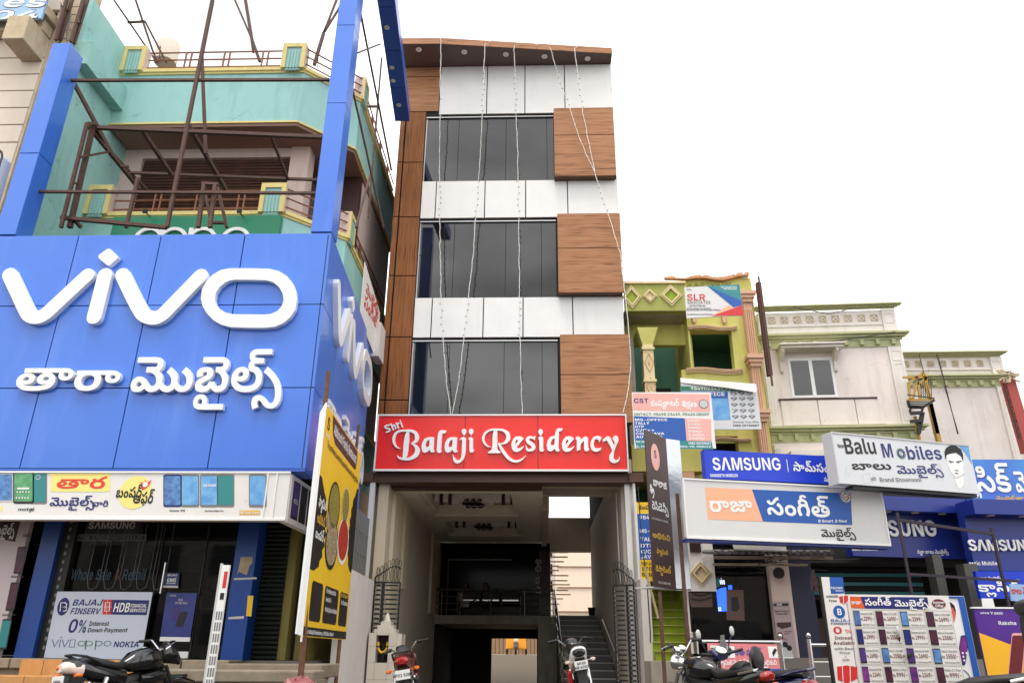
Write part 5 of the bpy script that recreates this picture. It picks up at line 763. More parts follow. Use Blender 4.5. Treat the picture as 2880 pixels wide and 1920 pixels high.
# ---------------------------------------------------------------- entrance passage
I = thing('entrance_passage', 'covered entrance passage with recessed ceiling coffers, mezzanine slab and side stairs', 'passage', (-.9, 18, .1))
MB().box(-3.5, -2.97, 18.3, 27.6, 4.6, 4.95).box(-2.97, -.56, 18.3, 18.7, 4.6, 4.95).box(-2.97, -.56, 22.07, 23.0, 4.6, 4.95).box(-2.97, -.56, 26.1, 27.6, 4.6, 4.95).box(-.56, .12, 18.3, 27.6, 4.6, 4.95).box(-2.97, -.56, 18.7, 26.1, 4.95, 5.1).build('ceiling', M['ceil'], I)
MB().box(-3.78, 1.96, 18.02, 18.28, 4.66, 5.28).build('front_beam', M['ceilbeam'], I)
for a, b in ((-3.5, .1),): MB().box(a, b, 18.0, 18.3, 4.58, 4.655).build('front_beam_lip', M['brownblock'], I)
for (y0, y1) in ((18.7, 22.07), (23.0, 26.1)):
    co = MB()
    for a, b, c, d in ((-2.97, -.56, y0, y0 + .06), (-2.97, -.56, y1 - .12, y1), (-2.97, -2.85, y0 + .06, y1 - .12), (-.68, -.56, y0 + .06, y1 - .12)): co.box(a, b, c, d, 4.66, 4.9)
    co.build('coffer_lip', M['ceil'], I)
    ym = (y0 + y1) / 2 + .3; kz = 4.66
    # plaster strip with a swelling middle and curved dark brackets
    FB = Fr((0, ym, kz), (1, 0, 0), (0, 1, 0))
    MB().box(-2.8, -.62, ym - .12, ym + .12, 4.74, 4.95).build('coffer_strip', M['wall_white'], I)
    ar = [(-2.35 + 1.15 * t / 12, .12 + .30 * math.sin(math.pi * t / 12)) for t in range(13)]; ar = [(-2.35 + (x + 2.35) * 1.0, y) for x, y in ar]
    arc = [(x, y) for x, y in ar] + [(x, y - .1) for x, y in ar[::-1]]
    MB().poly(FB, arc, .04, .25).build('coffer_arch', M['wall_white'], I)
    arc2 = [(x, -y) for x, y in ar] + [(x, -y + .1) for x, y in ar[::-1]]
    MB().poly(FB, arc2, .045, .25).build('coffer_arch', M['wall_white'], I)
    for x in (-2.66, -2.42, -.98, -.74): box('dark_block', M['brownwood'], I, x, x + .09, ym - .15, ym + .15, 4.705, 4.95)
    for x in (-1.95, -1.78, -1.61): MB().stroke(FB, [(x, .5), (x + .09, .25), (x - .05, -.1), (x + .08, -.5)], .1, .02, .08, n=4).build('dark_bracket', M['brownwood'], I)
# left wall pilasters and right wall facing
for y0, y1, m, zb in ((18.3, 19.3, 'wallin2', .1), (19.85, 20.4, 'wallin2', 2.45), (25.4, 26.6, 'wallin2', 2.1)): box('pilaster', M[m], I, -3.5, -3.42, y0, y1, zb, 4.6)
box('door_frame_post', M['wallin2'], I, -3.74, -3.5, 17.75, 18.02, -.4, 4.63)
box('stone_threshold', M['granite'], I, -3.5, .5, 18.0, 18.2, .1, .16)
MB().box(-3.5, .42, 27.2, 33, 1.86, 2.12).box(.42, 1.95, 27.2, 29.2, 1.86, 2.12).build('mezzanine_slab', M['wallin'], I)
box('slab_edge_band', M['concrete'], I, -3.5, .42, 27.16, 27.2, 1.88, 2.13)
box('dark_glass_front', M['darkwall'], I, -3.5, .02, 28.2, 28.3, 2.13, 4.6)
box('glass_frame_top', M['grey'], I, -3.2, -.95, 28.17, 28.2, 4.02, 4.09)
box('glass_frame_side', M['soffit'], I, -3.25, -3.2, 28.17, 28.2, 2.13, 4.09)
box('dark_header', M['darkwall'], I, -3.5, .42, 27.9, 28.15, 4.36, 4.6)
rs = box('restaurant_panel', M['brownwood'], I, .02, .42, 28.1, 28.3, 2.13, 4.36)
FR = FY(28.1)
for g_, yy in (('t.a', 730), ('bhi', 780), ('t.ra', 862), ('t.ci', 930)):
    a, b_ = FR.px(*z('F', 1335, yy)[0]); q = MB(); q.glyph(FR, g_, a, b_ - .09, .26, .32, .004, .02); q.build('letter', M['lgrey'], rs)
MB().text(FR, 'FAMILY', .06, 2.62, .06, .3, tel=True).build('lettering', M['grey'], rs); MB().text(FR, 'REST', .05, 2.37, .08, .33, tel=True).build('lettering', M['grey'], rs)
# back shell and basement
MB().box(-3.5, .42, 33, 33.2, 2.12, 5.3).build('back_wall', M['wallin'], I)
MB().box(-3.5, -1.9, 33, 33.2, -.6, 1.86).box(-.06, 1.95, 29.3, 33.2, -.6, 1.86).box(-1.9, -.06, 33, 33.2, 1.5, 1.86).build('basement_wall', M['darkin'], I)
box('basement_side_wall', M['concrete'], I, -.02, .58, 26.4, 27.2, -.4, 1.86)
box('basement_left_lining', M['darkin'], I, -3.5, -3.46, 27.2, 33, -.5, 1.86)
MB().box(1.95, 2.2, 29.2, 33.2, -.6, 2.1).build('rear_side_wall', M['wallin'], I)
# stairwell beams across the tall void, open to the sky behind
for (y0, y1, za, zb) in ((20.2, 20.5, 4.86, 5.35), (29.2, 29.45, 4.46, 5.72)):
    box('cross_beam', M['ceil'], I, .12, 1.95, y0, y1, za, zb)
box('cross_beam', M['wallin'], I, .12, .3, 20.5, 29.4, 4.5, 7.4)
# steps
for k in range(12):
    zk = 2.12 - .168 * (k + 1) + .168; yk = 26.3 - .66 * k
    st = box('step', M['granite'], I, .6, 1.9, yk, 27.2 if k == 0 else yk + .66, -.3, zk - .03)
    box('nosing', M['granite_nose'], st, .6, 1.9, yk - .02, yk + .3, zk - .03, zk - .006)
# steel railing along the mezzanine edge and down the stairs
R_ = thing('mezzanine_railing', 'stainless steel railing along the mezzanine edge and down the dark stairs', 'railing', (-1, 27.2, 2.12))
for h, r in ((.85, .028), (.62, .014), (.40, .014), (.19, .014)): MB().tube([(-3.5, 27.25, 2.12 + h), (.5, 27.25, 2.12 + h)], r).build('rail', M['steel'], R_)
for x in (-3.3, -2.75, -1.62, -.48, .5): MB().tube([(x, 27.25, 2.12), (x, 27.25, 2.97)], .02).build('post', M['steel'], R_)
for h, r in ((.9, .03), (.66, .014), (.43, .014), (.2, .014)): MB().tube([(.55, 27.0, 2.05 + h), (.55, 19.0, .1 + h)], r).build('rail', M['steel'], R_)
for i in range(6): y = 26.8 - i * 1.5; MB().tube([(.55, y, 2.05 - (27 - y) * .244 - .05), (.55, y, 2.05 - (27 - y) * .244 + .9)], .02).build('post', M['steel'], R_)
tag(MB().tube([(1.88, 23.8, 1.9), (1.88, 19.0, .72)], .022).build('handrail', M['steel']), 'thin steel handrail fixed to the right wall of the stairs', 'handrail')
# three-seat waiting bench on the mezzanine
bn = thing('waiting_bench', 'dark three-seat steel waiting bench behind the mezzanine railing', 'bench', (-1.6, 27.8, 2.13))
for i in range(3):
    x = -2.62 + i * .68
    box('seat', M['mt_black'], bn, x, x + .6, 27.62, 28.0, 2.52, 2.56, bevel=.01)
    q = box('backrest', M['mt_black'], bn, x, x + .6, 27.56, 27.6, 2.6, 2.98, bevel=.01); box('edge_clip', M['chrome'], q, x + .02, x + .58, 27.54, 27.56, 2.62, 2.66)
for x in (-2.7, -.62): MB().tube([(x, 27.58, 2.14), (x, 27.6, 2.5), (x, 27.62, 2.78), (x, 27.9, 2.76)], .018).build('leg', M['chrome'], bn)
def person(label, x, y, zf, seated, shirt, arm=False):
    P = thing('person', label, 'person', (x, y, zf))
    s = MB(); hz = zf + .62
    prof = [(.13, 0), (.17, .12), (.17, .3), (.2, .42), (.17, .5), (.07, .55)]
    vs = []; n = 14
    for r, h in prof:
        for j in range(n): t = 2 * math.pi * j / n; vs.append((x + math.cos(t) * r * 1.12, y + math.sin(t) * r * .68, zf + h))
    fs = [(i * n + j, i * n + (j + 1) % n, (i + 1) * n + (j + 1) % n, (i + 1) * n + j) for i in range(len(prof) - 1) for j in range(n)]
    s.add(vs, fs + [tuple(range(n))[::-1]])
    for sg in (-1, 1): s.tube([(x + sg * .2, y, zf + .45), (x + sg * .25, y - .05, zf + .24), (x + sg * (.4 if arm and sg > 0 else .12), y - .25, zf + .2)], [.06, .05, .04], 8)
    s.build('body', shirt, P, True)
    h = MB().ball((x, y - .02, zf + .68), .105, 12, 9, (.85, 1, 1.15)).lathe((x, y, zf + .5), (0, 0, 1), [(.055, 0), (.05, .1)], 8)
    h.ball((x, y - .13, zf + .67), .02, 6, 4).build('head', M['skin'], P, True)
    MB().ball((x, y + .012, zf + .705), .112, 12, 8, (.88, 1, 1.05)).build('hair', M['hair'], P, True)
person('person in a white shirt sitting behind the mezzanine railing, arm along the rail', -2.55, 27.72, 2.42, True, M['shirt_w'], True)
person('person in dark clothes sitting on the mezzanine with back to the wall', -1.85, 27.8, 2.42, True, M['shirt_d'])
# iron gates folded open
def gate(F, w, h0, flip, label, n=16, hs=.07, z0=.16):
    t = thing('iron_gate', label, 'gate', F(0, z0, 0)); X = (lambda a: w - a) if flip else (lambda a: a)
    def bar_(a0, b0, a1, b1, wd, nm, m='black'): MB().bar(F(X(a0), b0), F(X(a1), b1), wd, wd * .6, F.n).build(nm, M[m], t)
    for a in (0, w * .3, w * .36, w): bar_(a, z0, a, h0 + (.12 if a == 0 else 0), .035, 'stile')
    k = 0; b = z0 + .1
    while b < h0 - .05:
        for (c, d) in ((0, w * .3), (w * .36, w)):
            q = MB().bar(F(X(c), b), F(X(d), b), .012, .036, (0, 0, 1)).build('flat_bar', M['black'], t)
            for e in (.12, .88): MB().ball(F(X(c + (d - c) * e), b, .015), .013, 6, 4).build('rivet', M['rivet'], q)
        b += .1
    bar_(0, h0, w, h0 - .0, .035, 'top_rail')
    c = [(X(w * i / 10), h0 + .24 + .11 * math.sin((i / 10 - .35) * math.pi * 1.25)) for i in range(11)]
    MB().tube([F(a, b_) for a, b_ in c], .012, 6).build('curved_rail', M['black'], t)
    for i in range(7):
        a = w * (i + .5) / 7; top = h0 + .24 + .11 * math.sin(((a / w) - .35) * math.pi * 1.25)
        for c_, hh, b0 in ((X(a), (top - h0) * .47, (top + h0) / 2), (X(a + .01), .085, top + .095)):
            MB().tube([F(c_ + math.cos(u) * w * .05, b0 + math.sin(u) * hh) for u in [2 * math.pi * j / 14 for j in range(14)]], .007, 5, True).build('scroll', M['black'], t)
    return t
gd = V((.30, -.95, 0)).normalized()
gate(Fr((-3.66, 17.72, 0), (.62, .1, 0)), .56, 2.42, False, 'black wrought iron gate leaf with scroll top, open at the left wall behind the shrine')
gate(Fr((1.66, 17.72, 0), (.62, -.25, 0)), .46, 2.38, True, 'black wrought iron gate leaf with scroll top, open at the right wall by the stairs')
# tiled shrine
S_ = thing('shrine', 'small white tiled shrine with stepped top and dark niche beside the entrance', 'shrine', (-3.2, 17.2, .13))
x0, x1, zt = -3.56, -2.97, 1.35
for a, b, c, d in ((x0, x0 + .16, .13, zt), (x1 - .17, x1, .13, zt), (x0 + .16, x1 - .17, .13, .78), (x0 + .16, x1 - .17, 1.3, zt)):
    zz = c
    while zz < d - .02: box('tile', M['tile'], S_, a + .002, b - .002, 17.0, 17.4, zz + .002, min(zz + .32, d) - .002, bevel=.003); zz += .32
box('niche_back', M['brownp'], S_, x0 + .16, x1 - .17, 17.3, 17.38, .78, 1.3)
box('side_wall', M['tile'], S_, x1, x1 + .1, 17.04, 17.5, .13, 1.33)
for i, (w, hh) in enumerate(((.46, .075), (.34, .075), (.22, .07))): c = (x0 + x1) / 2 + .03; box('roof_tier', M['tile'], S_, c - w / 2, c + w / 2, 17.02 + .03 * i, 17.42 - .03 * i, 1.35 + .075 * i, 1.35 + .075 * (i + 1), bevel=.003)
MB().lathe(((x0 + x1) / 2 + .03, 17.22, 1.575), (0, 0, 1), [(.07, 0), (.062, .06), (.04, .13), (.015, .17), (.002, .18)], 14).build('finial', M['tile'], S_, True)
gl = MB()
for i in range(22):
    u = math.pi + math.pi * i / 21; cx, cz = (x0 + x1) / 2 - .01, 1.1
    gl.ball((cx + math.cos(u) * .095, 17.1, cz + math.sin(u) * .13 + (.0 if 2 < i < 19 else .05)), .026, 7, 5)
tag(gl.build('garland', M['marigold'], None, True), 'yellow marigold garland hanging in the shrine niche', 'garland')
MB().lathe(((x0 + x1) / 2 - .01, 17.2, .8), (0, 0, 1), [(.06, 0), (.07, .1), (.05, .22), (.06, .3), (.03, .36), (.005, .42)], 10).build('idol', M['hair'], S_, True)
# pipes, conduits and door frame columns by the entrance
tag(box('shutter_guide', M['wall_white'], None, 2.0, 2.12, 17.62, 17.74, .13, 4.62), 'white shutter guide column right of the entrance under the red sign', 'column')
tag(box('shutter_guide', M['wall_white'], None, -3.9, -3.79, 17.5, 17.62, 2.2, 4.62), 'white shutter guide column left of the entrance above the low wall', 'column')
for lab, pts, r, m in (('white drain pipe at the right edge of the entrance', [(2.2, 17.5, 4.6), (2.22, 17.5, 3.2), (2.24, 17.48, .2)], .035, 'wall_white'), ('black cable running down the white wall right of the entrance', [(2.27, 17.3, 4.5), (2.26, 17.1, 3.3), (2.3, 16.9, 2.3), (2.31, 16.9, 1.4), (2.3, 16.9, 1.2)], .012, 'wire'),
                       ('thin white conduit on the right passage wall', [(1.9, 18.6, 4.6), (1.91, 18.6, 2.9), (1.92, 18.6, 2.5)], .015, 'whiteframe')):
    tag(MB().tube(pts, r, 8).build('pipe' if r > .02 else 'cable', M[m], None, True), lab, 'pipe' if m != 'wire' else 'cable')
tag(box('boundary_wall', M['offwhite'], None, 2.16, 2.36, 16.9, 18.02, .13, 2.46), 'cracked white boundary wall between the entrance and the green stairs', 'wall')
tag(box('boundary_wall', M['wall_white'], None, 2.13, 2.26, 17.75, 18.0, 2.46, 4.63), 'upper white pier above the cracked wall right of the entrance', 'wall')
# what stands behind the lodge
rb = thing('rear_building', 'cream apartment block seen through the stair opening behind the hotel', 'building', (4, 56, .86))
MB().box(1.2, 12, 56, 62, .86, 8.0).build('wall', mat('bright_cream_wall', (236, 216, 196), .8, dirt=.1), rb)
MB().box(-3, 1.2, 57, 62, .86, 9.3).build('wall', M['offwhite'], rb)
for zz in (3.6, 5.2, 6.6): box('ledge', M['straw'], rb, 1.3, 6, 55.9, 56, zz, zz + .06)
for zz in (5.0, 6.2, 7.4): box('window', M['glass'], rb, .5, 1.0, 56.93, 57, zz, zz + .7)
pk = thing('plank_stack', 'stack of scrap planks on brackets outside the stair opening', 'planks', (.6, 34, -.2))
MB().bar((.5, 34.2, -.2), (.5, 34.2, 6), .06).build('prop', M['straw'], pk)
for k in range(16):
    zz = 2.9 + k * .19 + random.uniform(-.03, .03); box('plank', M['straw'], pk, .35, .95 + random.uniform(-.1, .45), 34, 34.3, zz, zz + .03)
tag(box('air_conditioner', M['offwhite'], None, .45, .95, 35.5, 35.9, 5.2, 5.5, bevel=.02), 'white outdoor air conditioner unit above the scrap planks', 'air conditioner')
tag(box('low_wall', M['wallin2'], None, 1.35, 2.9, 38.5, 38.7, .1, 2.7), 'low peach wall behind the stair top opening', 'wall')
tag(MB().lathe((1.82, 27.6, 2.13), (0, 0, 1), [(.1, 0), (.13, .28), (.14, .3)], 12).build('bucket', M['mt_black'], None, True), 'black bucket at the top of the stairs', 'bucket')
fw = thing('rear_fence', 'iron bar fence behind the basement opening in daylight', 'fence', (-1, 52, .86))
for i in range(26): MB().tube([(-4.5 + i * .25, 52, .86), (-4.5 + i * .25, 52, 2.6)], .02, 5).build('bar', M['black'], fw)
tag(box('rear_wall', mat('peach_rear_wall', (150, 118, 88), .8, dirt=.4), None, -9, 8, 54, 54.3, .86, 3.3), 'sunlit peach wall behind the iron fence beyond the basement', 'wall')
def rick(x, y, lab):
    t = thing('auto_rickshaw', lab, 'auto rickshaw', (x, y, .86), 'auto rickshaws parked in the rear yard')
    MB().hexa([(x - .6, y, 1.15), (x + .6, y, 1.15), (x + .6, y + 1.8, 1.15), (x - .6, y + 1.8, 1.15), (x - .55, y + .2, 1.85), (x + .55, y + .2, 1.85), (x + .6, y + 1.8, 1.85), (x - .6, y + 1.8, 1.85)]).build('body', M['autoy'], t, bevel=.06)
    MB().hexa([(x - .55, y + .35, 1.86), (x + .55, y + .35, 1.86), (x + .6, y + 1.8, 1.86), (x - .6, y + 1.8, 1.86), (x - .5, y + .5, 2.5), (x + .5, y + .5, 2.5), (x + .55, y + 1.8, 2.5), (x - .55, y + 1.8, 2.5)]).build('canopy', M['canvas'], t, bevel=.08)
    MB().ball((x, y - .02, 1.62), .13, 10, 6, (1, .4, 1)).build('headlight', M['lens_w'], t, True)
    MB().hexa([(x - .15, y - .5, 1.25), (x + .15, y - .5, 1.25), (x + .15, y, 1.25), (x - .15, y, 1.25), (x - .12, y - .4, 1.4), (x + .12, y - .4, 1.4), (x + .12, y, 1.5), (x - .12, y, 1.5)]).build('mudguard', M['mt_black'], t)
    MB().lathe((x - .06, y - .3, 1.1), (1, 0, 0), [(.1, 0), (.24, .01), (.24, .11), (.1, .12)], 16).build('wheel', M['rubber'], t, True)
    for s in (-.62, .5): MB().lathe((x + s, y + 1.3, 1.1), (1, 0, 0), [(.1, 0), (.24, .01), (.24, .11), (.1, .12)], 16).build('wheel', M['rubber'], t, True)
rick(-1.3, 47, 'yellow and black auto rickshaw facing out, left of the two seen through the basement'); rick(.7, 47.4, 'yellow and black auto rickshaw, right of the two seen through the basement')

# ================================================================ left side
def ptext(b, F, k, x0, yb, x1, yt, txt, tel=False, c0=.004, c1=None, sh=0.0):
    """letters fitted between the photo's left/right ends on the baseline and the photo's top height, on plane F"""
    a0, b0 = F.px(*z(k, x0, yb)[0]); a1, b1 = F.px(*z(k, x1, yb)[0]); a2, b2 = F.px(*z(k, x0, yt)[0])
    L_ = math.hypot(a1 - a0, b1 - b0); cs, sn = (a1 - a0) / L_, (b1 - b0) / L_
    G2 = Fr(F(a0, b0), F.u * cs + F.v * sn, F.v * cs - F.u * sn); H = (b2 - b0)
    b.text(G2, txt, 0, 0, H * (.55 / .72 if tel else 1), L_, c0, c1, sh=sh, tel=tel); return b
def ppoly(b, F, k, c, c0=.003, c1=None): return b.poly(F, F.pxs(z(k, *c)), c0, c1)
def pline(b, F, k, c, w, c0=.004, c1=None, curve=False, closed=False): return b.stroke(F, F.pxs(z(k, *c)), w, c0, c1 if c1 is not None else c0, n=4, curve=curve, closed=closed)
def rrect(F, k, x0, y0, x1, y1, r=.18, sl=0, n=3):
    """rounded rectangle between photo corners, as plane coordinates"""
    P = FY if False else None
    (a0, b0), (a1, b1), (a2, b2), (a3, b3) = F.pxs(z(k, x0, y1, x1, y1, x1 + sl, y0, x0 + sl, y0)); out = []
    for (ca, cb), s in (((0, 0), 2), ((1, 0), 3), ((1, 1), 0), ((0, 1), 1)):
        for i in range(n + 1):
            t = math.pi / 2 * (s + i / n); u = ca + (r if ca == 0 else -r) + r * math.cos(t); v = cb + (r if cb == 0 else -r) * .5 + r * .5 * math.sin(t)
            out.append((((1 - v) * (a0 + (a1 - a0) * u) + v * (a3 + (a2 - a3) * u)), ((1 - v) * (b0 + (b1 - b0) * u) + v * (b3 + (b2 - b3) * u))))
    return out
def phone(F, k, x0, y0, x1, y1, scr, body='ink', sl=0, par=None, c=.004, inset=.06):
    MB().poly(F, rrect(F, k, x0, y0, x1, y1, .12, sl), c).build('phone_print', M[body], par)
    w, h = x1 - x0, y1 - y0
    MB().poly(F, rrect(F, k, x0 + w * inset, y0 + h * inset * .9, x1 - w * inset, y1 - h * inset * 1.1, .08, sl * .9), c + .002).build('screen_print', M[scr], par)

# ---------------------------------------------------------------- big blue corner sign
VS = thing('corner_sign', 'large blue corner signboard with raised white vivo logo and Telugu lettering', 'sign', (-6.9, 12, 3.7))
FV = FY(12.0)
SU = V((-.066, 1, 0)).normalized(); FVS = Fr((-3.75, 12, 0), SU)
MB().box(-11.6, -3.8, 12.03, 12.6, 3.72, 8.02).build('box_frame', M['dark'], VS)
MB().hexa([FVS(0, 3.72, -.05), FVS(5.45, 3.72, -.05), FVS(5.45, 3.72, -.4), FVS(.1, 3.72, -.4), FVS(0, 8.02, -.05), FVS(5.45, 8.02, -.05), FVS(5.45, 8.02, -.4), FVS(.1, 8.02, -.4)]).build('side_box_frame', M['dark'], VS)
xs = [-11.6, -10.02, -8.46, -6.91, -5.35, -3.75]; zs = [3.7, 5.08, 6.62, 8.06]
for i in range(5):
    for j in range(3): box('panel', M['blue'], VS, xs[i] + .009, xs[i + 1] - (.009 if i < 4 else 0), 12.0, 12.03, zs[j] + .008, zs[j + 1] - .008, bevel=.003)
for a, b in ((0, 1.4), (1.4, 2.75), (2.75, 4.1), (4.1, 5.45)):
    for j in range(3): MB().fbox(FVS, a + .006, b - .006, zs[j] + .008, zs[j + 1] - .008, -.03, 0).build('side_panel', M['blue'], VS)
MB().hexa([(-11.6, 12.0, 3.66), (-3.75, 12.0, 3.66), (-3.79, 12.6, 3.66), (-11.6, 12.6, 3.66), (-11.6, 12.0, 3.70), (-3.75, 12.0, 3.70), (-3.79, 12.6, 3.70), (-11.6, 12.6, 3.70)]).build('bottom_edge', M['blueside'], VS)
def vivo(F, k, T, dep, parent, m='letter', c=.0):
    """the vivo logo; T maps the logo's own coordinates to plane F"""
    def st(pts, w): MB().stroke(F, [T(*p) for p in pts], w, c, c + dep, n=6).build('letter', M[m], parent)
    return st
sc = 12 / FPX / 2.45 * 1.045
def TB(x, y): return FV.px(*z('B', x, y)[0])
for pts in ([(88, 338), (150, 470), (195, 565), (225, 615), (275, 632), (330, 612), (400, 550), (622, 343)], [(862, 340), (930, 480), (980, 575), (1015, 618), (1075, 637), (1130, 618), (1200, 550), (1398, 346)], [(742, 340), (705, 490), (668, 632)]):
    MB().stroke(FV, [TB(*p) for p in pts], 108 * sc, 0, .1, n=6).build('letter', M['letter'], VS)
dmd = [(755, 168), (768, 164), (782, 168), (826, 208), (834, 220), (826, 232), (780, 272), (766, 278), (752, 272), (703, 230), (696, 218), (703, 206)]
MB().poly(FV, [TB(*p) for p in dmd], 0, .1).build('letter', M['letter'], VS)
oo = [(1600, 298), (1735, 298), (1870, 302), (1935, 318), (1990, 352), (2030, 402), (2052, 460), (2057, 515), (2045, 580), (2012, 632), (1965, 672), (1905, 698), (1830, 705), (1715, 704), (1605, 700), (1540, 684), (1485, 652), (1440, 605), (1410, 552), (1400, 505), (1408, 440), (1438, 388), (1480, 342), (1535, 310)]
oi = [(1640, 376), (1740, 376), (1845, 379), (1895, 392), (1935, 425), (1960, 470), (1967, 515), (1952, 560), (1922, 592), (1880, 610), (1835, 615), (1730, 614), (1620, 612), (1572, 602), (1530, 578), (1504, 545), (1495, 510), (1502, 465), (1528, 425), (1570, 392), (1605, 379)]
MB().poly(FV, [TB(*p) for p in oo], 0, .1, [[TB(*p) for p in oi]]).build('letter', M['letter'], VS)
# Telugu name, one raised mesh per syllable
def raised(F, k, x0, yb, x1, yt, word, dep, parent, m='letter'):
    a0, b0 = F.px(*z(k, x0, yb)[0]); a1, b1 = F.px(*z(k, x1, yb)[0]); a2, b2 = F.px(*z(k, x0, yt)[0])
    syl = TEL[word].split(); tot = 0; adv = []
    for g_ in syl:
        n_ = g_.split('_')[0]; n_ = 't.' + n_ if len(n_) <= 2 else n_; adv.append(GL[n_][0] / 1000 + (SUBW.get('_' + g_.split('_')[1], 0) if '_' in g_ else 0)); tot += adv[-1]
    kx = math.hypot(a1 - a0, b1 - b0) / tot; kz = (b2 - b0) / .72; cur = 0; sl = (b1 - b0) / (a1 - a0)
    for g_, w in zip(syl, adv):
        q = MB(); ps = g_.split('_'); base = 't.' + ps[0] if len(ps[0]) <= 2 else ps[0]
        q.glyph(F, base, a0 + cur * kx, b0 + sl * cur * kx, kx, kz, 0, dep, 0, .0004)
        for s_ in ps[1:]: q.glyph(F, '_' + s_, a0 + (cur + SUBX.get('_' + s_, 0) + GL[base][0] / 1000 * SUBA['_' + s_]) * kx, b0, kx, kz, 0, dep + .001, 0, .0004)
        q.build('letter', M[m], parent); cur += w
raised(FV, 'B', 108, 1132, 832, 938, 'TARA', .09, VS)
raised(FV, 'B', 900, 1140, 1815, 900, 'MOB', .09, VS)
# the same wording on the side face
(sa0, sb0), (sa1, sb1) = FVS.px(922, 790), FVS.px(1051, 1060)
za, zb = 6.30, 7.42
fa0, fa1 = TB(34, 500)[0], TB(2057, 500)[0]; fz0, fz1 = TB(1000, 690)[1], TB(1000, 285)[1]
def TS(x, y):
    a, b = TB(x, y); return (.62 + (a - fa0) / (fa1 - fa0) * 4.55, za + (b - fz0) / (fz1 - fz0) * (zb - za))
for pts in ([(88, 338), (150, 470), (195, 565), (225, 615), (275, 632), (330, 612), (400, 550), (622, 343)], [(862, 340), (930, 480), (980, 575), (1015, 618), (1075, 637), (1130, 618), (1200, 550), (1398, 346)], [(742, 340), (705, 490), (668, 632)]):
    MB().stroke(FVS, [TS(*p) for p in pts], .26, 0, .1, n=6).build('letter', M['letter'], VS)
MB().poly(FVS, [TS(*p) for p in dmd], 0, .1).build('letter', M['letter'], VS)
MB().poly(FVS, [TS(*p) for p in oo], 0, .13, [[TS(*p) for p in oi]]).build('letter', M['letter'], VS)
def raised2(F, a0, a1, b0, h, word, dep, parent):
    syl = TEL[word].split(); adv = [GL[('t.' + g_.split('_')[0]) if len(g_.split('_')[0]) <= 2 else g_.split('_')[0]][0] / 1000 for g_ in syl]; kx = (a1 - a0) / sum(adv); cur = 0
    for g_, w in zip(syl, adv):
        q = MB(); ps = g_.split('_'); base = 't.' + ps[0] if len(ps[0]) <= 2 else ps[0]
        q.glyph(F, base, a0 + cur * kx, b0, kx, h / .72, 0, dep, 0, .0004)
        for s_ in ps[1:]: q.glyph(F, '_' + s_, a0 + (cur + w) * kx, b0, kx, h / .72, 0, dep + .001)
        q.build('letter', M['letter'], parent); cur += w
raised2(FVS, .82, 2.25, 4.75, .55, 'TARA', .08, VS); raised2(FVS, 2.5, 4.9, 4.78, .6, 'MOB', .08, VS)

# portal posts and the overhead return with downlights
PF = thing('portal_frame', 'tall blue clad portal posts and overhead return with downlights above the corner sign', 'sign frame', (-7, 12, 8.06))
for a, b in ((8.08, 9.9), (9.9, 12.66)): box('left_post_cladding', M['blue'], PF, -10.07, -9.68, 12.0, 12.45, a + .006, b - .006, bevel=.01)
for a, b in ((8.08, 11.0), (11.0, 13.0), (13.0, 15.2)): box('right_post_cladding', M['blue'], PF, -4.14, -3.76, 12.0, 12.42, a + .006, b - .006, bevel=.006)
box('top_beam', M['blueside'], PF, -10, -3.25, 12.43, 12.8, 15.31, 15.7)
FU = Fr((0, 0, 14.9), (1, 0, 0), (0, -1, 0))
for i in range(4):
    y0, y1 = 12 + i * 1.375, 12 + (i + 1) * 1.375; X = lambda y: -3.31 - (y - 13.15) * .08
    w = .41
    MB().hexa([(X(y0) - w + .06, y0 + .008, 14.9), (X(y0) + .06, y0 + .008, 14.9), (X(y1) + .06, y1 - .008, 14.9), (X(y1) - w + .06, y1 - .008, 14.9), (X(y0) - w + .06, y0 + .008, 15.3), (X(y0) + .06, y0 + .008, 15.3), (X(y1) + .06, y1 - .008, 15.3), (X(y1) - w + .06, y1 - .008, 15.3)]).build('overhead_panel', M['blueside'], PF)
for p in (z('D', 314, 190)[0], z('D', 349, 466)[0], z('D', 357, 556)[0], z('D', 397, 724)[0]): downlight(FU, *FU.px(*p), .062, PF)

# ---------------------------------------------------------------- white lightbox strip under the blue sign
LB = thing('lightbox_strip', 'long white lightbox strip with phone pictures and Telugu offer lettering under the blue sign', 'sign', (-7, 12, 2.9))
FL = FY(12.02)
MB().box(-11.6, -3.98, 12.02, 12.3, 2.9, 3.64).build('box_body', M['bannerw'], LB)
for a, b, c, d in ((-11.6, -3.98, 2.88, 2.915), (-11.6, -3.98, 3.63, 3.66), (-4.35, -4.33, 2.915, 3.63), (-4.2, -4.18, 2.915, 3.63)): box('edge_trim', M['whiteframe'], LB, a, b, 12.0, 12.02, c, d)
phone(FL, 'C', -40, 120, 92, 322, 'pscr3', 'lgrey', 0, LB); phone(FL, 'C', 205, 108, 325, 335, 'tealp', 'grey', 0, LB); phone(FL, 'C', 92, 110, 235, 332, 'ygreen', 'ink', 0, LB, .006)
b = MB().ring(FL, *FL.px(*z('C', 265, 152)[0]), .04, .028, .011).build('lens_print', M['lgrey'], LB)
q = MB(); ppoly(q, FL, 'C', (122, 222, 205, 222, 203, 234, 121, 234), .011)
for r in range(2):
    for i in range(5): q.disc(FL, *FL.px(*z('C', 122 + i * 20 - r * 6, 252 + r * 40)[0]), .013, .011, n=8)
tag(q.build('icon_print', M['white'], LB), kind='stuff')
ptext(MB(), FL, 'C', 122, 382, 222, 360, 'moto').build('lettering', M['ink'], LB); ptext(MB(), FL, 'C', 200, 384, 236, 356, 'g6').build('lettering', M['ink'], LB)
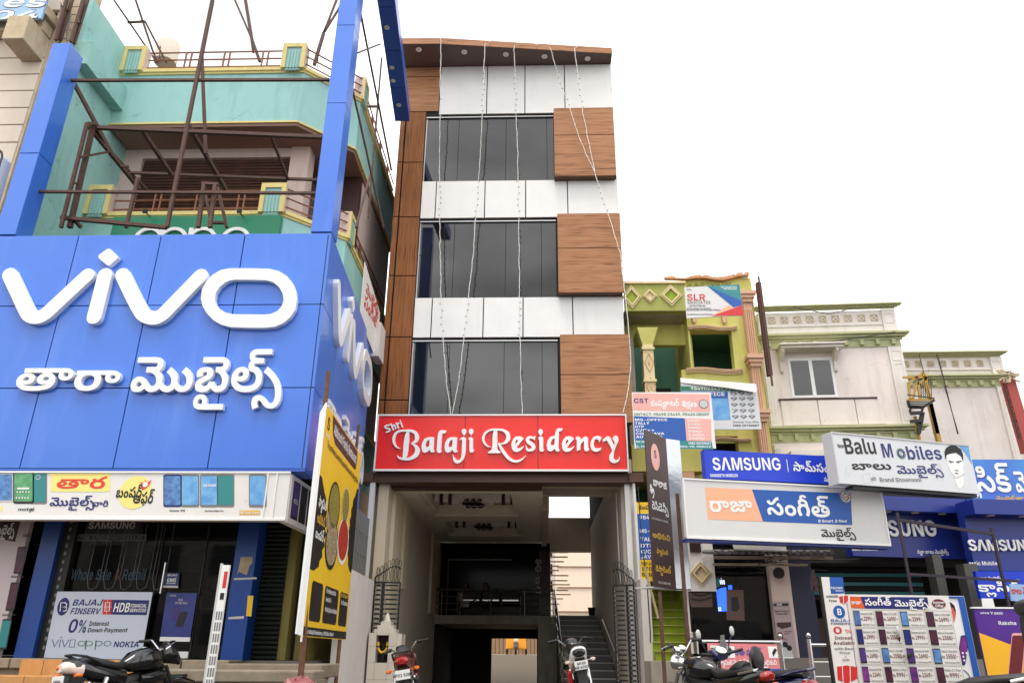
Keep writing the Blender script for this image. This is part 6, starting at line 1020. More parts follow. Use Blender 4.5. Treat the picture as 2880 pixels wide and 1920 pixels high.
ppoly(MB(), FL, 'C', (0, 350, 18, 350, 18, 384, 0, 384)).build('price_tag_print', M['yellowlogo'], LB)
MB().poly(FL, rrect(FL, 'C', 350, 110, 760, 250, .1), .004).build('yellow_patch', M['yellowlogo'], LB)
ptext(MB(), FL, 'C', 380, 228, 725, 145, 'TARA2', True, .007).build('lettering', M['rb'], LB)
ptext(MB(), FL, 'C', 338, 348, 612, 288, 'MOB', True, .007).build('lettering', M['navy'], LB); ptext(MB(), FL, 'C', 632, 352, 745, 308, 'VARI', True, .007).build('lettering', M['navy'], LB)
MB().disc(FL, *FL.px(*z('C', 932, 255)[0]), .265, .004, n=32).build('yellow_disc', M['yellowlogo'], LB)
ptext(MB(), FL, 'C', 795, 290, 975, 215, 'BUMPER', True, .008).build('lettering', M['ink'], LB); ptext(MB(), FL, 'C', 912, 330, 1052, 248, 'OFFER', True, .008).build('lettering', M['ink'], LB)
ppoly(MB(), FL, 'C', (968, 180, 985, 190, 1005, 170, 1015, 186, 1045, 168, 1030, 205, 1010, 225, 980, 240), .008).build('burst_print', M['rb'], LB); MB().disc(FL, *FL.px(*z('C', 1003, 200)[0]), .045, .010, n=9).build('fist_print', M['white'], LB)
for x0, x1, s in ((1122, 1252, 'pscr3'), (1242, 1374, 'lblue'), (1375, 1503, 'lblue'), (1488, 1615, 'tealp'), (1712, 1838, 'lblue')): phone(FL, 'C', x0 + 4, 130, x1, 356, s, 'navy' if s == 'pscr3' else 'grey', 0, LB, .004 + (x0 % 3) * .002)
ptext(MB(), FL, 'C', 1168, 388, 1275, 372, 'honor 9N').build('lettering', M['ink'], LB); ptext(MB(), FL, 'C', 1410, 388, 1540, 376, 'Zenfone Max Pro').build('lettering', M['ink'], LB)
ptext(MB(), FL, 'C', 1400, 216, 1490, 198, '10:36AM', c0=.012).build('lettering', M['white'], LB)
ppoly(MB(), FL, 'C', (1650, 378, 1792, 378, 1792, 410, 1650, 410)).build('tag_print', M['gold'], LB); ptext(MB(), FL, 'C', 1656, 402, 1788, 386, 'MI Note 6 pro', c0=.007).build('lettering', M['white'], LB)
ptext(MB(), FL, 'C', 1685, 320, 1700, 310, 'MI').build('lettering', M['lgrey'], LB)
# side lightbox
SU2 = V((0.02, 1, 0)).normalized(); FL2 = Fr((-3.96, 12.05, 0), SU2)
SB = thing('side_lightbox', 'tilted side lightbox with dark phone pictures at the end of the white strip', 'sign', (-3.96, 12.7, 2.85))
MB().fbox(FL2, 0, 1.35, 2.86, 3.62, -.12, 0).build('box_body', M['bannerw'], SB)
for a in (.12, .52, .92):
    MB().fbox(FL2, a, a + .34, 2.95, 3.55, .0, .004).build('phone_print', M['ink'], SB); MB().fbox(FL2, a + .03, a + .31, 3.0, 3.52, .004, .007).build('screen_print', M['pscr' if a < .5 else 'mt_black'], SB)
MB().text(FL2, 'V11', .17, 3.2, .07, .22, .01).build('lettering', M['white'], SB)

# ---------------------------------------------------------------- shop under the sign
SH = thing('phone_shop', 'ground floor phone shop with dark glass front, blue pillars and stone plinth', 'shop', (-7, 13.2, .84))
box('floor', M['floor'], SH, -11.6, -3.8, 13.2, 18, .5, .835)
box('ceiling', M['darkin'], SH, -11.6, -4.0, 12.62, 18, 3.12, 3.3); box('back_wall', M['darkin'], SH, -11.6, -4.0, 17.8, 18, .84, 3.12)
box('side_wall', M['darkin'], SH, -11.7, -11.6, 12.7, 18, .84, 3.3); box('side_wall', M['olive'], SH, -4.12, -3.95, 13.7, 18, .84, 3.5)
for x0, x1, y0, nm, m in ((-8.47, -8.17, 13.0, 'blue_pillar', 'blueshop'), (-8.17, -7.95, 13.1, 'black_pillar', 'mt_black'), (-5.12, -4.76, 13.08, 'blue_pillar', 'blueshop'), (-4.34, -4.2, 13.5, 'olive_pillar', 'olive')): box(nm, M[m], SH, x0, x1, y0, y0 + .4, .84, 3.11)
q = MB()
for i in range(16): q.ball((-8.06, 13.095, 1.0 + i * .135), .03, 6, 4, (.8, .2, 1.2))
tag(q.build('pillar_ornament', M['grey'], SH), kind='stuff')
for a, b in ((-7.95, -6.45), (-6.45, -5.68), (-5.68, -5.12)):
    p = box('glass_pane', M['shopglass'], SH, a + .01, b - .01, 13.22, 13.23, .86, 3.1)
    box('frame', M['mt_black'], p, b - .015, b + .005, 13.2, 13.25, .86, 3.1)
box('door_kick_plate', M['whiteframe'], SH, -6.43, -5.7, 13.18, 13.21, .86, .96)
MB().tube([(-6.3, 13.12, 1.85), (-6.3, 13.12, 2.35)], .014).tube([(-6.3, 13.2, 1.88), (-6.3, 13.12, 1.88)], .01).build('door_handle', M['chrome'], SH)
FG = FY(13.19)
sm = MB(); sm.fbox(FG, *[v for v in (FG.px(*z('C', 590, 540)[0])[0], FG.px(*z('C', 965, 540)[0])[0])], FG.px(*z('C', 590, 540)[0])[1], 3.1, 0, .03); smo = sm.build('brand_board', M['ink'], SH)
ptext(MB(), FG, 'C', 612, 506, 938, 462, 'SΛMSUNG', c0=.034).build('lettering', M['lgrey'], smo)
gs = MB(); ppoly(gs, FG, 'C', (483, 543, 1010, 543, 1006, 590, 479, 590), .002); gs = gs.build('tax_number_strip', M['grey'], SH); ppoly(MB(), FG, 'C', (489, 550, 1004, 550, 1000, 584, 486, 584), .004).build('strip_face', M['mt_black'], gs)
ptext(MB(), FG, 'C', 498, 582, 985, 556, 'GSTIN: 37BGZPM9791A1ZK', c0=.006).build('lettering', M['grey'], gs)
M['vinyl'] = mat('faded_blue_vinyl', (30, 58, 74), .6)
for a, b, t in ((480, 635, 'Whole'), (655, 760, 'Sale'), (835, 1000, 'Retail')): ptext(MB(), FG, 'C', a, 858, b, 782, t, c0=.001, sh=.1).build('window_lettering', M['vinyl'], SH)
ptext(MB(), FG, 'C', 785, 858, 822, 782, '&', c0=.001).build('window_lettering', mat('faded_red_vinyl', (74, 30, 26), .6), SH)
for i in range(5):
    x = -7.6 + i * .28; MB().tube([(x, 13.16, 3.0), (x - .02, 13.16, 2.1), (x + .03, 13.16, 1.93), (x + .1, 13.16, 1.91), (x + .17, 13.16, 1.95), (x + .2, 13.16, 2.1), (x + .2, 13.16, 3.0)], .004, 4).build('string_light', M['grey'], SH)
# inside: counter, shelves, ceiling lamps
for x0, x1, y0, y1, z0, z1, nm, m in ((-7.8, -5.4, 16.2, 16.7, .84, 1.75, 'counter', 'brownp'), (-7.9, -5.2, 17.5, 17.8, 1.0, 2.8, 'shelf', 'soffit')): box(nm, M[m], SH, x0, x1, y0, y1, z0, z1)
for zz in (1.4, 1.8, 2.2, 2.6): box('shelf_board', M['lgrey'], SH, -7.9, -5.2, 17.4, 17.5, zz, zz + .03)
for x in (-7.6, -7.2, -6.8, -6.4, -6.0, -5.6):
    for zz in (1.43, 1.83, 2.23): box('phone_box', M[random.choice(['lgrey', 'bluep', 'redp', 'orangep'])], SH, x, x + .22, 17.36, 17.4, zz, zz + .25)
# framed phone display panel at far left, rolling shutter, steps
dp = thing('display_panel', 'white wall panel with pictures of phones at the far left of the shop', 'poster', (-9, 12.9, .84))
FP = FY(12.9)
MB().box(-9.8, -8.66, 12.9, 13.0, .84, 3.1).build('board', mat('dim_white_panel', (196, 184, 186), .5), dp)
ppoly(MB(), FP, 'C', (0, 408, 150, 420, 105, 595, 0, 575)).build('title_print', M['brownp'], dp); ptext(MB(), FP, 'C', -60, 545, 78, 478, 'MOB', True, .006).build('lettering', M['white'], dp)
ppoly(MB(), FP, 'C', (180, 412, 240, 412, 236, 446, 176, 446)).build('logo_print', M['brownp'], dp); ptext(MB(), FP, 'C', 186, 440, 234, 416, 'HDB', c0=.006).build('lettering', M['white'], dp)
ptext(MB(), FP, 'C', 154, 560, 220, 540, 'AVAILABLE').build('lettering', M['ink'], dp)
for (x0, y0, x1, y1, s, sl) in ((92, 628, 155, 815, 'pscr2', 32), (36, 873, 98, 1070, 'pscr2', 40), (-20, 1125, 45, 1335, 'tealp', 40)): phone(FP, 'C', x0, y0, x1, y1, s, 'ink', sl, dp)
ptext(MB(), FP, 'C', 75, 842, 160, 826, 'MI Note 7 pro').build('lettering', M['ink'], dp); ptext(MB(), FP, 'C', 15, 1104, 105, 1088, 'Samsung A50').build('lettering', M['ink'], dp)
rsx = thing('rolling_shutter', 'dark green rolling shutter beside the olive pillar of the phone shop', 'shutter', (-4.5, 13.45, .84))
for i in range(30): zz = .84 + i * .076; MB().hexa([(-4.76, 13.44, zz + .02), (-4.34, 13.44, zz + .02), (-4.34, 13.5, zz), (-4.76, 13.5, zz), (-4.76, 13.42, zz + .04), (-4.34, 13.42, zz + .04), (-4.34, 13.5, zz + .072), (-4.76, 13.5, zz + .072)]).build('slat', M['shutter_g'], rsx)
box('dark_door', M['mt_black'], SH, -4.2, -3.95, 13.8, 13.85, .84, 3.1)
box('plinth', M['slab'], SH, -11.6, -4.9, 12.6, 13.2, .0, .835)
for a, b in ((-11.6, -8.2), (-8.2, -6.9), (-6.0, -5.5), (-5.5, -4.75)): box('stone_tread', M['slab'], SH, a + .01, b - .01, 12.52, 13.2, .7, .842, bevel=.015)
for i in range(6): box('floor_tile', M['otile'], SH, -8.0 + i * .36, -8.0 + i * .36 + .35, 12.50, 12.52, .48, .83)
ld = thing('lower_step', 'lower stone landing with orange tiles in front of the phone shop', 'step', (-6, 11.9, 0.0))
MB().box(-11.6, -3.2, 11.9, 12.5, 0.0, .60).build('core', M['slab'], ld)
for i in range(9):
    x = -9.6 + i * .42
    if x < -5.6: box('floor_tile', M['otile'], ld, x, x + .41, 11.88, 12.4, .45, .612, bevel=.006)
box('stone_tread', M['slab'], ld, -5.6, -3.25, 11.85, 12.5, .56, .72, bevel=.02); box('stone_tread', M['slab'], ld, -4.9, -3.3, 12.5, 13.6, .6, .80, bevel=.02)
tag(MB().hexa([(-5.75, 11.6, .62), (-5.1, 11.7, .63), (-5.05, 12.3, .66), (-5.7, 12.3, .66), (-5.75, 11.6, .645), (-5.1, 11.7, .66), (-5.05, 12.3, .69), (-5.7, 12.3, .69)]).build('doormat', M['mat']), 'dark green ridged doormat lying on the orange tiled step', 'doormat')
# finance poster
FQ = FY(13.1)
fp = thing('finance_poster', 'large pale poster with bank logos and zero percent interest lettering leaning on the glass', 'poster', (-7.2, 13.1, .85))
pc = FQ.pxs(z('C', 305, 1390, 970, 1405, 1055, 940, 400, 935)); MB().poly(FQ, [(-8.02, .85), (-6.42, .835), (-6.42, 1.87), (-8.04, 1.87)], 0, .01).build('sheet', mat('pale_blue_poster', (206, 210, 224), .5, c2=(192, 208, 226), scale=1), fp)
def fpt(x0, yb, x1, yt, t, m, sh=0, c=.014, tel=False): return ptext(MB(), FQ, 'Q', x0, yb, x1, yt, t, tel, c, None, sh).build('lettering', M[m], fp)
MB().disc(FQ, *FQ.px(*z('Q', 648, 160)[0]), .098, .013, n=28, ry=.14).build('round_logo', M['navy'], fp)
lg = MB(); pline(lg, FQ, 'Q', (590, 245, 605, 90, 690, 90, 715, 120, 700, 165, 625, 165, 715, 180, 700, 235, 655, 245), .014, .016); lg.build('logo_letter', M['white'], fp)
fpt(800, 142, 1350, 30, 'BAJAJ', 'navy', .2); fpt(765, 300, 1310, 190, 'FINSERV', 'navy', .2)
ppoly(MB(), FQ, 'Q', (1385, 32, 1550, 34, 1520, 306, 1365, 306), .013).build('logo_block', M['redp'], fp); ppoly(MB(), FQ, 'Q', (1550, 34, 2228, 45, 2178, 318, 1520, 306), .013).build('logo_block', M['navy'], fp)
q = MB(); pline(q, FQ, 'Q', (1425, 85, 1505, 85, 1490, 245, 1412, 245), .016, .016, closed=True); pline(q, FQ, 'Q', (1465, 40, 1440, 300), .006, .0165); pline(q, FQ, 'Q', (1400, 168, 1530, 168), .006, .017); q.build('cross_logo', M['white'], fp)
fpt(1550, 262, 1855, 92, 'HDB', 'white', .12, .017); fpt(1880, 178, 2175, 112, 'FINANCIAL', 'white', .12, .017); fpt(1862, 262, 2165, 198, 'SERVICES', 'white', .12, .017)
fpt(705, 640, 885, 390, '0', 'navy', .12); fpt(885, 640, 1065, 405, '%', 'navy', .1, .016); fpt(1110, 515, 1480, 430, 'Interest', 'ink', .12); fpt(1085, 632, 1820, 552, 'Down Payment', 'ink', .12)
for pts in ((450, 765, 485, 900, 565, 770), (600, 770, 572, 905), (635, 768, 665, 900, 750, 770)): q = MB(); pline(q, FQ, 'Q', pts, .011, .014); q.build('logo_letter', M['navy'], fp)
q = MB(); pline(q, FQ, 'Q', (780, 770, 870, 770, 850, 905, 755, 905), .011, .014, closed=True); q.disc(FQ, *FQ.px(*z('Q', 610, 725)[0]), .013, .014, n=4); q.build('logo_letter', M['navy'], fp)
for x in (985, 1120, 1300, 1460):
    q = MB(); a_, b_ = FQ.px(*z('Q', x, 838)[0]); q.ring(FQ, a_, b_, .062, .05, .014 + (x % 7) * .0003, n=24, ky=.66)
    if 1000 < x < 1400: pline(q, FQ, 'Q', (x - 50, 780, x - 68, 945), .015, .015)
    q.build('logo_letter', M['greenp'], fp)
fpt(1560, 905, 2030, 800, 'NOKIA', 'navy', .1)
# blue phone poster and EMI card on the door glass
bp = thing('phone_poster', 'dark blue phone poster with vivo S1 lettering on the shop door', 'poster', (-6, 13.17, 1.1)); FB1 = FY(13.17)
ppoly(MB(), FB1, 'C', (1105, 1248, 1312, 1252, 1360, 948, 1150, 944), 0, .005).build('sheet', mat('deep_blue_poster', (36, 44, 110), .4, c2=(60, 72, 150), scale=2), bp)
ppoly(MB(), FB1, 'C', (1100, 1278, 1308, 1282, 1312, 1252, 1105, 1248), 0, .006).build('white_footer', M['white'], bp)
for t, a in (('vivo', (1168, 970, 1215, 957)), ('S1', (1228, 1002, 1262, 986)), ("It's My Style", (1208, 1022, 1292, 1008))): ptext(MB(), FB1, 'C', a[0], a[1], a[2], a[3], t, c0=.009).build('lettering', M['lgrey'], bp)
phone(FB1, 'C', 1195, 1040, 1232, 1130, 'pscr', 'navy', 0, bp, .007); ppoly(MB(), FB1, 'C', (1208, 1178, 1262, 1180, 1296, 1075, 1246, 1075), .01).build('phone_print', M['ink'], bp)
em = thing('emi_card', 'small blue EMI network card stuck on the shop door glass', 'sticker', (-6.1, 13.17, 1.95))
ppoly(MB(), FB1, 'C', (1124, 895, 1228, 898, 1236, 810, 1130, 806), 0, .004).build('card', mat('dim_blue_card', (44, 66, 110), .4), em); ppoly(MB(), FB1, 'C', (1123, 911, 1228, 912, 1228, 898, 1124, 895), 0, .005).build('white_footer', M['lgrey'], em)
ptext(MB(), FB1, 'C', 1150, 870, 1214, 846, 'EMI', c0=.008).build('lettering', M['white'], em); ptext(MB(), FB1, 'C', 1155, 830, 1220, 817, 'BAJAJ', c0=.008).build('lettering', M['white'], em); ptext(MB(), FB1, 'C', 1147, 884, 1212, 876, 'NETWORK', c0=.008).build('lettering', M['white'], em)
FN = FY(13.07)
tag(ppoly(MB(), FN, 'C', (1635, 825, 1648, 800, 1700, 826, 1720, 760, 1738, 742, 1742, 698, 1660, 700), 0, .003).build('notice_paper', M['creamtrim']), 'torn brown paper notice on the right blue pillar', 'notice')
tag(ppoly(MB(), FN, 'C', (1696, 1105, 1732, 1108, 1746, 966, 1708, 964), 0, .003).build('yellow_sticker', M['ylw']), 'small yellow sticker low on the right blue pillar', 'sticker')
for c, l in (((1612, 858, 1768, 852, 1768, 838, 1612, 844), 'upper torn white tape strip across the right blue pillar'), ((1574, 1112, 1682, 1105, 1680, 1124, 1574, 1128), 'lower torn white tape strip on the right blue pillar')): tag(ppoly(MB(), FN, 'C', c).build('tape_strip', M['lgrey']), l, 'tape')
# narrow upright board seen almost edge-on
FNB = Fr((-4.04, 10, 0), (.5, -.87, 0)); nb = thing('upright_board', 'narrow white upright board with printed columns standing before the shop', 'board', (-4.04, 10, 0.0))
NB = lambda a, b_, c=0: V((-4.10 + a, 10 + c, b_))
MB().box(-4.07, -3.955, 9.98, 10.02, .2, 2.0).build('board', M['whiteframe'], nb); MB().box(-4.075, -4.055, 9.975, 10.025, 0.0, 2.02).build('edge', M['lgrey'], nb)
FNF = FY(9.98); MB().fbox(FNF, -4.01, -3.965, 1.72, 1.92, 0, .003).build('red_print', M['redp'], nb); MB().fbox(FNF, -4.02, -3.97, 1.58, 1.66, 0, .003).build('dark_print', M['ink'], nb)
for i in range(9):
    for x in (-4.03, -4.0, -3.97): MB().fbox(FNF, x - .008, x + .01, .3 + i * .13, .4 + i * .13, 0, .003).build('print_column', M['grey'], nb)

# ---------------------------------------------------------------- yellow restaurant banner on two branch poles
YB = thing('restaurant_banner', 'tall yellow and black restaurant banner with food pictures tied to branch poles', 'banner', (-3.2, 10.95, 1.1))
FYB = Fr((-3.2, 10.95, 0), (-.18, 3.25, 0))
def yb(k, *c): return FYB.pxs(z(k, *c))
ban = yb('O', 300, 300, 640, 830) + yb('P', 425, 1480, 0, 1462)
a1 = 3.25; YQ = [(0, 1.17), (a1, 1.17), (a1, 4.45), (0, 4.45)]
MB().poly(FYB, YQ, -.02, 0).build('sheet', M['bannerw'], YB); MB().poly(FYB, YQ, .0015).build('yellow_print', M['ylw'], YB)
MB().poly(FYB, [(-.02, 1.1), (.0, 1.1), (.0, 4.48), (-.02, 4.4)], -.02, .003).build('white_hem', M['white'], YB)
MB().hexa([FYB(-.1, 1.2, -.06), FYB(0, 1.17, .0), FYB(0, 1.17, -.02), FYB(-.1, 1.2, -.08), FYB(-.05, 4.3, -.06), FYB(0, 4.48, .0), FYB(0, 4.48, -.02), FYB(-.05, 4.3, -.08)]).build('folded_edge', M['white'], YB)
MB().poly(FYB, [(.48, 4.43), (2.8, 4.43), (2.86, 4.3), (2.8, 4.1), (2.7, 4.05), (.85, 4.05), (.6, 4.15)], .003).build('title_block', M['brownp'], YB)
MB().text(FYB, 'Abhiruchi Family Restaurant', .66, 4.17, .17, 2.1, .006).build('lettering', M['white'], YB)
MB().text(FYB, "Try our Newly Launched Exquisite Dishes with Exciting Offers", .3, 3.87, .1, 2.8, .006).build('lettering', M['brownp'], YB)
MB().text(FYB, 'S', .16, 4.12, .2, .18, .006).build('lettering', M['ink'], YB); MB().text(FYB, 'SHRI', .12, 4.0, .06, .26, .006).build('lettering', M['white'], YB)
def jag(xs, z0, z1, side):
    pts = []; n = 16
    for i in range(n + 1):
        zz = z0 + (z1 - z0) * i / n; t = i / n; w = xs * (.35 + .65 * math.sin(math.pi * min(1, t * 1.1)) ** .5 if t < .95 else .25); w = w * (1 if i % 2 else .86)
        pts.append((w if side < 0 else a1 - w, zz))
    return [(0 if side < 0 else a1, z0)] + pts + [(0 if side < 0 else a1, z1)]
MB().poly(FYB, jag(.85, 2.05, 3.38, -1), .003).build('black_shape', M['ink'], YB); MB().poly(FYB, jag(.62, 2.3, 3.8, 1)[::-1], .003).build('black_shape', M['ink'], YB)
for w_, zz, m in (('FAMILY', 2.96, 'white'), ('ABHI', 2.72, 'gold'), ('BUMPER', 2.5, 'white')): MB().text(FYB, w_, .12, zz, .11, .56, .006, tel=True).build('lettering', M[m], YB)
for (a, b_, ra, rb_, m, rim) in ((1.22, 3.12, .42, .37, 'food1', 'mt_black'), (1.3, 2.55, .45, .36, 'food2', 'mt_black'), (2.2, 2.72, .45, .36, 'food3', 'white'), (2.15, 3.3, .3, .3, 'food1', 'cream'), (.92, 2.86, .16, .14, 'food2', 'peach')):
    MB().disc(FYB, a, b_, ra * 1.08, .007, n=28, ry=rb_ * 1.08).build('plate_print', M[rim], YB); MB().disc(FYB, a, b_ + .015, ra * .95, .009, n=28, ry=rb_ * .93).build('food_print', M[m], YB)
for i, (a, b_) in enumerate(((.24, 1.0), (1.15, 2.25), (2.4, 3.15))):
    q = MB().poly(FYB, [(a + .05, 1.38), (b_ - .05, 1.38), (b_, 1.43), (b_, 1.87), (b_ - .05, 1.92), (a + .05, 1.92), (a, 1.87), (a, 1.43)], .003).build('black_card', M['ink'], YB)
for t, zz, a in (('Free Welcome Drink', 1.82, 1.25), ('Free Wi-Fi', 1.69, 1.25), ('Parking Space Available', 1.55, 1.25), ('Special Discounts', 1.84, 2.45), ('for Students', 1.72, 2.5)): MB().text(FYB, t, a, zz, .07, .042 * len(t) if a < 2 else .62, .006).build('lettering', M['white' if 'Special' not in t else 'gold'], YB)
MB().poly(FYB, [(0, 1.18), (a1, 1.18), (a1, 1.3), (0, 1.3)], .003).build('footer_band', M['ink'], YB)
MB().text(FYB, 'Shri Balaji Residency, Old Bus Stand', .1, 1.21, .055, 2.0, .006).build('lettering', M['white'], YB)
def branch(label, pts, r):
    tag(MB().tube(pts, r, 8).build('branch_pole', M['bark'], None, True), label, 'pole')
branch('crooked peeled branch pole at the left edge of the yellow banner', [(-3.2, 11.08, 0.0), (-3.21, 11.08, 1.1), (-3.29, 11.1, 2.2), (-3.29, 11.1, 3.4), (-3.27, 11.1, 4.3), (-3.27, 11.1, 5.04)], [.045, .042, .04, .04, .036, .034])
branch('thin branch pole at the right edge of the yellow banner', [(-3.44, 14.0, 0.0), (-3.43, 14.0, 1.5), (-3.46, 14.0, 3.2), (-3.43, 14.0, 5.0)], [.035, .033, .03, .028])
bg_ = MB(); random.seed(3); bag = []
bg_.ball((-3.18, 11.0, .52), .2, 14, 9, (1.25, .9, .7)); bg_.v = [v + V((random.uniform(-.03, .03), random.uniform(-.03, .03), random.uniform(-.03, .03))) for v in bg_.v]
tag(bg_.build('plastic_bag', M['bag']), 'crumpled red and white plastic bag tied round the foot of the banner pole', 'bag')

# ---------------------------------------------------------------- low white wall, grille, small banner beyond the blue side sign
tag(MB().hexa([(-3.62, 14.2, 0.0), (-3.5, 14.2, 0.0), (-3.62, 17.4, 0.0), (-3.80, 17.4, 0.0), (-3.62, 14.2, 2.42), (-3.5, 14.2, 2.42), (-3.62, 17.4, 2.42), (-3.80, 17.4, 2.42)]).build('low_white_wall', M['offwhite']), 'low stained white wall running back to the hotel entrance', 'wall')
gr = thing('window_grille', 'grey bar grille above the low white wall behind the yellow banner', 'grille', (-3.8, 15.8, 2.4))
for i in range(14): y = 15.3 + i * .15; MB().tube([(-3.74 - (y - 15) * .03, y, 2.42), (-3.74 - (y - 15) * .03, y, 3.75)], .016, 5).build('bar', M['grey'], gr)
for zz in (2.9, 3.35): MB().tube([(-3.75, 15.3, zz), (-3.81, 17.3, zz)], .014, 5).build('cross_bar', M['grey'], gr)
FWB = Fr((-4.06, 15.78, 0), (.02, 1, 0)); wb = thing('small_banner', 'white banner with red Telugu lettering hung on the teal building side', 'banner', (-4.06, 15.8, 8))
MB().poly(FWB, [(0, 8.05), (1.9, 7.7), (1.85, 9.0), (0, 9.5)], -.01, .0).build('sheet', M['bannerw'], wb)
MB().text(FWB, 'SANGEETH', .25, 8.45, .28, 1.4, .004, tel=True).build('lettering', M['redp'], wb); MB().text(FWB, 'MOB', .3, 8.85, .2, 1.2, .004, tel=True).build('lettering', M['redp'], wb)
tag(box('pipe_box', M['offwhite'], None, -4.1, -3.9, 17.3, 17.9, 7.7, 8.6), 'white service box high in the gap beside the hotel', 'box')

# ================================================================ teal building with balconies
T = thing('teal_building', 'teal plastered building with yellow trimmed balconies behind the blue sign', 'building', (-8, 15, 0))
def prof(pts, z0, z1, m, name, parent=T, th=.18, off=0.0):
    """a band that follows a plan line (front, chamfer, side)"""
    for (xa, ya), (xb, yb) in zip(pts, pts[1:]):
        F = Fr((xa, ya, 0), (xb - xa, yb - ya, 0)); L_ = math.hypot(xb - xa, yb - ya)
        MB().fbox(F, 0, L_, z0, z1, off - th, off).build(name, M[m], parent)
plan = [(-10.55, 15.0), (-5.84, 15.0), (-4.66, 16.12), (-4.68, 21.5)]
prof(plan, 12.98, 14.45, 'teal', 'parapet_wall'); prof(plan, 12.93, 12.98, 'yellow', 'lower_trim', off=.02)
for a, b, o in ((14.45, 14.52, .03), (14.52, 14.62, .06)): prof(plan, a, b, 'yellow', 'coping', off=o, th=.2)
prof(plan, 8.5, 10.25, 'teal', 'parapet_wall'); prof(plan, 10.25, 10.31, 'yellow', 'coping', off=.03, th=.2); prof(plan, 10.31, 10.41, 'yellow', 'coping', off=.06, th=.22)
prof(plan[1:], 5.0, 6.4, 'teal', 'parapet_wall'); prof(plan[1:], 6.4, 6.5, 'yellow', 'coping', off=.05)
fp_ = [(-10.5, 15.02), (-5.86, 15.02), (-4.7, 16.14), (-4.72, 21.4), (-10.5, 21.4)]
for zz in (12.85, 8.4): MB().poly(Fr((0, 0, zz), (1, 0, 0), (0, 1, 0)), fp_, 0, .12).build('floor_slab', M['undercream'], T)
MB().poly(Fr((0, 0, 14.2), (1, 0, 0), (0, 1, 0)), fp_, 0, .1).build('roof_slab', M['concrete'], T)
def balcony_rails(F, L_, z0, n, group_xs):
    for h in (.60, .36, .12): MB().tube([F(0, z0 + h), F(L_, z0 + h)], .022, 6).build('rail', M['railbrown'], T)
    for x in group_xs:
        for d in (0, .14): MB().bar(F(x + d, z0), F(x + d, z0 + .6), .035).build('baluster', M['railbrown'], T)
def cap_post(F, w, z0, h):
    MB().fbox(F, 0, w, z0, z0 + h, -.2, .04).build('pier', M['cream' if False else 'pinkwall'], T)
    MB().poly(F, [(0, z0), (w, z0), (w, z0 + h), (0, z0 + h)], .04, .085, [[(w * .18, z0 - .0 + .001), (w * .18, z0 + h * .84), (w * .82, z0 + h * .84), (w * .82, z0 + .001)]]).build('pier_frame', M['yellow'], T)
    p = MB().fbox(F, w * .19, w * .81, z0 - .08, z0 + h * .83, .04, .06).build('fluted_panel', M['teal_trim'], T)
    for i in range(4): x = w * (.28 + .13 * i); MB().fbox(F, x, x + w * .05, z0 - .06, z0 + h * .7, .06, .075).build('flute', M['teal'], p)
for z0 in (14.62, 10.41):
    F = Fr((-10.55, 14.96, 0)); cap_post(F, .57, z0 - .08, .78); cap_post(Fr((-6.43, 14.96, 0)), .59, z0 - .08, .78)
    balcony_rails(Fr((-9.95, 15.05, 0)), 3.5, z0, 0, (.95, 1.95, 2.95))
    L2 = math.hypot(1.18, 1.12); F2 = Fr((-5.84, 15.0, 0), (1.18, 1.12, 0)); balcony_rails(F2, L2, z0, 0, (.8,))
    F3 = Fr((-4.66, 16.1, 0), (-.004, 1, 0)); cap_post(F3, .5, z0 - .08, .75); balcony_rails(Fr((-4.7, 16.6, 0), (-.004, 1, 0)), 4.5, z0, 0, (1, 2.2, 3.4))
# recessed upper room: pink walls, brown shutter, dark doorway
MB().box(-10.55, -10.06, 15.9, 16.3, 8.5, 12.85).box(-6.22, -5.75, 15.85, 16.3, 8.5, 12.85).box(-10.06, -6.22, 15.9, 16.3, 12.58, 12.86).build('room_wall', M['pinkwall'], T)
MB().box(-5.75, -4.75, 17.2, 17.4, 8.5, 12.85).build('dark_doorway_wall', M['brownp'], T)
sh_ = MB().box(-10.06, -6.22, 16.02, 16.06, 8.5, 12.58).build('shutter_back', M['shutter'], T)
for i in range(44): zz = 8.64 + i * .089; MB().hexa([(-10.06, 15.99, zz + .012), (-6.22, 15.99, zz + .012), (-6.22, 16.02, zz), (-10.06, 16.02, zz), (-10.06, 15.97, zz + .04), (-6.22, 15.97, zz + .04), (-6.22, 16.02, zz + .082), (-10.06, 16.02, zz + .082)]).build('shutter_slat', M['shutter'], sh_)
MB().box(-11.2, -4.75, 17.5, 21.4, 3.0, 12.85).build('core_wall', M['pinkwall'], T)
# wing wall on the left with its beam
FWG = Fr((-10.55, 13.38, 0), (0, 1, 0))
MB().poly(FWG, [(0, 6.5), (3.7, 6.5), (3.7, 14.6), (2.2, 15.3), (0, 15.33)], -.42, 0).build('wing_wall', M['teal'], T)
MB().fbox(FWG, -.02, 1.62, 13.36, 14.02, 0, .27).build('wing_beam', M['teal'], T)
rg = MB(); random.seed(11); pr = []
for i in range(34):
    zz = 7.0 + i * .24; w = random.uniform(.05, .17); rg.fbox(FWG, -.16, .0, zz, zz + .26, -.36, -.36 + w + .08)
tag(rg.build('broken_plaster_edge', M['creamtrim'], T), kind='stuff')
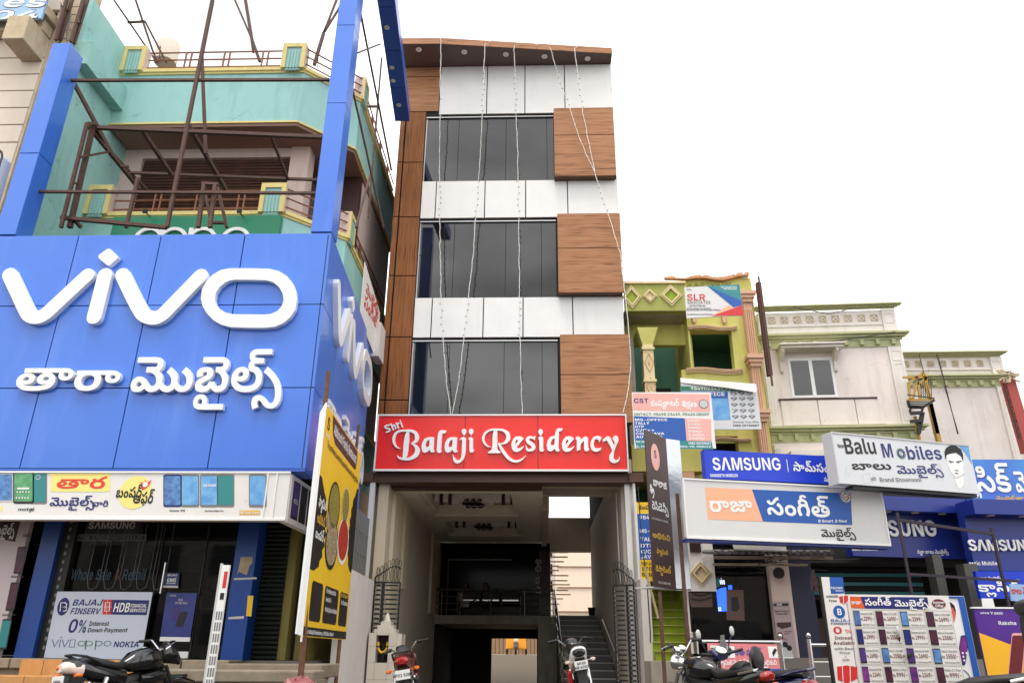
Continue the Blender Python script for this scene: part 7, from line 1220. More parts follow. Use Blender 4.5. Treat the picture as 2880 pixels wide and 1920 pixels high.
# green phone-brand sign half hidden by the blue board
gsn = thing('green_sign', 'green signboard with white letters half hidden behind the blue sign', 'sign', (-7.8, 14.9, 8.6)); FGS = FY(14.85)
MB().box(-9.75, -5.86, 14.86, 14.97, 8.6, 10.22).build('board', M['green_sign'], gsn)
for x in (1030, 1200, 1400, 1630):
    a_, b_ = FGS.px(*z('B', x, 60)[0]); q = MB().ring(FGS, a_, b_ - .08, .33, .24, 0, .05, ky=.9)
    if x in (1200, 1400): q.fbox(FGS, a_ - .33, a_ - .24, b_ - .9, b_ + .2, 0, .052)
    q.build('letter', M['letter'], gsn)
for x in (1030, 1672): a_, b_ = FGS.px(*z('A', x, 1495)[0]); MB().box(a_ - .05, a_ + .05, 14.6, 14.66, b_ - .02, b_ + .06).tube([(a_, 14.66, b_), (a_, 14.9, b_ + .03)], .012).build('sign_lamp', M['wire'], gsn)

# ---------------------------------------------------------------- rusty steel lattice behind the blue sign
SF = thing('steel_scaffold', 'rusty brown steel lattice rising behind the blue corner sign', 'scaffold', (-7, 12.7, 8))
def sbar(k, c, y0, y1=None, w=.05):
    p = at(*z(k, c[0], c[1])[0], y0); q = at(*z(k, c[2], c[3])[0], y1 if y1 is not None else y0); MB().bar(p, q, w, w).build('bar', M['rust'], SF)
for c, y0, y1, w in (((445, 556, 2270, 550), 12.3, 12.3, .055), ((215, 1320, 2180, 1332), 12.3, 12.3, .05), ((1465, 0, 1150, 1568), 12.15, 12.35, .065), ((1390, 360, 1418, 1060), 13.0, 13.2, .06),
                     ((600, 850, 420, 1568), 12.55, 12.55, .06), ((645, 850, 480, 1568), 12.75, 12.75, .085), ((598, 852, 662, 850), 12.55, 12.75, .06), ((660, 880, 2225, 946), 12.8, 12.8, .075), ((548, 1085, 760, 1045), 12.55, 13.3, .045), ((488, 1262, 545, 1265), 12.55, 12.75, .04),
                     ((420, 1500, 1150, 1568), 12.7, 12.7, .07), ((465, 490, 765, 1050), 12.4, 13.4, .07), ((765, 1050, 1010, 1305), 13.4, 14.6, .05), ((610, 870, 960, 1300), 12.7, 14.3, .075), ((665, 890, 760, 1050), 12.8, 13.4, .05), ((835, 1145, 885, 1150), 13.6, 13.6, .045),
                     ((985, 905, 1190, 1215), 12.85, 14.0, .075), ((1298, 860, 1555, 1305), 12.85, 14.4, .08), ((1870, 945, 1985, 1240), 12.85, 14.0, .05), ((880, 1190, 2190, 1240), 14.0, 14.0, .055), ((950, 1230, 868, 1568), 12.9, 12.9, .06),
                     ((1408, 1265, 1365, 1568), 12.4, 12.4, .07), ((1485, 1268, 1445, 1568), 12.4, 12.4, .07), ((1392, 1264, 1505, 1270), 12.4, 12.4, .055), ((1500, 1290, 1562, 1568), 12.7, 12.7, .055), ((1410, 1300, 1458, 1568), 12.7, 12.7, .045), ((1462, 1535, 1545, 1535), 12.6, 12.6, .05), ((500, 1500, 560, 1568), 12.7, 12.9, .06)): sbar('A', c, y0, y1, w)
for c, y0, y1, w in (((125, 50, 345, 1175), 12.5, 15.9, .04), ((278, 400, 185, 1500), 15.2, 15.2, .04), ((90, 375, 268, 305), 12.4, 13.5, .035), ((180, 735, 246, 735), 15.6, 15.6, .05), ((72, 590, 290, 1568), 12.6, 14.2, .035), ((200, 1200, 100, 1568), 14.4, 13.4, .04)): sbar('D', c, y0, y1, w)
HF = thing('roof_hoarding_frame', 'rusty steel struts rising from the teal roof terrace into the sky', 'scaffold', (-8, 15.4, 14.6))
def hbar(c, y0, y1, w=.055):
    MB().bar(at(*z('A', c[0], c[1])[0], y0), at(*z('A', c[2], c[3])[0], y1), w, w).build('bar', M['rust'], HF)
for c in ((780, -6, 1005, 322), (1005, 322, 1080, 430), (932, -6, 1050, 345), (1050, 345, 1085, 430), (880, 156, 1000, 150), (1000, 150, 1145, 430), (1615, -6, 1735, 270), (1690, -6, 1735, 270), (1735, 270, 1790, 425), (1722, 200, 1745, 365), (2322, -6, 2230, 230), (2355, 30, 2230, 230), (2230, 230, 2165, 450)): hbar(c, 15.5, 15.5, .075 if c[0] in (1690, 1735, 2230) else .05)
for x in (1105, 2197): hbar((x, 300 if x > 2000 else 320, x - 8, 470 if x > 2000 else 440), 15.4, 15.4, .02)
tag(MB().lathe(at(*z('A', 1140, 420)[0], 19) - V((0, 0, .1)), (0, 0, 1), [(.35, 0), (.36, .7), (.3, .85), (.12, .9), (.12, .98)], 16).build('water_tank', M['creamwall'], None, True), 'cream water tank on the teal roof behind the railing', 'water tank')
# ---------------------------------------------------------------- cream grooved building at the far left
CB = thing('cream_building', 'cream building with grooved wall courses and weathered stone ledge at the far left', 'building', (-13, 13, 0))
MB().box(-17, -11.0, 13.1, 14.2, 0, 19).build('wall', M['dark'], CB)
F = FY(13.0); zc = [F.px(*z('A', 100, y)[0])[1] for y in (402, 515, 628, 745, 862, 983)]; ex = [-11.14, -11.1, -11.07, -11.05, -11.04, -11.02]
zc = [13.75] + zc; st = zc[1] - zc[2]
while zc[-1] > 4: zc.append(zc[-1] - .56)
for i, (a, b) in enumerate(zip(zc, zc[1:])): box('course', M['creamwall'], CB, -16.5, -11.02, 13.0, 13.1, b + .022, a - .002, bevel=.012)
for i in range(6): box('course', M['creamwall'], CB, -16.5, -10.98, 12.98, 13.1, 14.6 + i * .56, 15.14 + i * .56, bevel=.012)
box('side_wall', M['creamtrim'], CB, -11.02, -10.97, 13.02, 14.2, 3, 19)
box('ledge', M['creamtrim'], CB, -16.5, -10.9, 12.55, 13.0, 14.05, 14.3, bevel=.02); box('ledge', M['creamtrim'], CB, -16.5, -11.0, 12.7, 13.0, 13.75, 14.05, bevel=.02)
box('bracket', M['creamtrim'], CB, -11.5, -11.02, 12.3, 13.0, 13.1, 13.75, bevel=.02)
ES = thing('pale_blue_sign', 'pale blue signboard corner with white letters es and digits 04', 'sign', (-11.6, 12.5, 13.9)); FE = FY(12.5)
pe = FE.pxs(z('A', -400, 140, 278, 142, 335, -20, -400, -20)); pe = [(-13.5, 13.86), (-10.93, 13.86), (-10.93, 15.2), (-13.5, 15.2)]
MB().poly(FE, pe, -.06, 0).build('board', M['skyblue'], ES)
for t, c in (('es', (0, 52, 306, -20)), ('04', (-90, 136, 250, 76))):
    ptext(MB(), FE, 'A', c[0] - 6, c[1] + 4, c[2] + 6, c[3] - 6, t, c0=.004, sh=.15).build('letter_outline', M['ink'], ES); ptext(MB(), FE, 'A', c[0], c[1], c[2], c[3], t, c0=.008, sh=.15).build('letter', M['white'], ES)
for i, (c, y) in enumerate((((462, -5, 385, 278), 12.8), ((498, -5, 415, 280), 12.9), ((575, -5, 488, 292), 12.9), ((605, -5, 510, 302), 13.0), ((440, 60, 470, 75), 12.85), ((540, 150, 552, 160), 12.9))): sbar('A', c, y, y, .06)
tag(MB().tube([at(*z('A', *p)[0], 13.0) for p in ((415, 20), (440, 50), (485, 100), (470, 200), (462, 280))], .025, 6).build('cable_pipe', M['grey'], None, True), 'grey cable loop hanging between steel bars at upper left', 'cable')
lp = thing('dish_panel', 'white rounded equipment panel with dark rim at the far left edge', 'equipment', (-11.6, 12.2, 9.6))
FD2 = FY(12.2); ppoly(MB(), FD2, 'A', (-40, 1420, 2, 1395, 75, 1130, 68, 1105, 30, 1075, -10, 1042, -60, 1040), 0, .25).build('shell', M['whiteframe'], lp); pline(MB(), FD2, 'A', (2, 1380, 72, 1130, 68, 1105, 0, 1046), .05, .252).build('rim', M['ink'], lp)

# ================================================================ right side: green building
G_ = thing('green_building', 'lime green building with diamond mouldings and peach pilaster right of the hotel', 'building', (4, 18.5, 0))
Fg, Fp, Fm = FY(18.0), FY(18.3), FY(18.5)
MB().box(2.28, 3.86, 18.0, 18.2, 9.19, 9.96).build('parapet', M['greenpar'], G_); box('coping', M['cream'], G_, 2.28, 3.88, 17.95, 18.2, 9.96, 10.02); box('balcony_soffit', M['concrete'], G_, 2.28, 3.86, 18.2, 19.6, 9.19, 9.3)
box('balcony_side', M['greenpar'], G_, 3.7, 3.86, 18.2, 19.6, 9.3, 9.96)
def diamond(F, k, cx, cy, rx, ry, ins, m2, grid=False):
    c = F.px(*z(k, cx, cy)[0]); a = F.px(*z(k, cx + rx, cy)[0])[0] - c[0]; b_ = F.px(*z(k, cx, cy - ry)[0])[1] - c[1]
    D = lambda s: [(c[0] + a * s, c[1]), (c[0], c[1] + b_ * s), (c[0] - a * s, c[1]), (c[0], c[1] - b_ * s)]
    q = MB().poly(F, D(1), 0, .04, [D(.88)[::1]]).poly(F, D(.8), 0, .055, [D(.62)]).build('diamond_moulding', M['cream'], G_ if F is Fg or F is Fp else None)
    MB().poly(F, D(.8 if grid else .62), 0, .012).build('diamond_field', M[m2], q)
    return q
diamond(Fg, 'G', 300, 455, 108, 125, 0, 'greenstair'); diamond(Fg, 'G', 732, 437, 122, 118, 0, 'greenstair')
q = diamond(Fg, 'G', 500, 442, 80, 78, 0, 'cream', True)
MB().box(2.28, 4.0, 18.9, 19.1, 8.6, 9.2).build('balcony_beam', M['greenwall'], G_)
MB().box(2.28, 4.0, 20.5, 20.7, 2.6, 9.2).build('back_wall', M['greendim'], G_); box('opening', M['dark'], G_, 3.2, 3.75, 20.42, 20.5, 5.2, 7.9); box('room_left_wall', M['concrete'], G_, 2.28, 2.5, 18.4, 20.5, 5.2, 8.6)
MB().box(2.28, 4.0, 18.4, 20.6, 5.05, 5.25).box(2.28, 4.0, 18.2, 18.4, 5.05, 5.7).build('balcony_floor', M['greenwall'], G_)
cx = [Fg.px(*z('G', x, 1040)[0])[0] for x in (430, 545)]
MB().box(cx[0], cx[1], 18.1, 18.4, 5.25, 8.75).build('column', M['cream'], G_); MB().hexa([(cx[0], 18.1, 8.3), (cx[1], 18.1, 8.3), (cx[1], 18.4, 8.3), (cx[0], 18.4, 8.3), (cx[0] - .12, 18.05, 8.75), (cx[1] + .15, 18.05, 8.75), (cx[1] + .15, 18.9, 8.75), (cx[0] - .12, 18.9, 8.75)]).build('column_flare', M['greenwall'], G_)
Fc = FY(18.1)
for yy in (1170, 1440):
    c = Fc.px(*z('G', 493 + (yy - 1170) * .09, yy)[0]); D = lambda s: [(c[0] + .12 * s, c[1]), (c[0], c[1] + .27 * s), (c[0] - .12 * s, c[1]), (c[0], c[1] - .27 * s)]
    MB().poly(Fc, D(1), 0, .02, [D(.86)]).poly(Fc, D(.3), 0, .02).build('diamond_moulding', M['peach'], G_)
for zz in (8.15, 7.28, 6.35): box('column_band', M['cream'], G_, cx[0] - .03, cx[1] + .03, 18.06, 18.42, zz, zz + .07)
# main face
MB().box(3.95, 5.75, 18.5, 18.8, 8.85, 10.38).box(3.95, 4.0, 18.5, 18.8, 7.75, 8.85).box(5.08, 5.75, 18.5, 18.8, 7.75, 8.85).box(3.7, 5.75, 18.5, 18.8, 6.0, 7.75).box(4.95, 5.75, 18.5, 18.8, 4.6, 6.0).box(3.3, 4.3, 18.5, 18.8, 4.2, 5.45).box(5.6, 5.75, 18.8, 24, 3, 10.2).box(3.95, 4.1, 18.8, 24, 5.2, 9.9).build('wall', M['greenwall'], G_)
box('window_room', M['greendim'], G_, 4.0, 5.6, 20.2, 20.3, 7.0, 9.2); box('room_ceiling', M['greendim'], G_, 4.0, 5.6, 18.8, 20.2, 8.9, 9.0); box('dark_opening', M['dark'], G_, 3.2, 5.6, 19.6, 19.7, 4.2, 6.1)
box('inner_window', M['dark'], G_, 4.15, 5.0, 20.1, 20.2, 7.3, 8.3)
q = MB()
for i in range(12): q.tube([(4.3 + i * .06, 20.08, 8.15 + (.05 if i % 2 else 0)), (4.3 + i * .06, 20.08, 7.4)], .028, 5)
tag(q.build('curtain', M['brownp'], G_), kind='stuff')
wv = Fm.pxs(z('G', 880, 262, 960, 238, 1040, 225, 1120, 232, 1200, 250, 1300, 248, 1400, 225, 1470, 202, 1582, 200, 1582, 236, 1470, 240, 1400, 262, 1300, 285, 1200, 280, 1100, 262, 1000, 262, 900, 275, 660, 268, 655, 250, 765, 240, 770, 258))
MB().poly(Fm, wv, 0, .12).build('wavy_cornice', M['orange'], G_)
for x, y in ((940, 240), (1065, 236), (1180, 250), (1300, 248), (1430, 225), (1520, 217)):
    c = Fm.px(*z('G', x, y)[0]); MB().poly(Fm, [(c[0] + .06, c[1]), (c[0], c[1] + .03), (c[0] - .06, c[1]), (c[0], c[1] - .03)], .12, .13).build('cornice_diamond', M['white'], G_)
ptext(MB(), Fm, 'G', 905, 335, 1400, 290, 'KARIMUN', c0=.01, c1=.03).build('raised_letters', M['greenpar'], G_)
def wavy(F, k, x0, x1, y, amp, th, nm, n=3):
    for j in range(n):
        P = [F.px(*z(k, x0 + (x1 - x0) * i / 10, y + j * th + amp * math.sin(i / 10 * math.pi * 2))[0]) for i in range(11)]
        MB().stroke(F, P, .03, 0, .10 - .02 * j, n=2).build(nm, M['cream' if j % 2 else 'peach'], G_)
wavy(Fm, 'G', 925, 1450, 790, -12, 11, 'window_hood'); wavy(Fm, 'G', 900, 1515, 1255, -12, 12, 'window_sill', 4); wavy(Fm, 'I', 1045, 1450, 448, -8, 11, 'window_hood')
for x, y0, y1 in ((985, 690, 745), (1315, 670, 750)): ppoly(MB(), Fm, 'G', (x - 30, y0, x + 25, y0, x + 12, y1, x - 12, y1), 0, .1).build('bracket', M['peach'], G_)
pl_ = box('pilaster', M['peach'], G_, 5.42, 5.64, 18.3, 18.5, 4.2, 9.8)
for i in range(4): box('flute', M['peach'], pl_, 5.44 + i * .05, 5.465 + i * .05, 18.27, 18.3, 4.2, 9.35)
for zz in (9.55, 7.75, 6.3):
    for i, w in enumerate((.02, .06, .10)): box('capital', M['peach'], pl_, 5.42 - w, 5.64 + w, 18.26 - w, 18.5, zz + i * .1, zz + .1 + i * .1)
box('pilaster_small', M['peach'], G_, 3.42, 3.66, 18.1, 18.3, 3.8, 4.75); box('capital', M['peach'], G_, 3.36, 3.72, 18.05, 18.3, 4.75, 5.0)
cf = thing('rusty_side_frame', 'rusty hoarding frame fixed at the right edge of the green building', 'frame', (5.9, 18.2, 7))
MB().box(5.80, 5.92, 18.2, 18.35, 7.5, 10.1).box(5.84, 5.88, 18.15, 18.2, 7.2, 10.25).build('panel', M['rust'], cf)
# boards on the green building
SL = thing('contractor_board', 'white and teal contractor signboard with red SLR letters on the green facade', 'sign', (4.2, 16.4, 8.3)); FSL = Fr((3.52, 16.5, 0), (1.29, -.16, 0))
sb_ = ppoly(MB(), FSL, 'G', (905, 685, 1532, 650, 1490, 310, 880, 345), -.03, 0).build('board', M['signwhite'], SL)
for c, m, h in (((1130, 330, 1490, 312, 1515, 540, 1425, 567), 'tealp', .003), ((1150, 335, 1512, 495, 1515, 540, 1425, 567), 'bluep', .005), ((1180, 663, 1372, 537, 1425, 567), 'orangep', .003), ((1185, 662, 1517, 541, 1532, 650), 'redp', .004)): ppoly(MB(), FSL, 'G', c, h).build('colour_wedge', M[m], SL)
for c, t, m in (((905, 490, 1115, 420), 'SLR', 'redp'), ((912, 528, 1170, 495), 'SSOCIATES', 'grey'), ((930, 558, 1120, 540), 'CONTRACTOR FOR :', 'ink'), ((905, 585, 1180, 568), 'or Power Plants, Civil, Electrical,', 'ink'), ((905, 603, 1280, 585), 'also we will take over the all type of Projects', 'ink'), ((905, 375, 958, 358), 'Raju', 'grey'), ((910, 650, 1200, 635), 'Opp. Bala Showroom, Near Old Bus Stand', 'ink')): ptext(MB(), FSL, 'G', c[0], c[1], c[2], c[3], t, c0=.004).build('lettering', M[m], SL)
for c, t in (((1280, 352, 1458, 335), 'Cell : 8341597374'), ((1310, 372, 1458, 355), '9874842955')): ptext(MB(), FSL, 'G', c[0], c[1], c[2], c[3], t, c0=.009).build('lettering', M['white'], SL)
b2 = thing('course_board', 'faded computer course board with price column and torn top flap', 'sign', (4.4, 17.3, 5.8)); F2 = FY(17.3)
MB().poly(F2, [(3.42, 5.83), (5.2, 5.84), (5.2, 6.95), (3.42, 7.1)], -.03, 0).build('board', M['signgrey'], b2)
ppoly(MB(), F2, 'G', (832, 1432, 1672, 1462, 1675, 1490, 832, 1485), .003).build('teal_band', M['greenp'], b2); ptext(MB(), F2, 'G', 950, 1475, 1510, 1440, '9849023439,95420', c0=.006).build('lettering', M['white'], b2)
ppoly(MB(), F2, 'G', (835, 1490, 1360, 1492, 1362, 1568, 835, 1568), .003).build('blue_field', M['bluep'], b2); ppoly(MB(), F2, 'I', (1000, 0, 1210, 0, 1235, 235, 1015, 240), .003).build('blue_field', M['lblue'], b2)
ptext(MB(), F2, 'G', 900, 1540, 1330, 1500, 'MS-OFFICE', c0=.006).build('lettering', M['white'], b2); ptext(MB(), F2, 'G', 1380, 1532, 1650, 1492, '599', c0=.006).build('lettering', M['grey'], b2)
for i, t in enumerate(('999', '999', '799', '999')): ptext(MB(), F2, 'I', 1228 + i * 5, 25 + i * 66, 1500 + i * 6, -14 + i * 66, t, c0=.006).build('lettering', M['grey'], b2)
ptext(MB(), F2, 'I', 1260, 270, 1552, 248, 'Summer Cool Offer').build('lettering', M['grey'], b2); ptext(MB(), F2, 'I', 1262, 310, 1555, 288, 'FREE INTERNET').build('lettering', M['ink'], b2)
MB().quad((3.42, 17.27, 6.98), (4.5, 17.2, 6.82), (5.12, 17.12, 6.68), (5.16, 17.16, 6.8), (5.14, 17.25, 6.92), (3.42, 17.29, 7.1)).build('torn_flap', M['bannerw'], b2)
b1 = thing('fee_board', 'blue pink and white computer training fee board above the brown pillar sign', 'sign', (3, 16.5, 5.2)); F1 = FY(16.5)
MB().box(2.14, 3.92, 16.5, 16.54, 5.18, 6.48).build('board', M['bannerw'], b1)
for c, m in (((155, -58, 1000, -45, 1008, 148, 158, 130), 'pinkp'), ((165, 195, 728, 218, 748, 468, 180, 455), 'bluep'), ((732, 218, 1018, 226, 1024, 470, 748, 468), 'pinkp'), ((180, 455, 1024, 472, 1042, 562, 195, 545), 'tealp')): ppoly(MB(), F1, 'I', c, .003).build('colour_field', M[m], b1)
ptext(MB(), F1, 'I', 165, 50, 332, 0, 'CST', c0=.006).build('lettering', M['navy'], b1); ptext(MB(), F1, 'I', 352, 85, 668, 15, 'COMP', True, .006).build('lettering', M['white'], b1); ptext(MB(), F1, 'I', 695, 95, 865, 25, 'TRAIN', True, .006).build('lettering', M['white'], b1)
q = MB().disc(F1, *F1.px(*z('I', 935, 62)[0]), .11, .006).build('seal_print', M['grey'], b1); MB().disc(F1, *F1.px(*z('I', 935, 62)[0]), .09, .009).disc(F1, *F1.px(*z('I', 935, 45)[0]), .03, .012).build('seal_face', M['lgrey'], q)
ptext(MB(), F1, 'I', 168, 190, 1000, 160, 'ONTACT: 98490 23439, 95420 08089', c0=.004).build('lettering', M['greenp'], b1)
for i, (t, w, p) in enumerate((('MS-OFFICE', 365, '800/-'), ('TALLY', 165, '1500/-'), ('DTP', 105, '900/-'), ('C/C++', 225, '900/-'), ('CORE JAVA', 330, '1200/-'), ('AUTO CAD', 310, '2000/-'))):
    ptext(MB(), F1, 'I', 175 + i * 3, 248 + i * 38, 175 + w, 222 + i * 38, t, c0=.006).build('lettering', M['white'], b1); ptext(MB(), F1, 'I', 752 + i * 3, 258 + i * 39, 930 + i * 13, 234 + i * 39, p, c0=.006).build('lettering', M['white'], b1)
ptext(MB(), F1, 'I', 770, 507, 1022, 482, 'FREE INTERNET', c0=.006).build('lettering', M['white'], b1); ptext(MB(), F1, 'I', 195, 540, 1022, 520, 'A, PGDCA, WEB DESIGNING, VB, ORACLE', c0=.006).build('lettering', M['white'], b1); ptext(MB(), F1, 'I', 192, 487, 370, 462, 'her courses', c0=.006).build('lettering', M['white'], b1)
b3 = thing('wall_course_banner', 'yellow and blue course banner on the wall behind the brown pillar sign', 'banner', (2.4, 17.5, 2.4)); F3_ = FY(17.5)
MB().box(2.24, 2.95, 17.5, 17.53, 2.46, 4.18).build('sheet', M['ylw'], b3); MB().fbox(F3_, 2.24, 2.95, 2.92, 3.92, 0, .004).build('blue_field', M['bluep'], b3)
for t, zz, m, w in (('COMP', 4.02, 'ink', .6), ('98490', 3.8, 'white', .4), ('MS-OFFICE', 3.5, 'white', .62), ('TALLY', 3.32, 'white', .4), ('DTP', 3.18, 'white', .3), ('C/C++', 3.05, 'white', .4), ('JAVA', 2.94, 'white', .3), ('her courses', 2.8, 'brownp', .5), ('STOCK', 2.68, 'brownp', .4), ('BANKING', 2.56, 'brownp', .5)): MB().text(F3_, t, 2.28, zz, .08, w, .007, tel=t == 'COMP').build('lettering', M[m], b3)
# green stairs
ST = thing('green_staircase', 'steep lime green painted stairs between white walls', 'stairs', (2.7, 16.5, 0.0))
for k in range(13):
    zk = .88 + .17 * k; yk = 16.5 + .29 * k; s_ = box('step', M['greenstair'], ST, 2.34, 3.35, yk, yk + (.29 if k < 12 else 2), .1, zk + .14); box('nosing', M['greenpar'], s_, 2.34, 3.35, yk - .03, yk + .27, zk + .14, zk + .17, bevel=.01)
MB().hexa([(3.2, 16.4, .1), (3.4, 16.4, .1), (3.4, 20.4, .1), (3.2, 20.4, .1), (3.2, 16.4, 1.2), (3.4, 16.4, 1.2), (3.4, 20.4, 3.6), (3.2, 20.4, 3.6)]).build('parapet', M['greenstair'], ST)
MB().hexa([(2.7, 14.6, 1.0), (2.82, 14.55, 1.0), (3.5, 18.4, 1.0), (3.4, 18.4, 1.0), (2.7, 14.6, 1.35), (2.82, 14.55, 1.35), (3.3, 17.8, 2.95), (3.2, 17.8, 2.95)]).build('white_side_wall', M['offwhite'], ST)
box('dark_plinth', M['concrete'], ST, 2.1, 2.66, 15.5, 16.5, 0.0, .86)
tag(MB().bar((2.08, 15.5, 2.56), (2.3, 15.6, 1.62), .035).build('wooden_stick', M['cream']), 'pale wooden stick leaning across the bottom of the green stairs', 'stick')

# ---------------------------------------------------------------- white buildings further right
W1 = thing('white_building', 'stained off-white three-storey building with pale green cornices and a two-leaf window', 'building', (8.2, 20, 0)); FW1 = Fr((6.3, 20.15, 0), (1, -.06, 0)); A = lambda x: x - 6.3
def wx(F, k, x, y): return F.px(*z(k, x, y)[0])
MB().fbox(FW1, 0, 3.78, 3.5, 9.85, -.3, 0).fbox(FW1, 3.6, 3.78, 3.5, 9.8, -6, -.3).build('wall', M['offpink'], W1)
MB().fbox(FW1, .0, 3.5, 9.36, 10.05, -.2, .02).build('parapet', M['offwhite'], W1)
def cornice(par, F, a, b, zt, th, blocks=True, n=9):
    for i, (w, h0, h1) in enumerate(((.22, 0, .3), (.14, .3, .65), (.06, .65, 1))): MB().fbox(F, a - w * .3, b + w, zt - th * h1, zt - th * h0, 0, w).build('cornice', M['palegreen'], par)
    if blocks:
        MB().fbox(F, a, b, zt - th * 2, zt - th, 0, .03).build('cornice', M['palegreen'], par)
        for i in range(n): x = a + (b - a) * (i + .5) / n; MB().fbox(F, x - .05, x + .05, zt - th * 1.75, zt - th, .03, .11, ).build('bracket', M['palegreen'], par)
cornice(W1, FW1, 0, 3.75, 10.2, .11, False); cornice(W1, FW1, .0, 3.8, 9.34, .2, True, 9); cornice(W1, FW1, 0, 3.8, 6.66, .2, True, 9)
def xpanels(par, F, a0, st, n, zc, s):
    for i in range(n):
        c = a0 + st * i; q = MB().poly(F, [(c - s, zc - s), (c + s, zc - s), (c + s, zc + s), (c - s, zc + s)], .02, .035, [[(c - s * .8, zc - s * .8), (c - s * .8, zc + s * .8), (c + s * .8, zc + s * .8), (c + s * .8, zc - s * .8)]])
        q.stroke(F, [(c - s * .7, zc - s * .7), (c + s * .7, zc + s * .7)], .024, .02, .04, curve=False).stroke(F, [(c - s * .7, zc + s * .7), (c + s * .7, zc - s * .7)], .02, .02, .032, curve=False); q.build('cross_panel', M['creamtrim'], par)
xpanels(W1, FW1, .4, .352, 9, 9.82, .1)
MB().fbox(FW1, .15, 3.45, 9.60, 9.63, .02, .045).build('ledge_line', M['offwhite'], W1)
def pil(par, F, a, w, z0, z1):
    p = MB().fbox(F, a, a + w, z0, z1, 0, .07).build('pilaster', M['offwhite'], par)
    for c, d in ((z0 + .12, z1 - .5), (z1 - .42, z1 - .12)):
        if d - c > .15: MB().poly(F, [(a + .06, c), (a + w - .06, c), (a + w - .06, d), (a + .06, d)], .07, .08, [[(a + .08, c + .02), (a + .08, d - .02), (a + w - .08, d - .02), (a + w - .08, c + .02)]]).build('panel_line', M['offwhite'], p)
for z0, z1 in ((9.36, 10.05), (6.68, 8.92), (3.6, 6.2)): pil(W1, FW1, 3.42, .36, z0, z1); pil(W1, FW1, .02, .22, z0, z1)
wa, wb = wx(FW1, 'G', 2010, 1110)[0], wx(FW1, 'H', 300, 1160)[0]; w0, w1 = 7.5, 8.66
wn = MB().fbox(FW1, wa, wb, w0, w1, -.05, .02).build('window', M['whiteframe'], W1)
for a, b in ((wa + .07, (wa + wb) / 2 - .05), ((wa + wb) / 2 + .05, wb - .07)): MB().fbox(FW1, a, b, w0 + .07, w1 - .08, .02, .024).build('pane', M['glass'], wn)
for a, b, c, d, e in ((wa - .28, wb + .28, 8.98, 9.02, .5), (wa - .22, wb + .22, 8.9, 8.98, .42)): MB().fbox(FW1, a, b, c - .08, d - .08, 0, e).build('window_hood', M['offwhite'], W1)
for a in (wa - .16, wb + .08): MB().poly(Fr(FW1(a, 0, 0), (0, -1, 0), (0, 0, 1)), [(0, 8.2), (.08, 8.25), (.12, 8.5), (.38, 8.75), (.38, 8.82), (0, 8.82)], 0, .08).build('hood_bracket', M['offwhite'], W1)
for i in range(3): MB().fbox(FW1, .35 + i * .98, 1.3 + i * .98 - (.25 if i == 2 else 0), 6.72, 7.42, 0, .05).build('pink_panel', M['offpink'], W1)
MB().fbox(FW1, .3, 2.9, 7.43, 7.47, .0, .07).build('ragged_edge', M['brownp'], W1)
MB().fbox(FW1, .5, 1.9, 5.3, 5.75, -.1, .03).build('dark_window', M['dark'], W1); MB().fbox(FW1, .35, 2.0, 5.8, 5.95, 0, .4).build('window_hood', M['offwhite'], W1)
W2 = thing('white_building', 'farther and lower off-white building with pale green cornices at the right edge', 'building', (12, 21, 0)); FW2 = Fr((10.2, 21.05, 0), (1, -.025, 0))
MB().fbox(FW2, 0, 3.2, 3.5, 9.05, -.3, 0).fbox(FW2, 3.0, 3.2, 3.5, 9.0, -6, -.3).build('wall', M['offwhite'], W2); cornice(W2, FW2, 0, 3.1, 9.14, .12, False); cornice(W2, FW2, 0, 3.25, 8.44, .17, True, 10); cornice(W2, FW2, 0, 3.2, 5.1, .2, False)
xpanels(W2, FW2, .5, .345, 7, 8.83, .085); MB().fbox(FW2, .2, 2.9, 8.62, 8.65, .0, .045).build('ledge_line', M['offwhite'], W2)
for z0, z1 in ((8.46, 9.0), (5.2, 8.1)): pil(W2, FW2, 2.85, .32, z0, z1)
for i, (x, y0, y1, x2) in enumerate(((1385, 690, 925, 1455), (1400, 690, 1568, 1620), (1475, 1040, 1568, 1630), (1195, 690, 900, 1250))): tag(MB().tube([at(*z('H', x, y0)[0], 20.8), at(*z('H', x2, y1)[0], 20.75)], .012, 5).build('cable', M['wire']), ('short cable from the green coping of the far white building', 'long left cable down the far white building', 'long right cable down the far white building', 'cable above the yellow steel balcony')[i], 'cable')
tag(MB().tube([at(*z('G', 2080, 560)[0], 19.5), at(*z('H', 200, 248)[0], 19.5), at(*z('H', 400, 200)[0], 19.4), at(*z('H', 450, 185)[0], 19.4)], .012, 5).build('cable', M['wire']), 'thin cable sagging across the near white parapet', 'cable')
tag(MB().tube([at(*z('H', 70, 560)[0], 19.6), at(*z('H', 380, 530)[0], 19.6), at(*z('H', 935, 443)[0], 19.5)], .014, 5).build('cable', M['wire']), 'dark cable crossing the cornice of the near white building', 'cable')
YBc = thing('steel_balcony', 'yellow steel balcony cage with black fire ladder between the white buildings', 'balcony', (10.1, 19.5, 7.2))
def yb_(k, c, y, r, m='ochre', y1=None): MB().bar(at(*z(k, c[0], c[1])[0], y), at(*z(k, c[2], c[3])[0], y1 or y), r).build('bar', M[m], YBc)
for c in ((1020, 945, 1300, 945), (1070, 1010, 1235, 895), (1165, 1025, 1300, 945), (1235, 895, 1310, 1190), (1075, 1010, 1100, 1190), (1165, 1025, 1130, 1180), (1180, 1000, 1205, 1185), (1070, 1195, 1362, 1192), (1255, 900, 1320, 1190)): yb_('H', c, 19.5, .05)
for c in ((1090, 1275, 1235, 1278), (1235, 1278, 1362, 1195), (1070, 1200, 1090, 1275)): yb_('H', c, 19.4, .06, 'black')
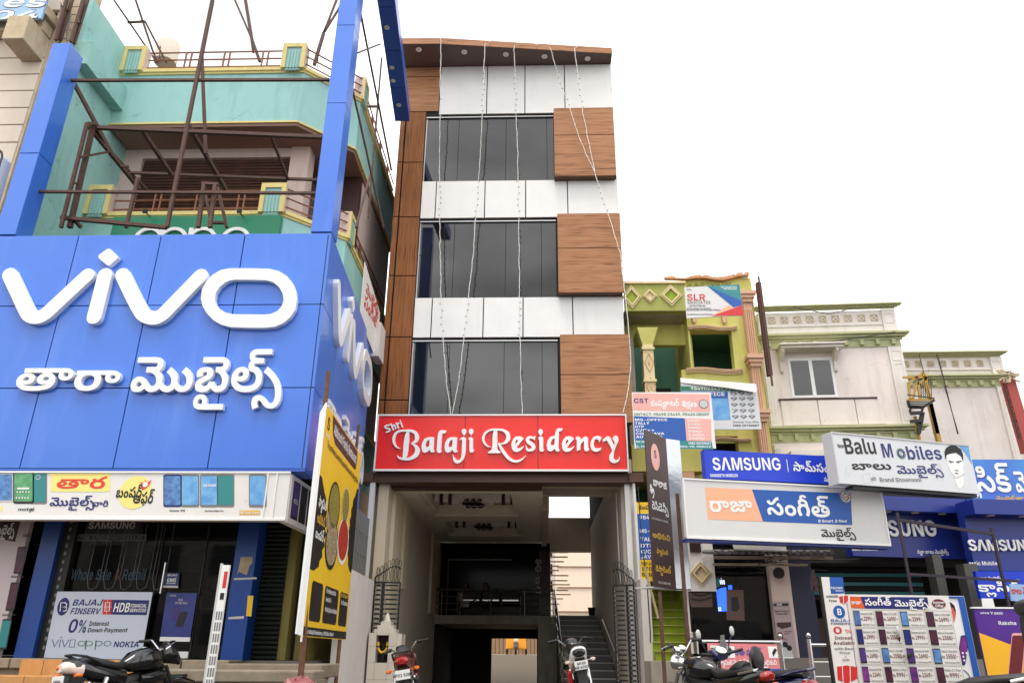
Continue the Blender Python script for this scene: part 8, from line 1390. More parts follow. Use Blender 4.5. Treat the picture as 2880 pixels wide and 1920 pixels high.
for i in range(7): yb_('H', (1190 + i * 22, 940, 1200 + i * 22, 1185), 19.55, .016, 'black')
for i in range(4): yb_('H', (1065 + i * 4, 1135 + i * 42, 1365 - i * 6, 1175 + i * 30) if i < 1 else (1080 + i * 2, 1200 + i * 18, 1330 - i * 25, 1200 + i * 18), 19.3, .025, 'black')
for c in ((1100, 1280, 1095, 1330), (1235, 1280, 1195, 1440), (1195, 1440, 1180, 1568), (1245, 1330, 1200, 1568)): yb_('H', c, 19.4, .05, 'black')
for y in (1340, 1430): yb_('H', (1100, y, 1235, y - 8), 19.35, .08, 'black')
yb_('H', (1315, 1240, 1390, 1568), 19.8, .11); yb_('J', (1310, 50, 1415, 485), 19.8, .11); yb_('J', (1150, 200, 1200, 470), 19.5, .06)
RS = thing('red_steel_mast', 'red steel mast with rung ladder leaning at the right edge', 'mast', (12.8, 20, 5))
MB().bar(at(*z('H', 2165, 965)[0], 20), at(*z('J', 2400, 600)[0], 20), .26).build('mast', M['redsteel'], RS)
for i in range(9): x = 2140 + i * 24; y = 1050 + i * 75; MB().bar(at(*z('H', x, y)[0], 19.9), at(*z('H', x + 38, y - 10)[0], 19.9), .025).build('rung', M['black'], RS)
MB().bar(at(*z('H', 2125, 1010)[0], 19.9), at(*z('H', 2300, 1620)[0], 19.9), .03).build('ladder_rail', M['black'], RS)
q = MB(); random.seed(5)
for i in range(16): p = at(*z('H', random.uniform(2100, 2240), random.uniform(880, 1000))[0], 19.8); q.bar(p, p + V((random.uniform(-.2, .2), 0, random.uniform(-.12, .12))), .04)
tag(q.build('scrap_top', M['creamtrim'], RS), kind='stuff')

# ---------------------------------------------------------------- shop signs on the right
FRJ = Fr((2.37, 12.5, 0), (3.58, .84, 0)); RJ = thing('music_store_sign', 'wide white signboard with peach and blue panels and Telugu store name', 'sign', (2.4, 12.5, 2.7)); LRJ = 3.66
MB().fbox(FRJ, 0, LRJ, 2.72, 3.66, -.08, 0).build('box_body', M['signwhite'], RJ)
for a, b, c, d in ((0, LRJ, 2.70, 2.735), (0, LRJ, 3.645, 3.67), (0, .025, 2.735, 3.645), (LRJ - .025, LRJ, 2.735, 3.645)): MB().fbox(FRJ, a, b, c, d, 0, .015).build('edge_trim', M['whiteframe'], RJ)
MB().fbox(FRJ, 0, LRJ, 2.66, 2.70, -.22, -.02).build('bottom_frame', M['samfascia'], RJ)
ppoly(MB(), FRJ, 'I', (950, 978, 1468, 1002, 1590, 1355, 985, 1330)).build('peach_panel', M['orangep'], RJ)
p1 = FRJ.pxs(z('I', 1590, 1355, 1468, 1002)) ; p2 = FRJ.pxs(z('J', 440, 1045, 458, 1395)); MB().poly(FRJ, [p1[0], p2[1], p2[0], p1[1]], .003).build('blue_panel', M['bluep'], RJ)
ptext(MB(), FRJ, 'I', 1000, 1250, 1480, 1075, 'RAJA', True, .007).build('lettering', M['white'], RJ)
a0, b0 = FRJ.px(*z('I', 1635, 1285)[0]); a1, b1 = FRJ.px(*z('J', 225, 1305)[0]); MB().text(FRJ, 'SANGEETH', a0, (b0 + b1) / 2, .225, a1 - a0, .007, tel=True).build('lettering', M['white'], RJ)
ptext(MB(), FRJ, 'J', 80, 1365, 400, 1335, 'B Smart .B New', c0=.007, sh=.15).build('lettering', M['white'], RJ); ptext(MB(), FRJ, 'J', 118, 1525, 450, 1440, 'MOB', True, .004).build('lettering', M['ink'], RJ)
lc = FRJ.px(*z('J', 382, 1080)[0]); MB().disc(FRJ, *lc, .108, .006, n=28).build('logo_disc', M['white'], RJ); MB().ring(FRJ, lc[0], lc[1], .104, .093, .008).build('logo_ring', M['navy'], RJ)
for i, m in enumerate(('redp', 'orangep', 'navy')): MB().stroke(FRJ, [(lc[0] - .08, lc[1] + .05 - i * .03), (lc[0], lc[1] - .01 - i * .03), (lc[0] + .07, lc[1] + .03 - i * .02), (lc[0], lc[1] - .08)], .012, .009, .009 + i * .0005).build('logo_swirl', M[m], RJ)
MB().text(FRJ, 'RS', lc[0] - .03, lc[1] + .03, .045, .07, .012).build('logo_lettering', M['ink'], RJ)
FSM = Fr((2.83, 12.8, 0), (2.5, .5, 0)); SM = thing('phone_brand_sign', 'bright blue signboard with white SAMSUNG lettering above the white store sign', 'sign', (2.83, 12.8, 3.7))
MB().fbox(FSM, 0, 2.56, 3.73, 4.22, -.15, 0).build('box_body', M['samblue'], SM)
ptext(MB(), FSM, 'I', 1038, 790, 1800, 652, 'SΛMSUNG', c0=.004).build('lettering', M['white'], SM)
pline(MB(), FSM, 'I', (1850, 675, 1870, 808), .012, .005).build('divider_print', M['white'], SM)
a0, b0 = FSM.px(*z('I', 1925, 800)[0]); a1, b1 = FSM.px(*z('J', 280, 818)[0]); MB().text(FSM, 'SAMSANG', a0, (b0 + b1) / 2, .12, a1 - a0, .005, tel=True).build('lettering', M['white'], SM)
ptext(MB(), FSM, 'I', 1010, 864, 1315, 832, 'SANGEETH MOBILES').build('lettering', M['white'], SM); a0, b0 = FSM.px(*z('J', 148, 915)[0]); MB().text(FSM, 'SANGEETH MOB', a0, b0, .06, .45, .005, tel=True).build('lettering', M['white'], SM)
FBL = Fr((4.95, 12.6, 0), (2.7, .88, 0)); BL = thing('balu_sign', 'pale signboard with Balu Mobiles lettering and a printed black and white portrait', 'sign', (4.95, 12.6, 3.6)); LB_ = 2.86
MB().fbox(FBL, 0, LB_, 3.61, 4.47, -.22, 0).build('box_body', M['signgrey'], BL); MB().fbox(FBL, -.02, 0, 3.6, 4.48, -.24, .01).fbox(FBL, 0, LB_, 4.455, 4.48, 0, .012).build('frame_edge', M['lgrey'], BL)
MB().fbox(FBL, .3, LB_, 3.56, 3.6, -.25, -.05).build('support_bar', M['black'], BL)
for c, t, m in (((378, 612, 740, 440), 'Balu', 'ink'), ((792, 650, 925, 500), 'M', 'navy'), ((1065, 672, 1460, 530), 'biles', 'navy')): ptext(MB(), FBL, 'J', c[0], c[1], c[2], c[3], t, c0=.004).build('lettering', M[m], BL)
oc = FBL.px(*z('J', 995, 607)[0])
for r, r2, m in ((.092, .078, 'greenp'), (.07, .045, 'navy'), (.036, .02, 'lgrey')): MB().ring(FBL, oc[0], oc[1], r, r2, .005).build('target_ring', M[m], BL)
ptext(MB(), FBL, 'J', 455, 785, 900, 690, 'BALU', True, .004).build('lettering', M['ink'], BL); ptext(MB(), FBL, 'J', 955, 830, 1400, 740, 'MOB', True, .004).build('lettering', M['navy'], BL)
ptext(MB(), FBL, 'J', 300, 545, 370, 500, 'New').build('lettering', M['ink'], BL); ptext(MB(), FBL, 'J', 662, 905, 725, 862, 'ulti').build('lettering', M['grey'], BL); ptext(MB(), FBL, 'J', 762, 918, 1225, 872, 'Brand Showroom').build('lettering', M['grey'], BL)
for c, m, h in (((1620, 512, 1738, 522, 1780, 735, 1700, 600), 'lblue', .003), ((1485, 620, 1500, 720, 1545, 810, 1580, 850, 1600, 940, 1640, 1000, 1690, 950, 1685, 850, 1680, 760, 1688, 720, 1675, 650, 1600, 590, 1530, 590), 'white', .004), ((1478, 640, 1472, 590, 1490, 545, 1540, 515, 1600, 520, 1655, 560, 1678, 620, 1678, 700, 1655, 640, 1600, 600, 1530, 610, 1495, 625, 1492, 680), 'hair', .006), ((1517, 685, 1575, 695, 1575, 703, 1520, 698), 'hair', .007), ((1600, 695, 1660, 685, 1660, 697, 1603, 705), 'hair', .007), ((1572, 800, 1605, 785, 1635, 805, 1605, 795), 'hair', .007), ((1580, 825, 1605, 815, 1630, 828, 1605, 833), 'grey', .007), ((1570, 850, 1600, 870, 1660, 845, 1690, 820, 1690, 845, 1610, 885), 'lgrey', .006)): ppoly(MB(), FBL, 'J', c, h).build('portrait_print' if m != 'lblue' else 'corner_print', M[m], BL)
for x in (1543, 1625): MB().disc(FBL, *FBL.px(*z('J', x, 708)[0]), .018, .008, n=10, ry=.008).build('portrait_eye', M['ink'], BL)
for c in ((375, 840, 400, 740, 450, 800, 410, 850), (560, 850, 640, 820, 680, 920, 590, 935), (1400, 720, 1425, 720, 1460, 900, 1400, 910)): pline(MB(), FBL, 'J', c, .006, .0045, closed=True).build('phone_sketch', M['lgrey'], BL)
# navy fascias with recessed lettering bands
def fascia(label, F, a0, a1, z0, z1, zc, lamps):
    t = thing('navy_fascia', label, 'shop fascia', F(a0, z0, 0)); MB().fbox(F, a0, a1, z0, z1, -.2, 0).build('lettering_band', M['samfascia'], t); MB().fbox(F, a0, a1, z1, zc, -.2, .35).build('overhang', M['samfascia'], t)
    FX = Fr(F(0, z1 - .004, 0), F.u, F.n)
    for a in lamps: q = MB(); q.v = []; p = F(a, z1 - .012, .2); q.lathe(p, (0, 0, 1), [(.07, 0), (.075, .012)], 14); q.build('downlight', M['lamp'], t)
    return t
FF1 = Fr((6.1, 15.4, 0), (2.54, .5, 0)); t1 = fascia('navy blue shop fascia with half hidden SAMSUNG lettering and downlights', FF1, 0, 2.62, 2.78, 3.62, 3.9, (.75, 1.35, 1.95))
ptext(MB(), FF1, 'J', 850, 1520, 1390, 1345, 'SUNG', c0=.02, c1=.05).build('lettering', M['white'], t1); ptext(MB(), FF1, 'L', 455, 108, 740, 72, 'Balu Mobiles').build('lettering', M['white'], t1); ptext(MB(), FF1, 'L', 1175, 140, 1500, 98, 'NYU BALU MOB', True).build('lettering', M['white'], t1)
FF2 = Fr((8.35, 15.2, 0), (1, .1, 0)); t2 = fascia('navy blue fascia with SAMSUNG lettering cut off by the right frame edge', FF2, -.1, 3.5, 2.5, 3.5, 3.78, (.3, .95, 1.6, 2.2))
ptext(MB(), FF2, 'L', 1735, 112, 2480, -10, 'SΛMSUNG', c0=.02, c1=.05).build('lettering', M['white'], t2); ptext(MB(), FF2, 'L', 1745, 268, 2090, 225, 'assic Mobiles').build('lettering', M['white'], t2)
FCS = FY(15.5); CS = thing('classic_sign', 'blue signboard with white shadowed Telugu lettering at the right edge', 'sign', (9.5, 15.5, 3.8)); MB().box(8.55, 12, 15.5, 15.7, 3.78, 4.7).build('board', mat('blue_gradient_sign', (60, 84, 190), .4, c2=(70, 150, 214), scale=.8, amt=.6), CS)
for dx, m, h in ((8, 'navy', .004), (0, 'white', .009)): ptext(MB(), FCS, 'J', 1840 + dx, 1030 + dx, 2230 + dx, 765 + dx, 'SIC', True, h).build('lettering', M[m], CS); ptext(MB(), FCS, 'J', 2270 + dx, 1035 + dx, 2520 + dx, 800 + dx, 'MO', True, h).build('lettering', M[m], CS)
ptext(MB(), FCS, 'J', 2045, 1115, 2420, 1075, 'MOB TARA', True).build('lettering', M['gold'], CS); ptext(MB(), FCS, 'J', 1760, 1095, 1900, 1040, 'M', c0=.004).build('lettering', M['white'], CS)
# brown pillar sign on two posts
PS = thing('pillar_sign', 'tall dark brown pillar sign with white and gold Telugu lettering and dented tin side', 'sign', (2.1, 13, 0.0)); FPS = Fr((1.87, 12.95, 0), (.46, .62, 0)); LP = FPS.px(*z('I', 512, 318)[0])[0]
MB().fbox(FPS, 0, LP, 2.0, 4.62, -.02, 0).build('face_panel', M['brownp'], PS)
FTN = Fr(FPS(LP, 0, 0), (.62, .3, 0)); MB().fbox(FTN, 0, .3, 2.02, 4.62, -.01, 0).build('tin_side', M['tin'], PS); MB().hexa([FPS(0, 1.98, -.01), FPS(LP, 1.98, -.01), FTN(.3, 1.98, -.02), FPS(0, 1.98, -.35), FPS(0, 2.0, -.01), FPS(LP, 2.0, -.01), FTN(.3, 2.0, -.02), FPS(0, 2.0, -.35)]).build('bottom_panel', M['lgrey'], PS)
lc = FPS.px(*z('I', 402, 645)[0]); MB().disc(FPS, *lc, .155, .004, n=24, ry=.24).build('logo_oval', M['pinkp'], PS); MB().text(FPS, 'S', lc[0], lc[1] - .02, .14, .09, .007, al='c').build('logo_lettering', M['brownp'], PS)
for k, c, t, m, tel in (('I', (330, 1010, 372, 880), 'SHRI', 'white', 1), ('I', (378, 930, 525, 790), 'BALAJI', 'white', 1), ('I', (365, 1190, 520, 1050), 'RESI', 'white', 1), ('I', (362, 1325, 540, 1300), 'A/C & NON A/C ROOMS', 'lgrey', 0), ('I', (370, 1500, 562, 1400), 'ABHI', 'gold', 1), ('K', (415, 105, 540, 25), 'FAMILY', 'gold', 1), ('K', (405, 305, 572, 200), 'REST', 'gold', 1), ('K', (435, 468, 570, 440), 'VEG & NON VEG', 'lgrey', 0)):
    a0, b0 = FPS.px(*z(k, c[0], c[1])[0]); a1 = FPS.px(*z(k, c[2], c[1])[0])[0]; b1 = FPS.px(*z(k, c[0], c[3])[0])[1]; H = b1 - b0
    MB().text(FPS, t, max(.04, a0), b0 - (.04 if tel else 0), H * (.5 if tel else .9), min(a1, LP - .03) - max(.04, a0), .004, tel=bool(tel)).build('lettering', M[m], PS)
for p, q_ in ((at(*z('K', 450, 560)[0], 13.05), at(*z('K', 512, 1600)[0], 13.05)), (at(*z('I', 645, 1050)[0], 12.85), at(*z('K', 815, 1600)[0], 12.85))): MB().bar(p, (p.x, p.y, 0.0), .055).build('post', M['rust'], PS)

# ---------------------------------------------------------------- right-hand shops at street level
RS2 = thing('right_shops', 'row of dark shop interiors under the right-hand signs', 'shop', (5, 14.5, .9))
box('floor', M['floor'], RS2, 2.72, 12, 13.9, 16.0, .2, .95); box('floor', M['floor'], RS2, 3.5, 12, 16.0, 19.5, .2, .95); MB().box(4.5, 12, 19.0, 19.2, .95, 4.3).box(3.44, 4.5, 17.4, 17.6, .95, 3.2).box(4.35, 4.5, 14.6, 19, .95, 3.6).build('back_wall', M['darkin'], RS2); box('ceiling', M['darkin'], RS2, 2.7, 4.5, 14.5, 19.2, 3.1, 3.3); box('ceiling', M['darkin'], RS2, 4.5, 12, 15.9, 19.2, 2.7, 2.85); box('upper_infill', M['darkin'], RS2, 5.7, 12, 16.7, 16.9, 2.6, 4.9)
MB().hexa([(2.72, 14.6, .95), (2.78, 14.6, .95), (3.5, 17.4, .95), (3.44, 17.4, .95), (2.72, 14.6, 3.1), (2.78, 14.6, 3.1), (3.5, 17.4, 3.1), (3.44, 17.4, 3.1)]).build('slanting_wall', M['darkin'], RS2)
box('corner_block', M['offwhite'], RS2, 2.76, 3.2, 14.45, 14.9, 2.04, 3.3)
FD_ = FY(14.45); c = FD_.px(*z('K', 905, 360)[0]); D = lambda s: [(c[0] + .2 * s, c[1]), (c[0], c[1] + .22 * s), (c[0] - .2 * s, c[1]), (c[0], c[1] - .22 * s)]
q = MB().poly(FD_, D(1), 0, .03, [D(.88)]).poly(FD_, D(.8), 0, .045, [D(.6)]).build('diamond_moulding', M['cream'], RS2); MB().poly(FD_, D(.6), 0, .01).build('diamond_field', M['creamtrim'], q)
box('square_window', M['brownwood'], RS2, 2.78, 2.98, 14.42, 14.45, 2.72, 3.1); box('wall_pier', M['pinkwall'], RS2, 4.16, 4.52, 14.4, 14.6, .95, 3.1); box('blue_pier', M['dimnavy'], RS2, 4.52, 4.95, 14.5, 14.7, .95, 3.1)
box('glass_pane', M['shopglass'], RS2, 2.74, 4.16, 14.56, 14.58, .96, 3.0)
sc_ = thing('lit_screen', 'glowing blue phone advert screen inside the dark right shop', 'screen', (3.3, 15.2, 1.6)); FSC = FY(14.54)
ppoly(MB(), FSC, 'K', (1075, 545, 1120, 520, 1185, 510, 1192, 775, 1098, 778)).build('screen', M['screen'], sc_); ppoly(MB(), FSC, 'K', (1062, 415, 1110, 412, 1110, 500, 1068, 520)).build('screen_edge', M['tealp'], sc_); ptext(MB(), FSC, 'K', 1115, 480, 1172, 415, 'vivo', c0=.006).build('lettering', M['screenw'], sc_); ptext(MB(), FSC, 'K', 1098, 770, 1135, 730, 'S1', c0=.006).build('lettering', M['screenw'], sc_); ppoly(MB(), FSC, 'K', (1205, 490, 1248, 485, 1252, 535, 1208, 538)).build('screen_edge', M['screen'], sc_)
q = MB(); ppoly(q, FSC, 'K', (765, 570, 1030, 570, 1035, 730, 800, 730)); q.build('round_mark_poster', M['soffit'], RS2); q = MB(); pline(q, FSC, 'K', (800, 570, 900, 605, 1020, 570), .03, .008, curve=True); pline(q, FSC, 'K', (800, 640, 900, 655, 1025, 625), .03, .008, curve=True); q.build('poster_arc', M['ink'], RS2)
ppoly(MB(), FSC, 'K', (1170, 545, 1375, 540, 1390, 880, 1190, 870), .002).build('bag_poster', M['soffit'], RS2); ppoly(MB(), FSC, 'K', (1240, 625, 1310, 612, 1335, 740, 1300, 780, 1245, 770), .005).build('bag_print', M['ink'], RS2)
HP = thing('loan_poster', 'dim pinkish loan poster with products and a family on the pier', 'poster', (4.3, 14.38, .95)); FHP = FY(14.38)
ppoly(MB(), FHP, 'K', (1695, 670, 1880, 665, 2000, 1445, 1800, 1445)).build('sheet', mat('dim_pink_poster', (170, 150, 152), .6), HP); ppoly(MB(), FHP, 'K', (1705, 692, 1868, 686, 1870, 715, 1708, 720), .006).build('logo_band', M['ink'], HP)
for c, t, m in (((1742, 714, 1800, 694), 'HDB', 'white'), ((1722, 782, 1875, 765), 'Bigger Products', 'ink'), ((1738, 812, 1865, 796), 'Smaller EMIs', 'ink'), ((1750, 1095, 1825, 1005), '0', 'maroon'), ((1822, 1095, 1855, 1070), '%', 'maroon'), ((1828, 1005, 1915, 990), 'INTEREST', 'maroon'), ((1828, 1030, 1880, 1015), 'RATE', 'maroon')): ptext(MB(), FHP, 'K', c[0], c[1], c[2], c[3], t, c0=.009).build('lettering', M[m], HP)
ppoly(MB(), FHP, 'K', (1740, 900, 1900, 895, 1900, 945, 1800, 970, 1745, 940), .006).build('product_print', M['brownp'], HP)
for x, y, m in ((1835, 1140, 'hair'), (1880, 1180, 'hair'), (1855, 1310, 'hair')): MB().disc(FHP, *FHP.px(*z('K', x, y)[0]), .045, .007).build('family_print', M[m], HP)
ppoly(MB(), FHP, 'K', (1815, 1170, 1900, 1190, 1945, 1330, 1930, 1440, 1830, 1440), .005).build('family_print', M['lgrey'], HP)
MB().lathe((4.33, 14.36, 2.36), (0, 1, 0), [(.09, 0), (.1, .02), (.1, .05)], 18).build('wall_bag', M['ink'], RS2)
aw = thing('tin_awning', 'sagging corrugated tin awning with tangled wires below the white store sign', 'awning', (3.5, 13.6, 2.6))
for i in range(18): x = 3.02 + i * .115; MB().tube([(x, 13.45, 2.6 + (.012 if i % 2 else 0)), (x, 14.4, 2.72)], .04, 6).build('corrugation', M['grey'], aw)
MB().box(3.0, 5.0, 13.5, 13.56, 2.50, 2.55).box(3.0, 4.6, 13.6, 13.66, 2.40, 2.44).build('batten', M['slab'], aw); MB().hexa([(3.3, 13.3, 2.62), (4.2, 13.35, 2.6), (4.3, 13.8, 2.75), (3.4, 13.8, 2.8), (3.3, 13.3, 2.64), (4.2, 13.35, 2.62), (4.3, 13.8, 2.77), (3.4, 13.8, 2.82)]).build('loose_tin_sheet', M['alu'], aw)
random.seed(9)
for i in range(9): x = random.uniform(3.2, 4.9); P = [V((x + random.uniform(-.3, .3) * j, 13.4 + .1 * j, 2.55 - random.uniform(0, .18) * (j % 2 + .3))) for j in range(5)]; MB().tube(P, .006, 4).build('wire', M['wire'], aw)
for k, (x, s) in enumerate(((at(*z('K', 2155, 440)[0], 13.4), .17), (at(*z('T', 865, 400)[0], 12.9), .14))):
    q = MB()
    for i in range(14): q.tube([x + V((random.uniform(-.03, .03), 0, s)), x + V((random.uniform(-.06, .06), 0, 0)), x + V((random.uniform(-.08, .08), 0, -s))], .008, 4)
    tag(q.build('rag_mop', M['brownp'] if k == 0 else M['grey']), ('dark bundle of rags hanging from the awning', 'grey string mop hanging over the steel rail')[k], 'mop')
RL = thing('steel_rail', 'stainless steel shop rail carrying a pink banner', 'railing', (3.2, 13, .95))
MB().tube([(2.58, 13, 1.18), (3.81, 13, 1.18)], .03).tube([(3.81, 13, .3), (3.81, 13, 1.22)], .03).build('rail', M['chrome'], RL)
for zz in (.95, .78): MB().tube([(3.75, 13, zz), (4.0, 13.1, zz)], .012).build('rail_stub', M['chrome'], RL)
for x, y in ((3.81, 13), (4.09, 12.5)): MB().ball((x, y, 1.27), .04, 12, 8).build('ball_finial', M['chrome'], RL, True)
R2 = thing('steel_gate', 'stainless steel side rail with horizontal bars before the second right shop', 'railing', (4.6, 12.5, .5)); MB().tube([(4.09, 12.5, .2), (4.09, 12.5, 1.22)], .032).build('post', M['chrome'], R2)
for zz in (1.14, .9, .7, .5): MB().tube([(4.09, 12.5, zz), (5.2, 12.6, zz)], .024 if zz > 1 else .012).build('bar', M['chrome'], R2)
PBn = thing('pink_banner', 'pink shop banner with phone pictures and blue Telugu lettering hung on the steel rail', 'banner', (3.2, 12.92, .6)); FPB = FY(12.92)
ppoly(MB(), FPB, 'K', (975, 1125, 1745, 1138, 1790, 1452, 1010, 1460), -.005, 0).build('sheet', mat('rose_banner', (224, 130, 136), .5, dirt=.1), PBn); ppoly(MB(), FPB, 'K', (1330, 1420, 1788, 1408, 1795, 1500, 1340, 1510), .003).build('blue_band', M['bluep'], PBn)
for c in ((1005, 1150, 1275, 1160, 1285, 1290, 1040, 1285), (1640, 1160, 1740, 1162, 1760, 1290, 1660, 1290)): ppoly(MB(), FPB, 'K', c, .003).build('white_card', M['white'], PBn)
for c in ((1015, 1175, 1045, 1175, 1065, 1285, 1035, 1285), (1058, 1170, 1085, 1170, 1098, 1280, 1072, 1280), (1105, 1178, 1140, 1178, 1150, 1270, 1120, 1270), (1190, 1230, 1225, 1170, 1260, 1215, 1215, 1275), (1690, 1230, 1720, 1180, 1745, 1200, 1705, 1275)): ppoly(MB(), FPB, 'K', c, .006).build('phone_print', M['ink'], PBn)
ptext(MB(), FPB, 'K', 1285, 1260, 1395, 1195, 'RAJA', True, .006).build('lettering', M['bluep'], PBn); ptext(MB(), FPB, 'K', 1408, 1262, 1580, 1190, 'SANGEETH', True, .006).build('lettering', M['bluep'], PBn); ptext(MB(), FPB, 'K', 1100, 1365, 1745, 1310, 'FAMILY MOB REST ABHI', True, .006).build('lettering', M['white'], PBn)
# second shop: shutter bars, granite column, frames
for i in range(7): box('shutter_slat', M['tealp'] if i % 2 else M['darkin'], RS2, 5.2, 7.9, 16.6, 16.7, 2.05 + i * .09, 2.12 + i * .09)
box('granite_column', M['granite'], RS2, 7.95, 8.2, 15.0, 15.3, .2, 2.6); box('far_left_column', M['granite'], RS2, 7.55, 7.72, 15.3, 15.6, .2, 2.8); box('counter', M['brownp'], RS2, 5.4, 7.4, 16.9, 17.4, .95, 1.7)
fr = thing('steel_sign_frame', 'empty dark steel sign frame standing before the second right shop', 'frame', (5.3, 11.5, 0.0))
for p, q_, w in (((5.29, 11.5, 0.0), (5.29, 11.5, 2.95), .035), ((5.29, 11.5, 2.84), (6.66, 11.6, 2.66), .04), ((5.3, 11.5, 2.08), (6.9, 11.62, 2.0), .035), ((6.66, 11.6, 0.0), (6.66, 11.6, 2.75), .035)): MB().bar(p, q_, w).build('bar', M['samdark'], fr)
cs2 = thing('corner_shop_sign', 'blue and white Telugu sign low at the right edge behind the purple poster', 'sign', (7.8, 14.3, 1.9)); FC2 = FY(14.3)
MB().box(7.76, 10.5, 14.3, 14.4, 1.94, 2.4).build('board', M['samblue'], cs2)
ptext(MB(), FC2, 'L', 1850, 560, 2330, 450, 'CLASSIC', True).build('lettering', M['white'], cs2); ptext(MB(), FC2, 'L', 1850, 420, 2080, 395, 'TARA MOB', True).build('lettering', M['white'], cs2)
rb2 = thing('red_letter_board', 'small pale board with red Telugu lettering at the right edge', 'sign', (7.3, 12, 2)); FR2 = FY(12); ppoly(MB(), FR2, 'L', (2185, 475, 2500, 490, 2500, 690, 2205, 660), 0, .03).build('board', M['skyblue'], rb2); ptext(MB(), FR2, 'L', 2205, 585, 2480, 510, 'BALU MOB', True, .034).build('lettering', M['redp'], rb2)
tag(ppoly(MB(), FY(12.8), 'L', (1880, 635, 2000, 635, 2030, 755, 1895, 755), 0, .02).build('small_poster', M['white']), 'small white poster above the purple phone poster', 'poster')
# free-standing boards
FTC = Fr((3.29, 9.35, 0), (.26, .03, 0)); TC = thing('narrow_offer_board', 'narrow white standing board with round logo, zero percent and gift pictures', 'board', (3.3, 9.35, 0.0))
MB().fbox(FTC, 0, .262, 0.0, 1.84, -.02, 0).build('board', M['bannerw'], TC); MB().fbox(FTC, -.025, 0, 0.0, 1.85, -.04, .01).build('edge', M['mt_black'], TC)
def tct(c, t, m, h=.004): ptext(MB(), FTC, 'L', c[0], c[1], c[2], c[3], t, c0=h).build('lettering', M[m], TC)
ppoly(MB(), FTC, 'L', (205, 400, 352, 400, 372, 578, 222, 582)).build('phone_print', M['bluep'], TC); tct((220, 532, 350, 508), 'TECNO', 'white', .008); tct((272, 557, 355, 542), 'Mobile', 'white', .008)
for c, t, m in (((170, 625, 305, 598), 'withGift', 'ink'), ((202, 672, 288, 645), 'Free', 'ink'), ((220, 890, 438, 862), 'BAJAJ', 'bluep'), ((222, 922, 438, 900), 'FINSERV', 'navy'), ((248, 1022, 355, 945), '0', 'redp'), ((375, 1015, 460, 975), '%', 'redp'), ((265, 1085, 458, 1050), 'Intrest', 'maroon'), ((252, 1142, 488, 1105), 'Available', 'maroon'), ((262, 1200, 480, 1172), 'with Best', 'grey'), ((318, 1245, 438, 1218), 'Price', 'grey'), ((370, 1285, 400, 1262), '+', 'grey'), ((350, 1325, 432, 1298), 'Gift', 'grey')): tct(c, t, m)
lc = FTC.px(*z('L', 313, 782)[0]); MB().disc(FTC, *lc, .07, .004, n=26).build('round_logo', M['bluep'], TC); MB().text(FTC, 'B', lc[0], lc[1] - .035, .07, .06, .008, al='c').build('logo_lettering', M['white'], TC)
for c, s in (((312, 612, 410, 600, 412, 660, 375, 695, 322, 680), 1), ((288, 1385, 400, 1370, 515, 1390, 512, 1520, 400, 1568, 298, 1530), 1)): ppoly(MB(), FTC, 'L', c).build('gift_print', M['redp'], TC)
for c in ((355, 600, 362, 690), (345, 1372, 355, 1550), (430, 1372, 435, 1560)): pline(MB(), FTC, 'L', c, .008, .007).build('ribbon_print', M['white'], TC)
FPR = Fr((3.63, 9.5, 0), (1.2, .12, 0)); PR = thing('price_board', 'large white price board with a grid of phones and red rupee prices', 'board', (3.64, 9.5, 0.0))
LPR = FPR.px(*z('L', 1520, 612)[0])[0]; MB().fbox(FPR, -.02, LPR, 0.0, 1.66, -.03, 0).build('board', M['bannerw'], PR)
ppoly(MB(), FPR, 'L', (430, 612, 545, 615, 598, 745, 445, 738)).build('orange_wedge', M['orangeb'], PR); ppoly(MB(), FPR, 'L', (545, 615, 1285, 622, 1305, 755, 598, 745)).build('blue_header', M['navy'], PR)
ptext(MB(), FPR, 'L', 448, 700, 555, 652, 'RAJA', True, .006).build('lettering', M['white'], PR); ptext(MB(), FPR, 'L', 598, 712, 892, 632, 'SANGEETH', True, .006).build('lettering', M['white'], PR); ptext(MB(), FPR, 'L', 925, 722, 1250, 650, 'MOB', True, .006).build('lettering', M['white'], PR)
lc = FPR.px(*z('L', 1410, 692)[0]); MB().disc(FPR, *lc, .085, .004, ry=.052).build('offer_oval', M['maroon'], PR); MB().text(FPR, 'Summer', lc[0], lc[1], .03, .15, .008, al='c').text(FPR, 'Offer', lc[0], lc[1] - .04, .03, .1, .008, al='c').build('lettering', M['white'], PR)
cols = [FPR.px(*z('L', x, 760)[0])[0] for x in (450, 692, 960, 1240, 1545)]; z0_ = FPR.px(*z('L', 455, 752)[0])[1]; rh = (z0_ - FPR.px(*z('L', 560, 1365)[0])[1]) / 3
rows = ((('Samsung A5 (6GB)', '2299', 'Gift Box Free', 'pscr3'), ('Nokia 6.1 Plus (6GB)', '1699', 'Theft Protection FREE', 'pscr2')), (('Samsung A5 (4GB)', '1999', 'Theft Protection FREE', 'navy'), ('Nokia 6.1 Plus (4GB)', '1550', 'Theft Protection FREE', 'pscr2')), (('Samsung A30 (4GB)', '1690', 'Theft Protection FREE', 'pscr'), ('Nokia 5.1 Plus (4GB)', '1550', 'Theft Protection FREE', 'pscr3')), (('Samsung A20 (3GB)', '1249', 'Theft Protection FREE', 'pscr4'), ('Nokia 3.1 Plus', '999', 'Theft Protection FREE', 'pscr2')), (('Samsung A10', '999', 'Theft Protection FREE', 'pscr4'), ('Nokia 2.1', '799', 'Theft Protection FREE', 'pscr2')))
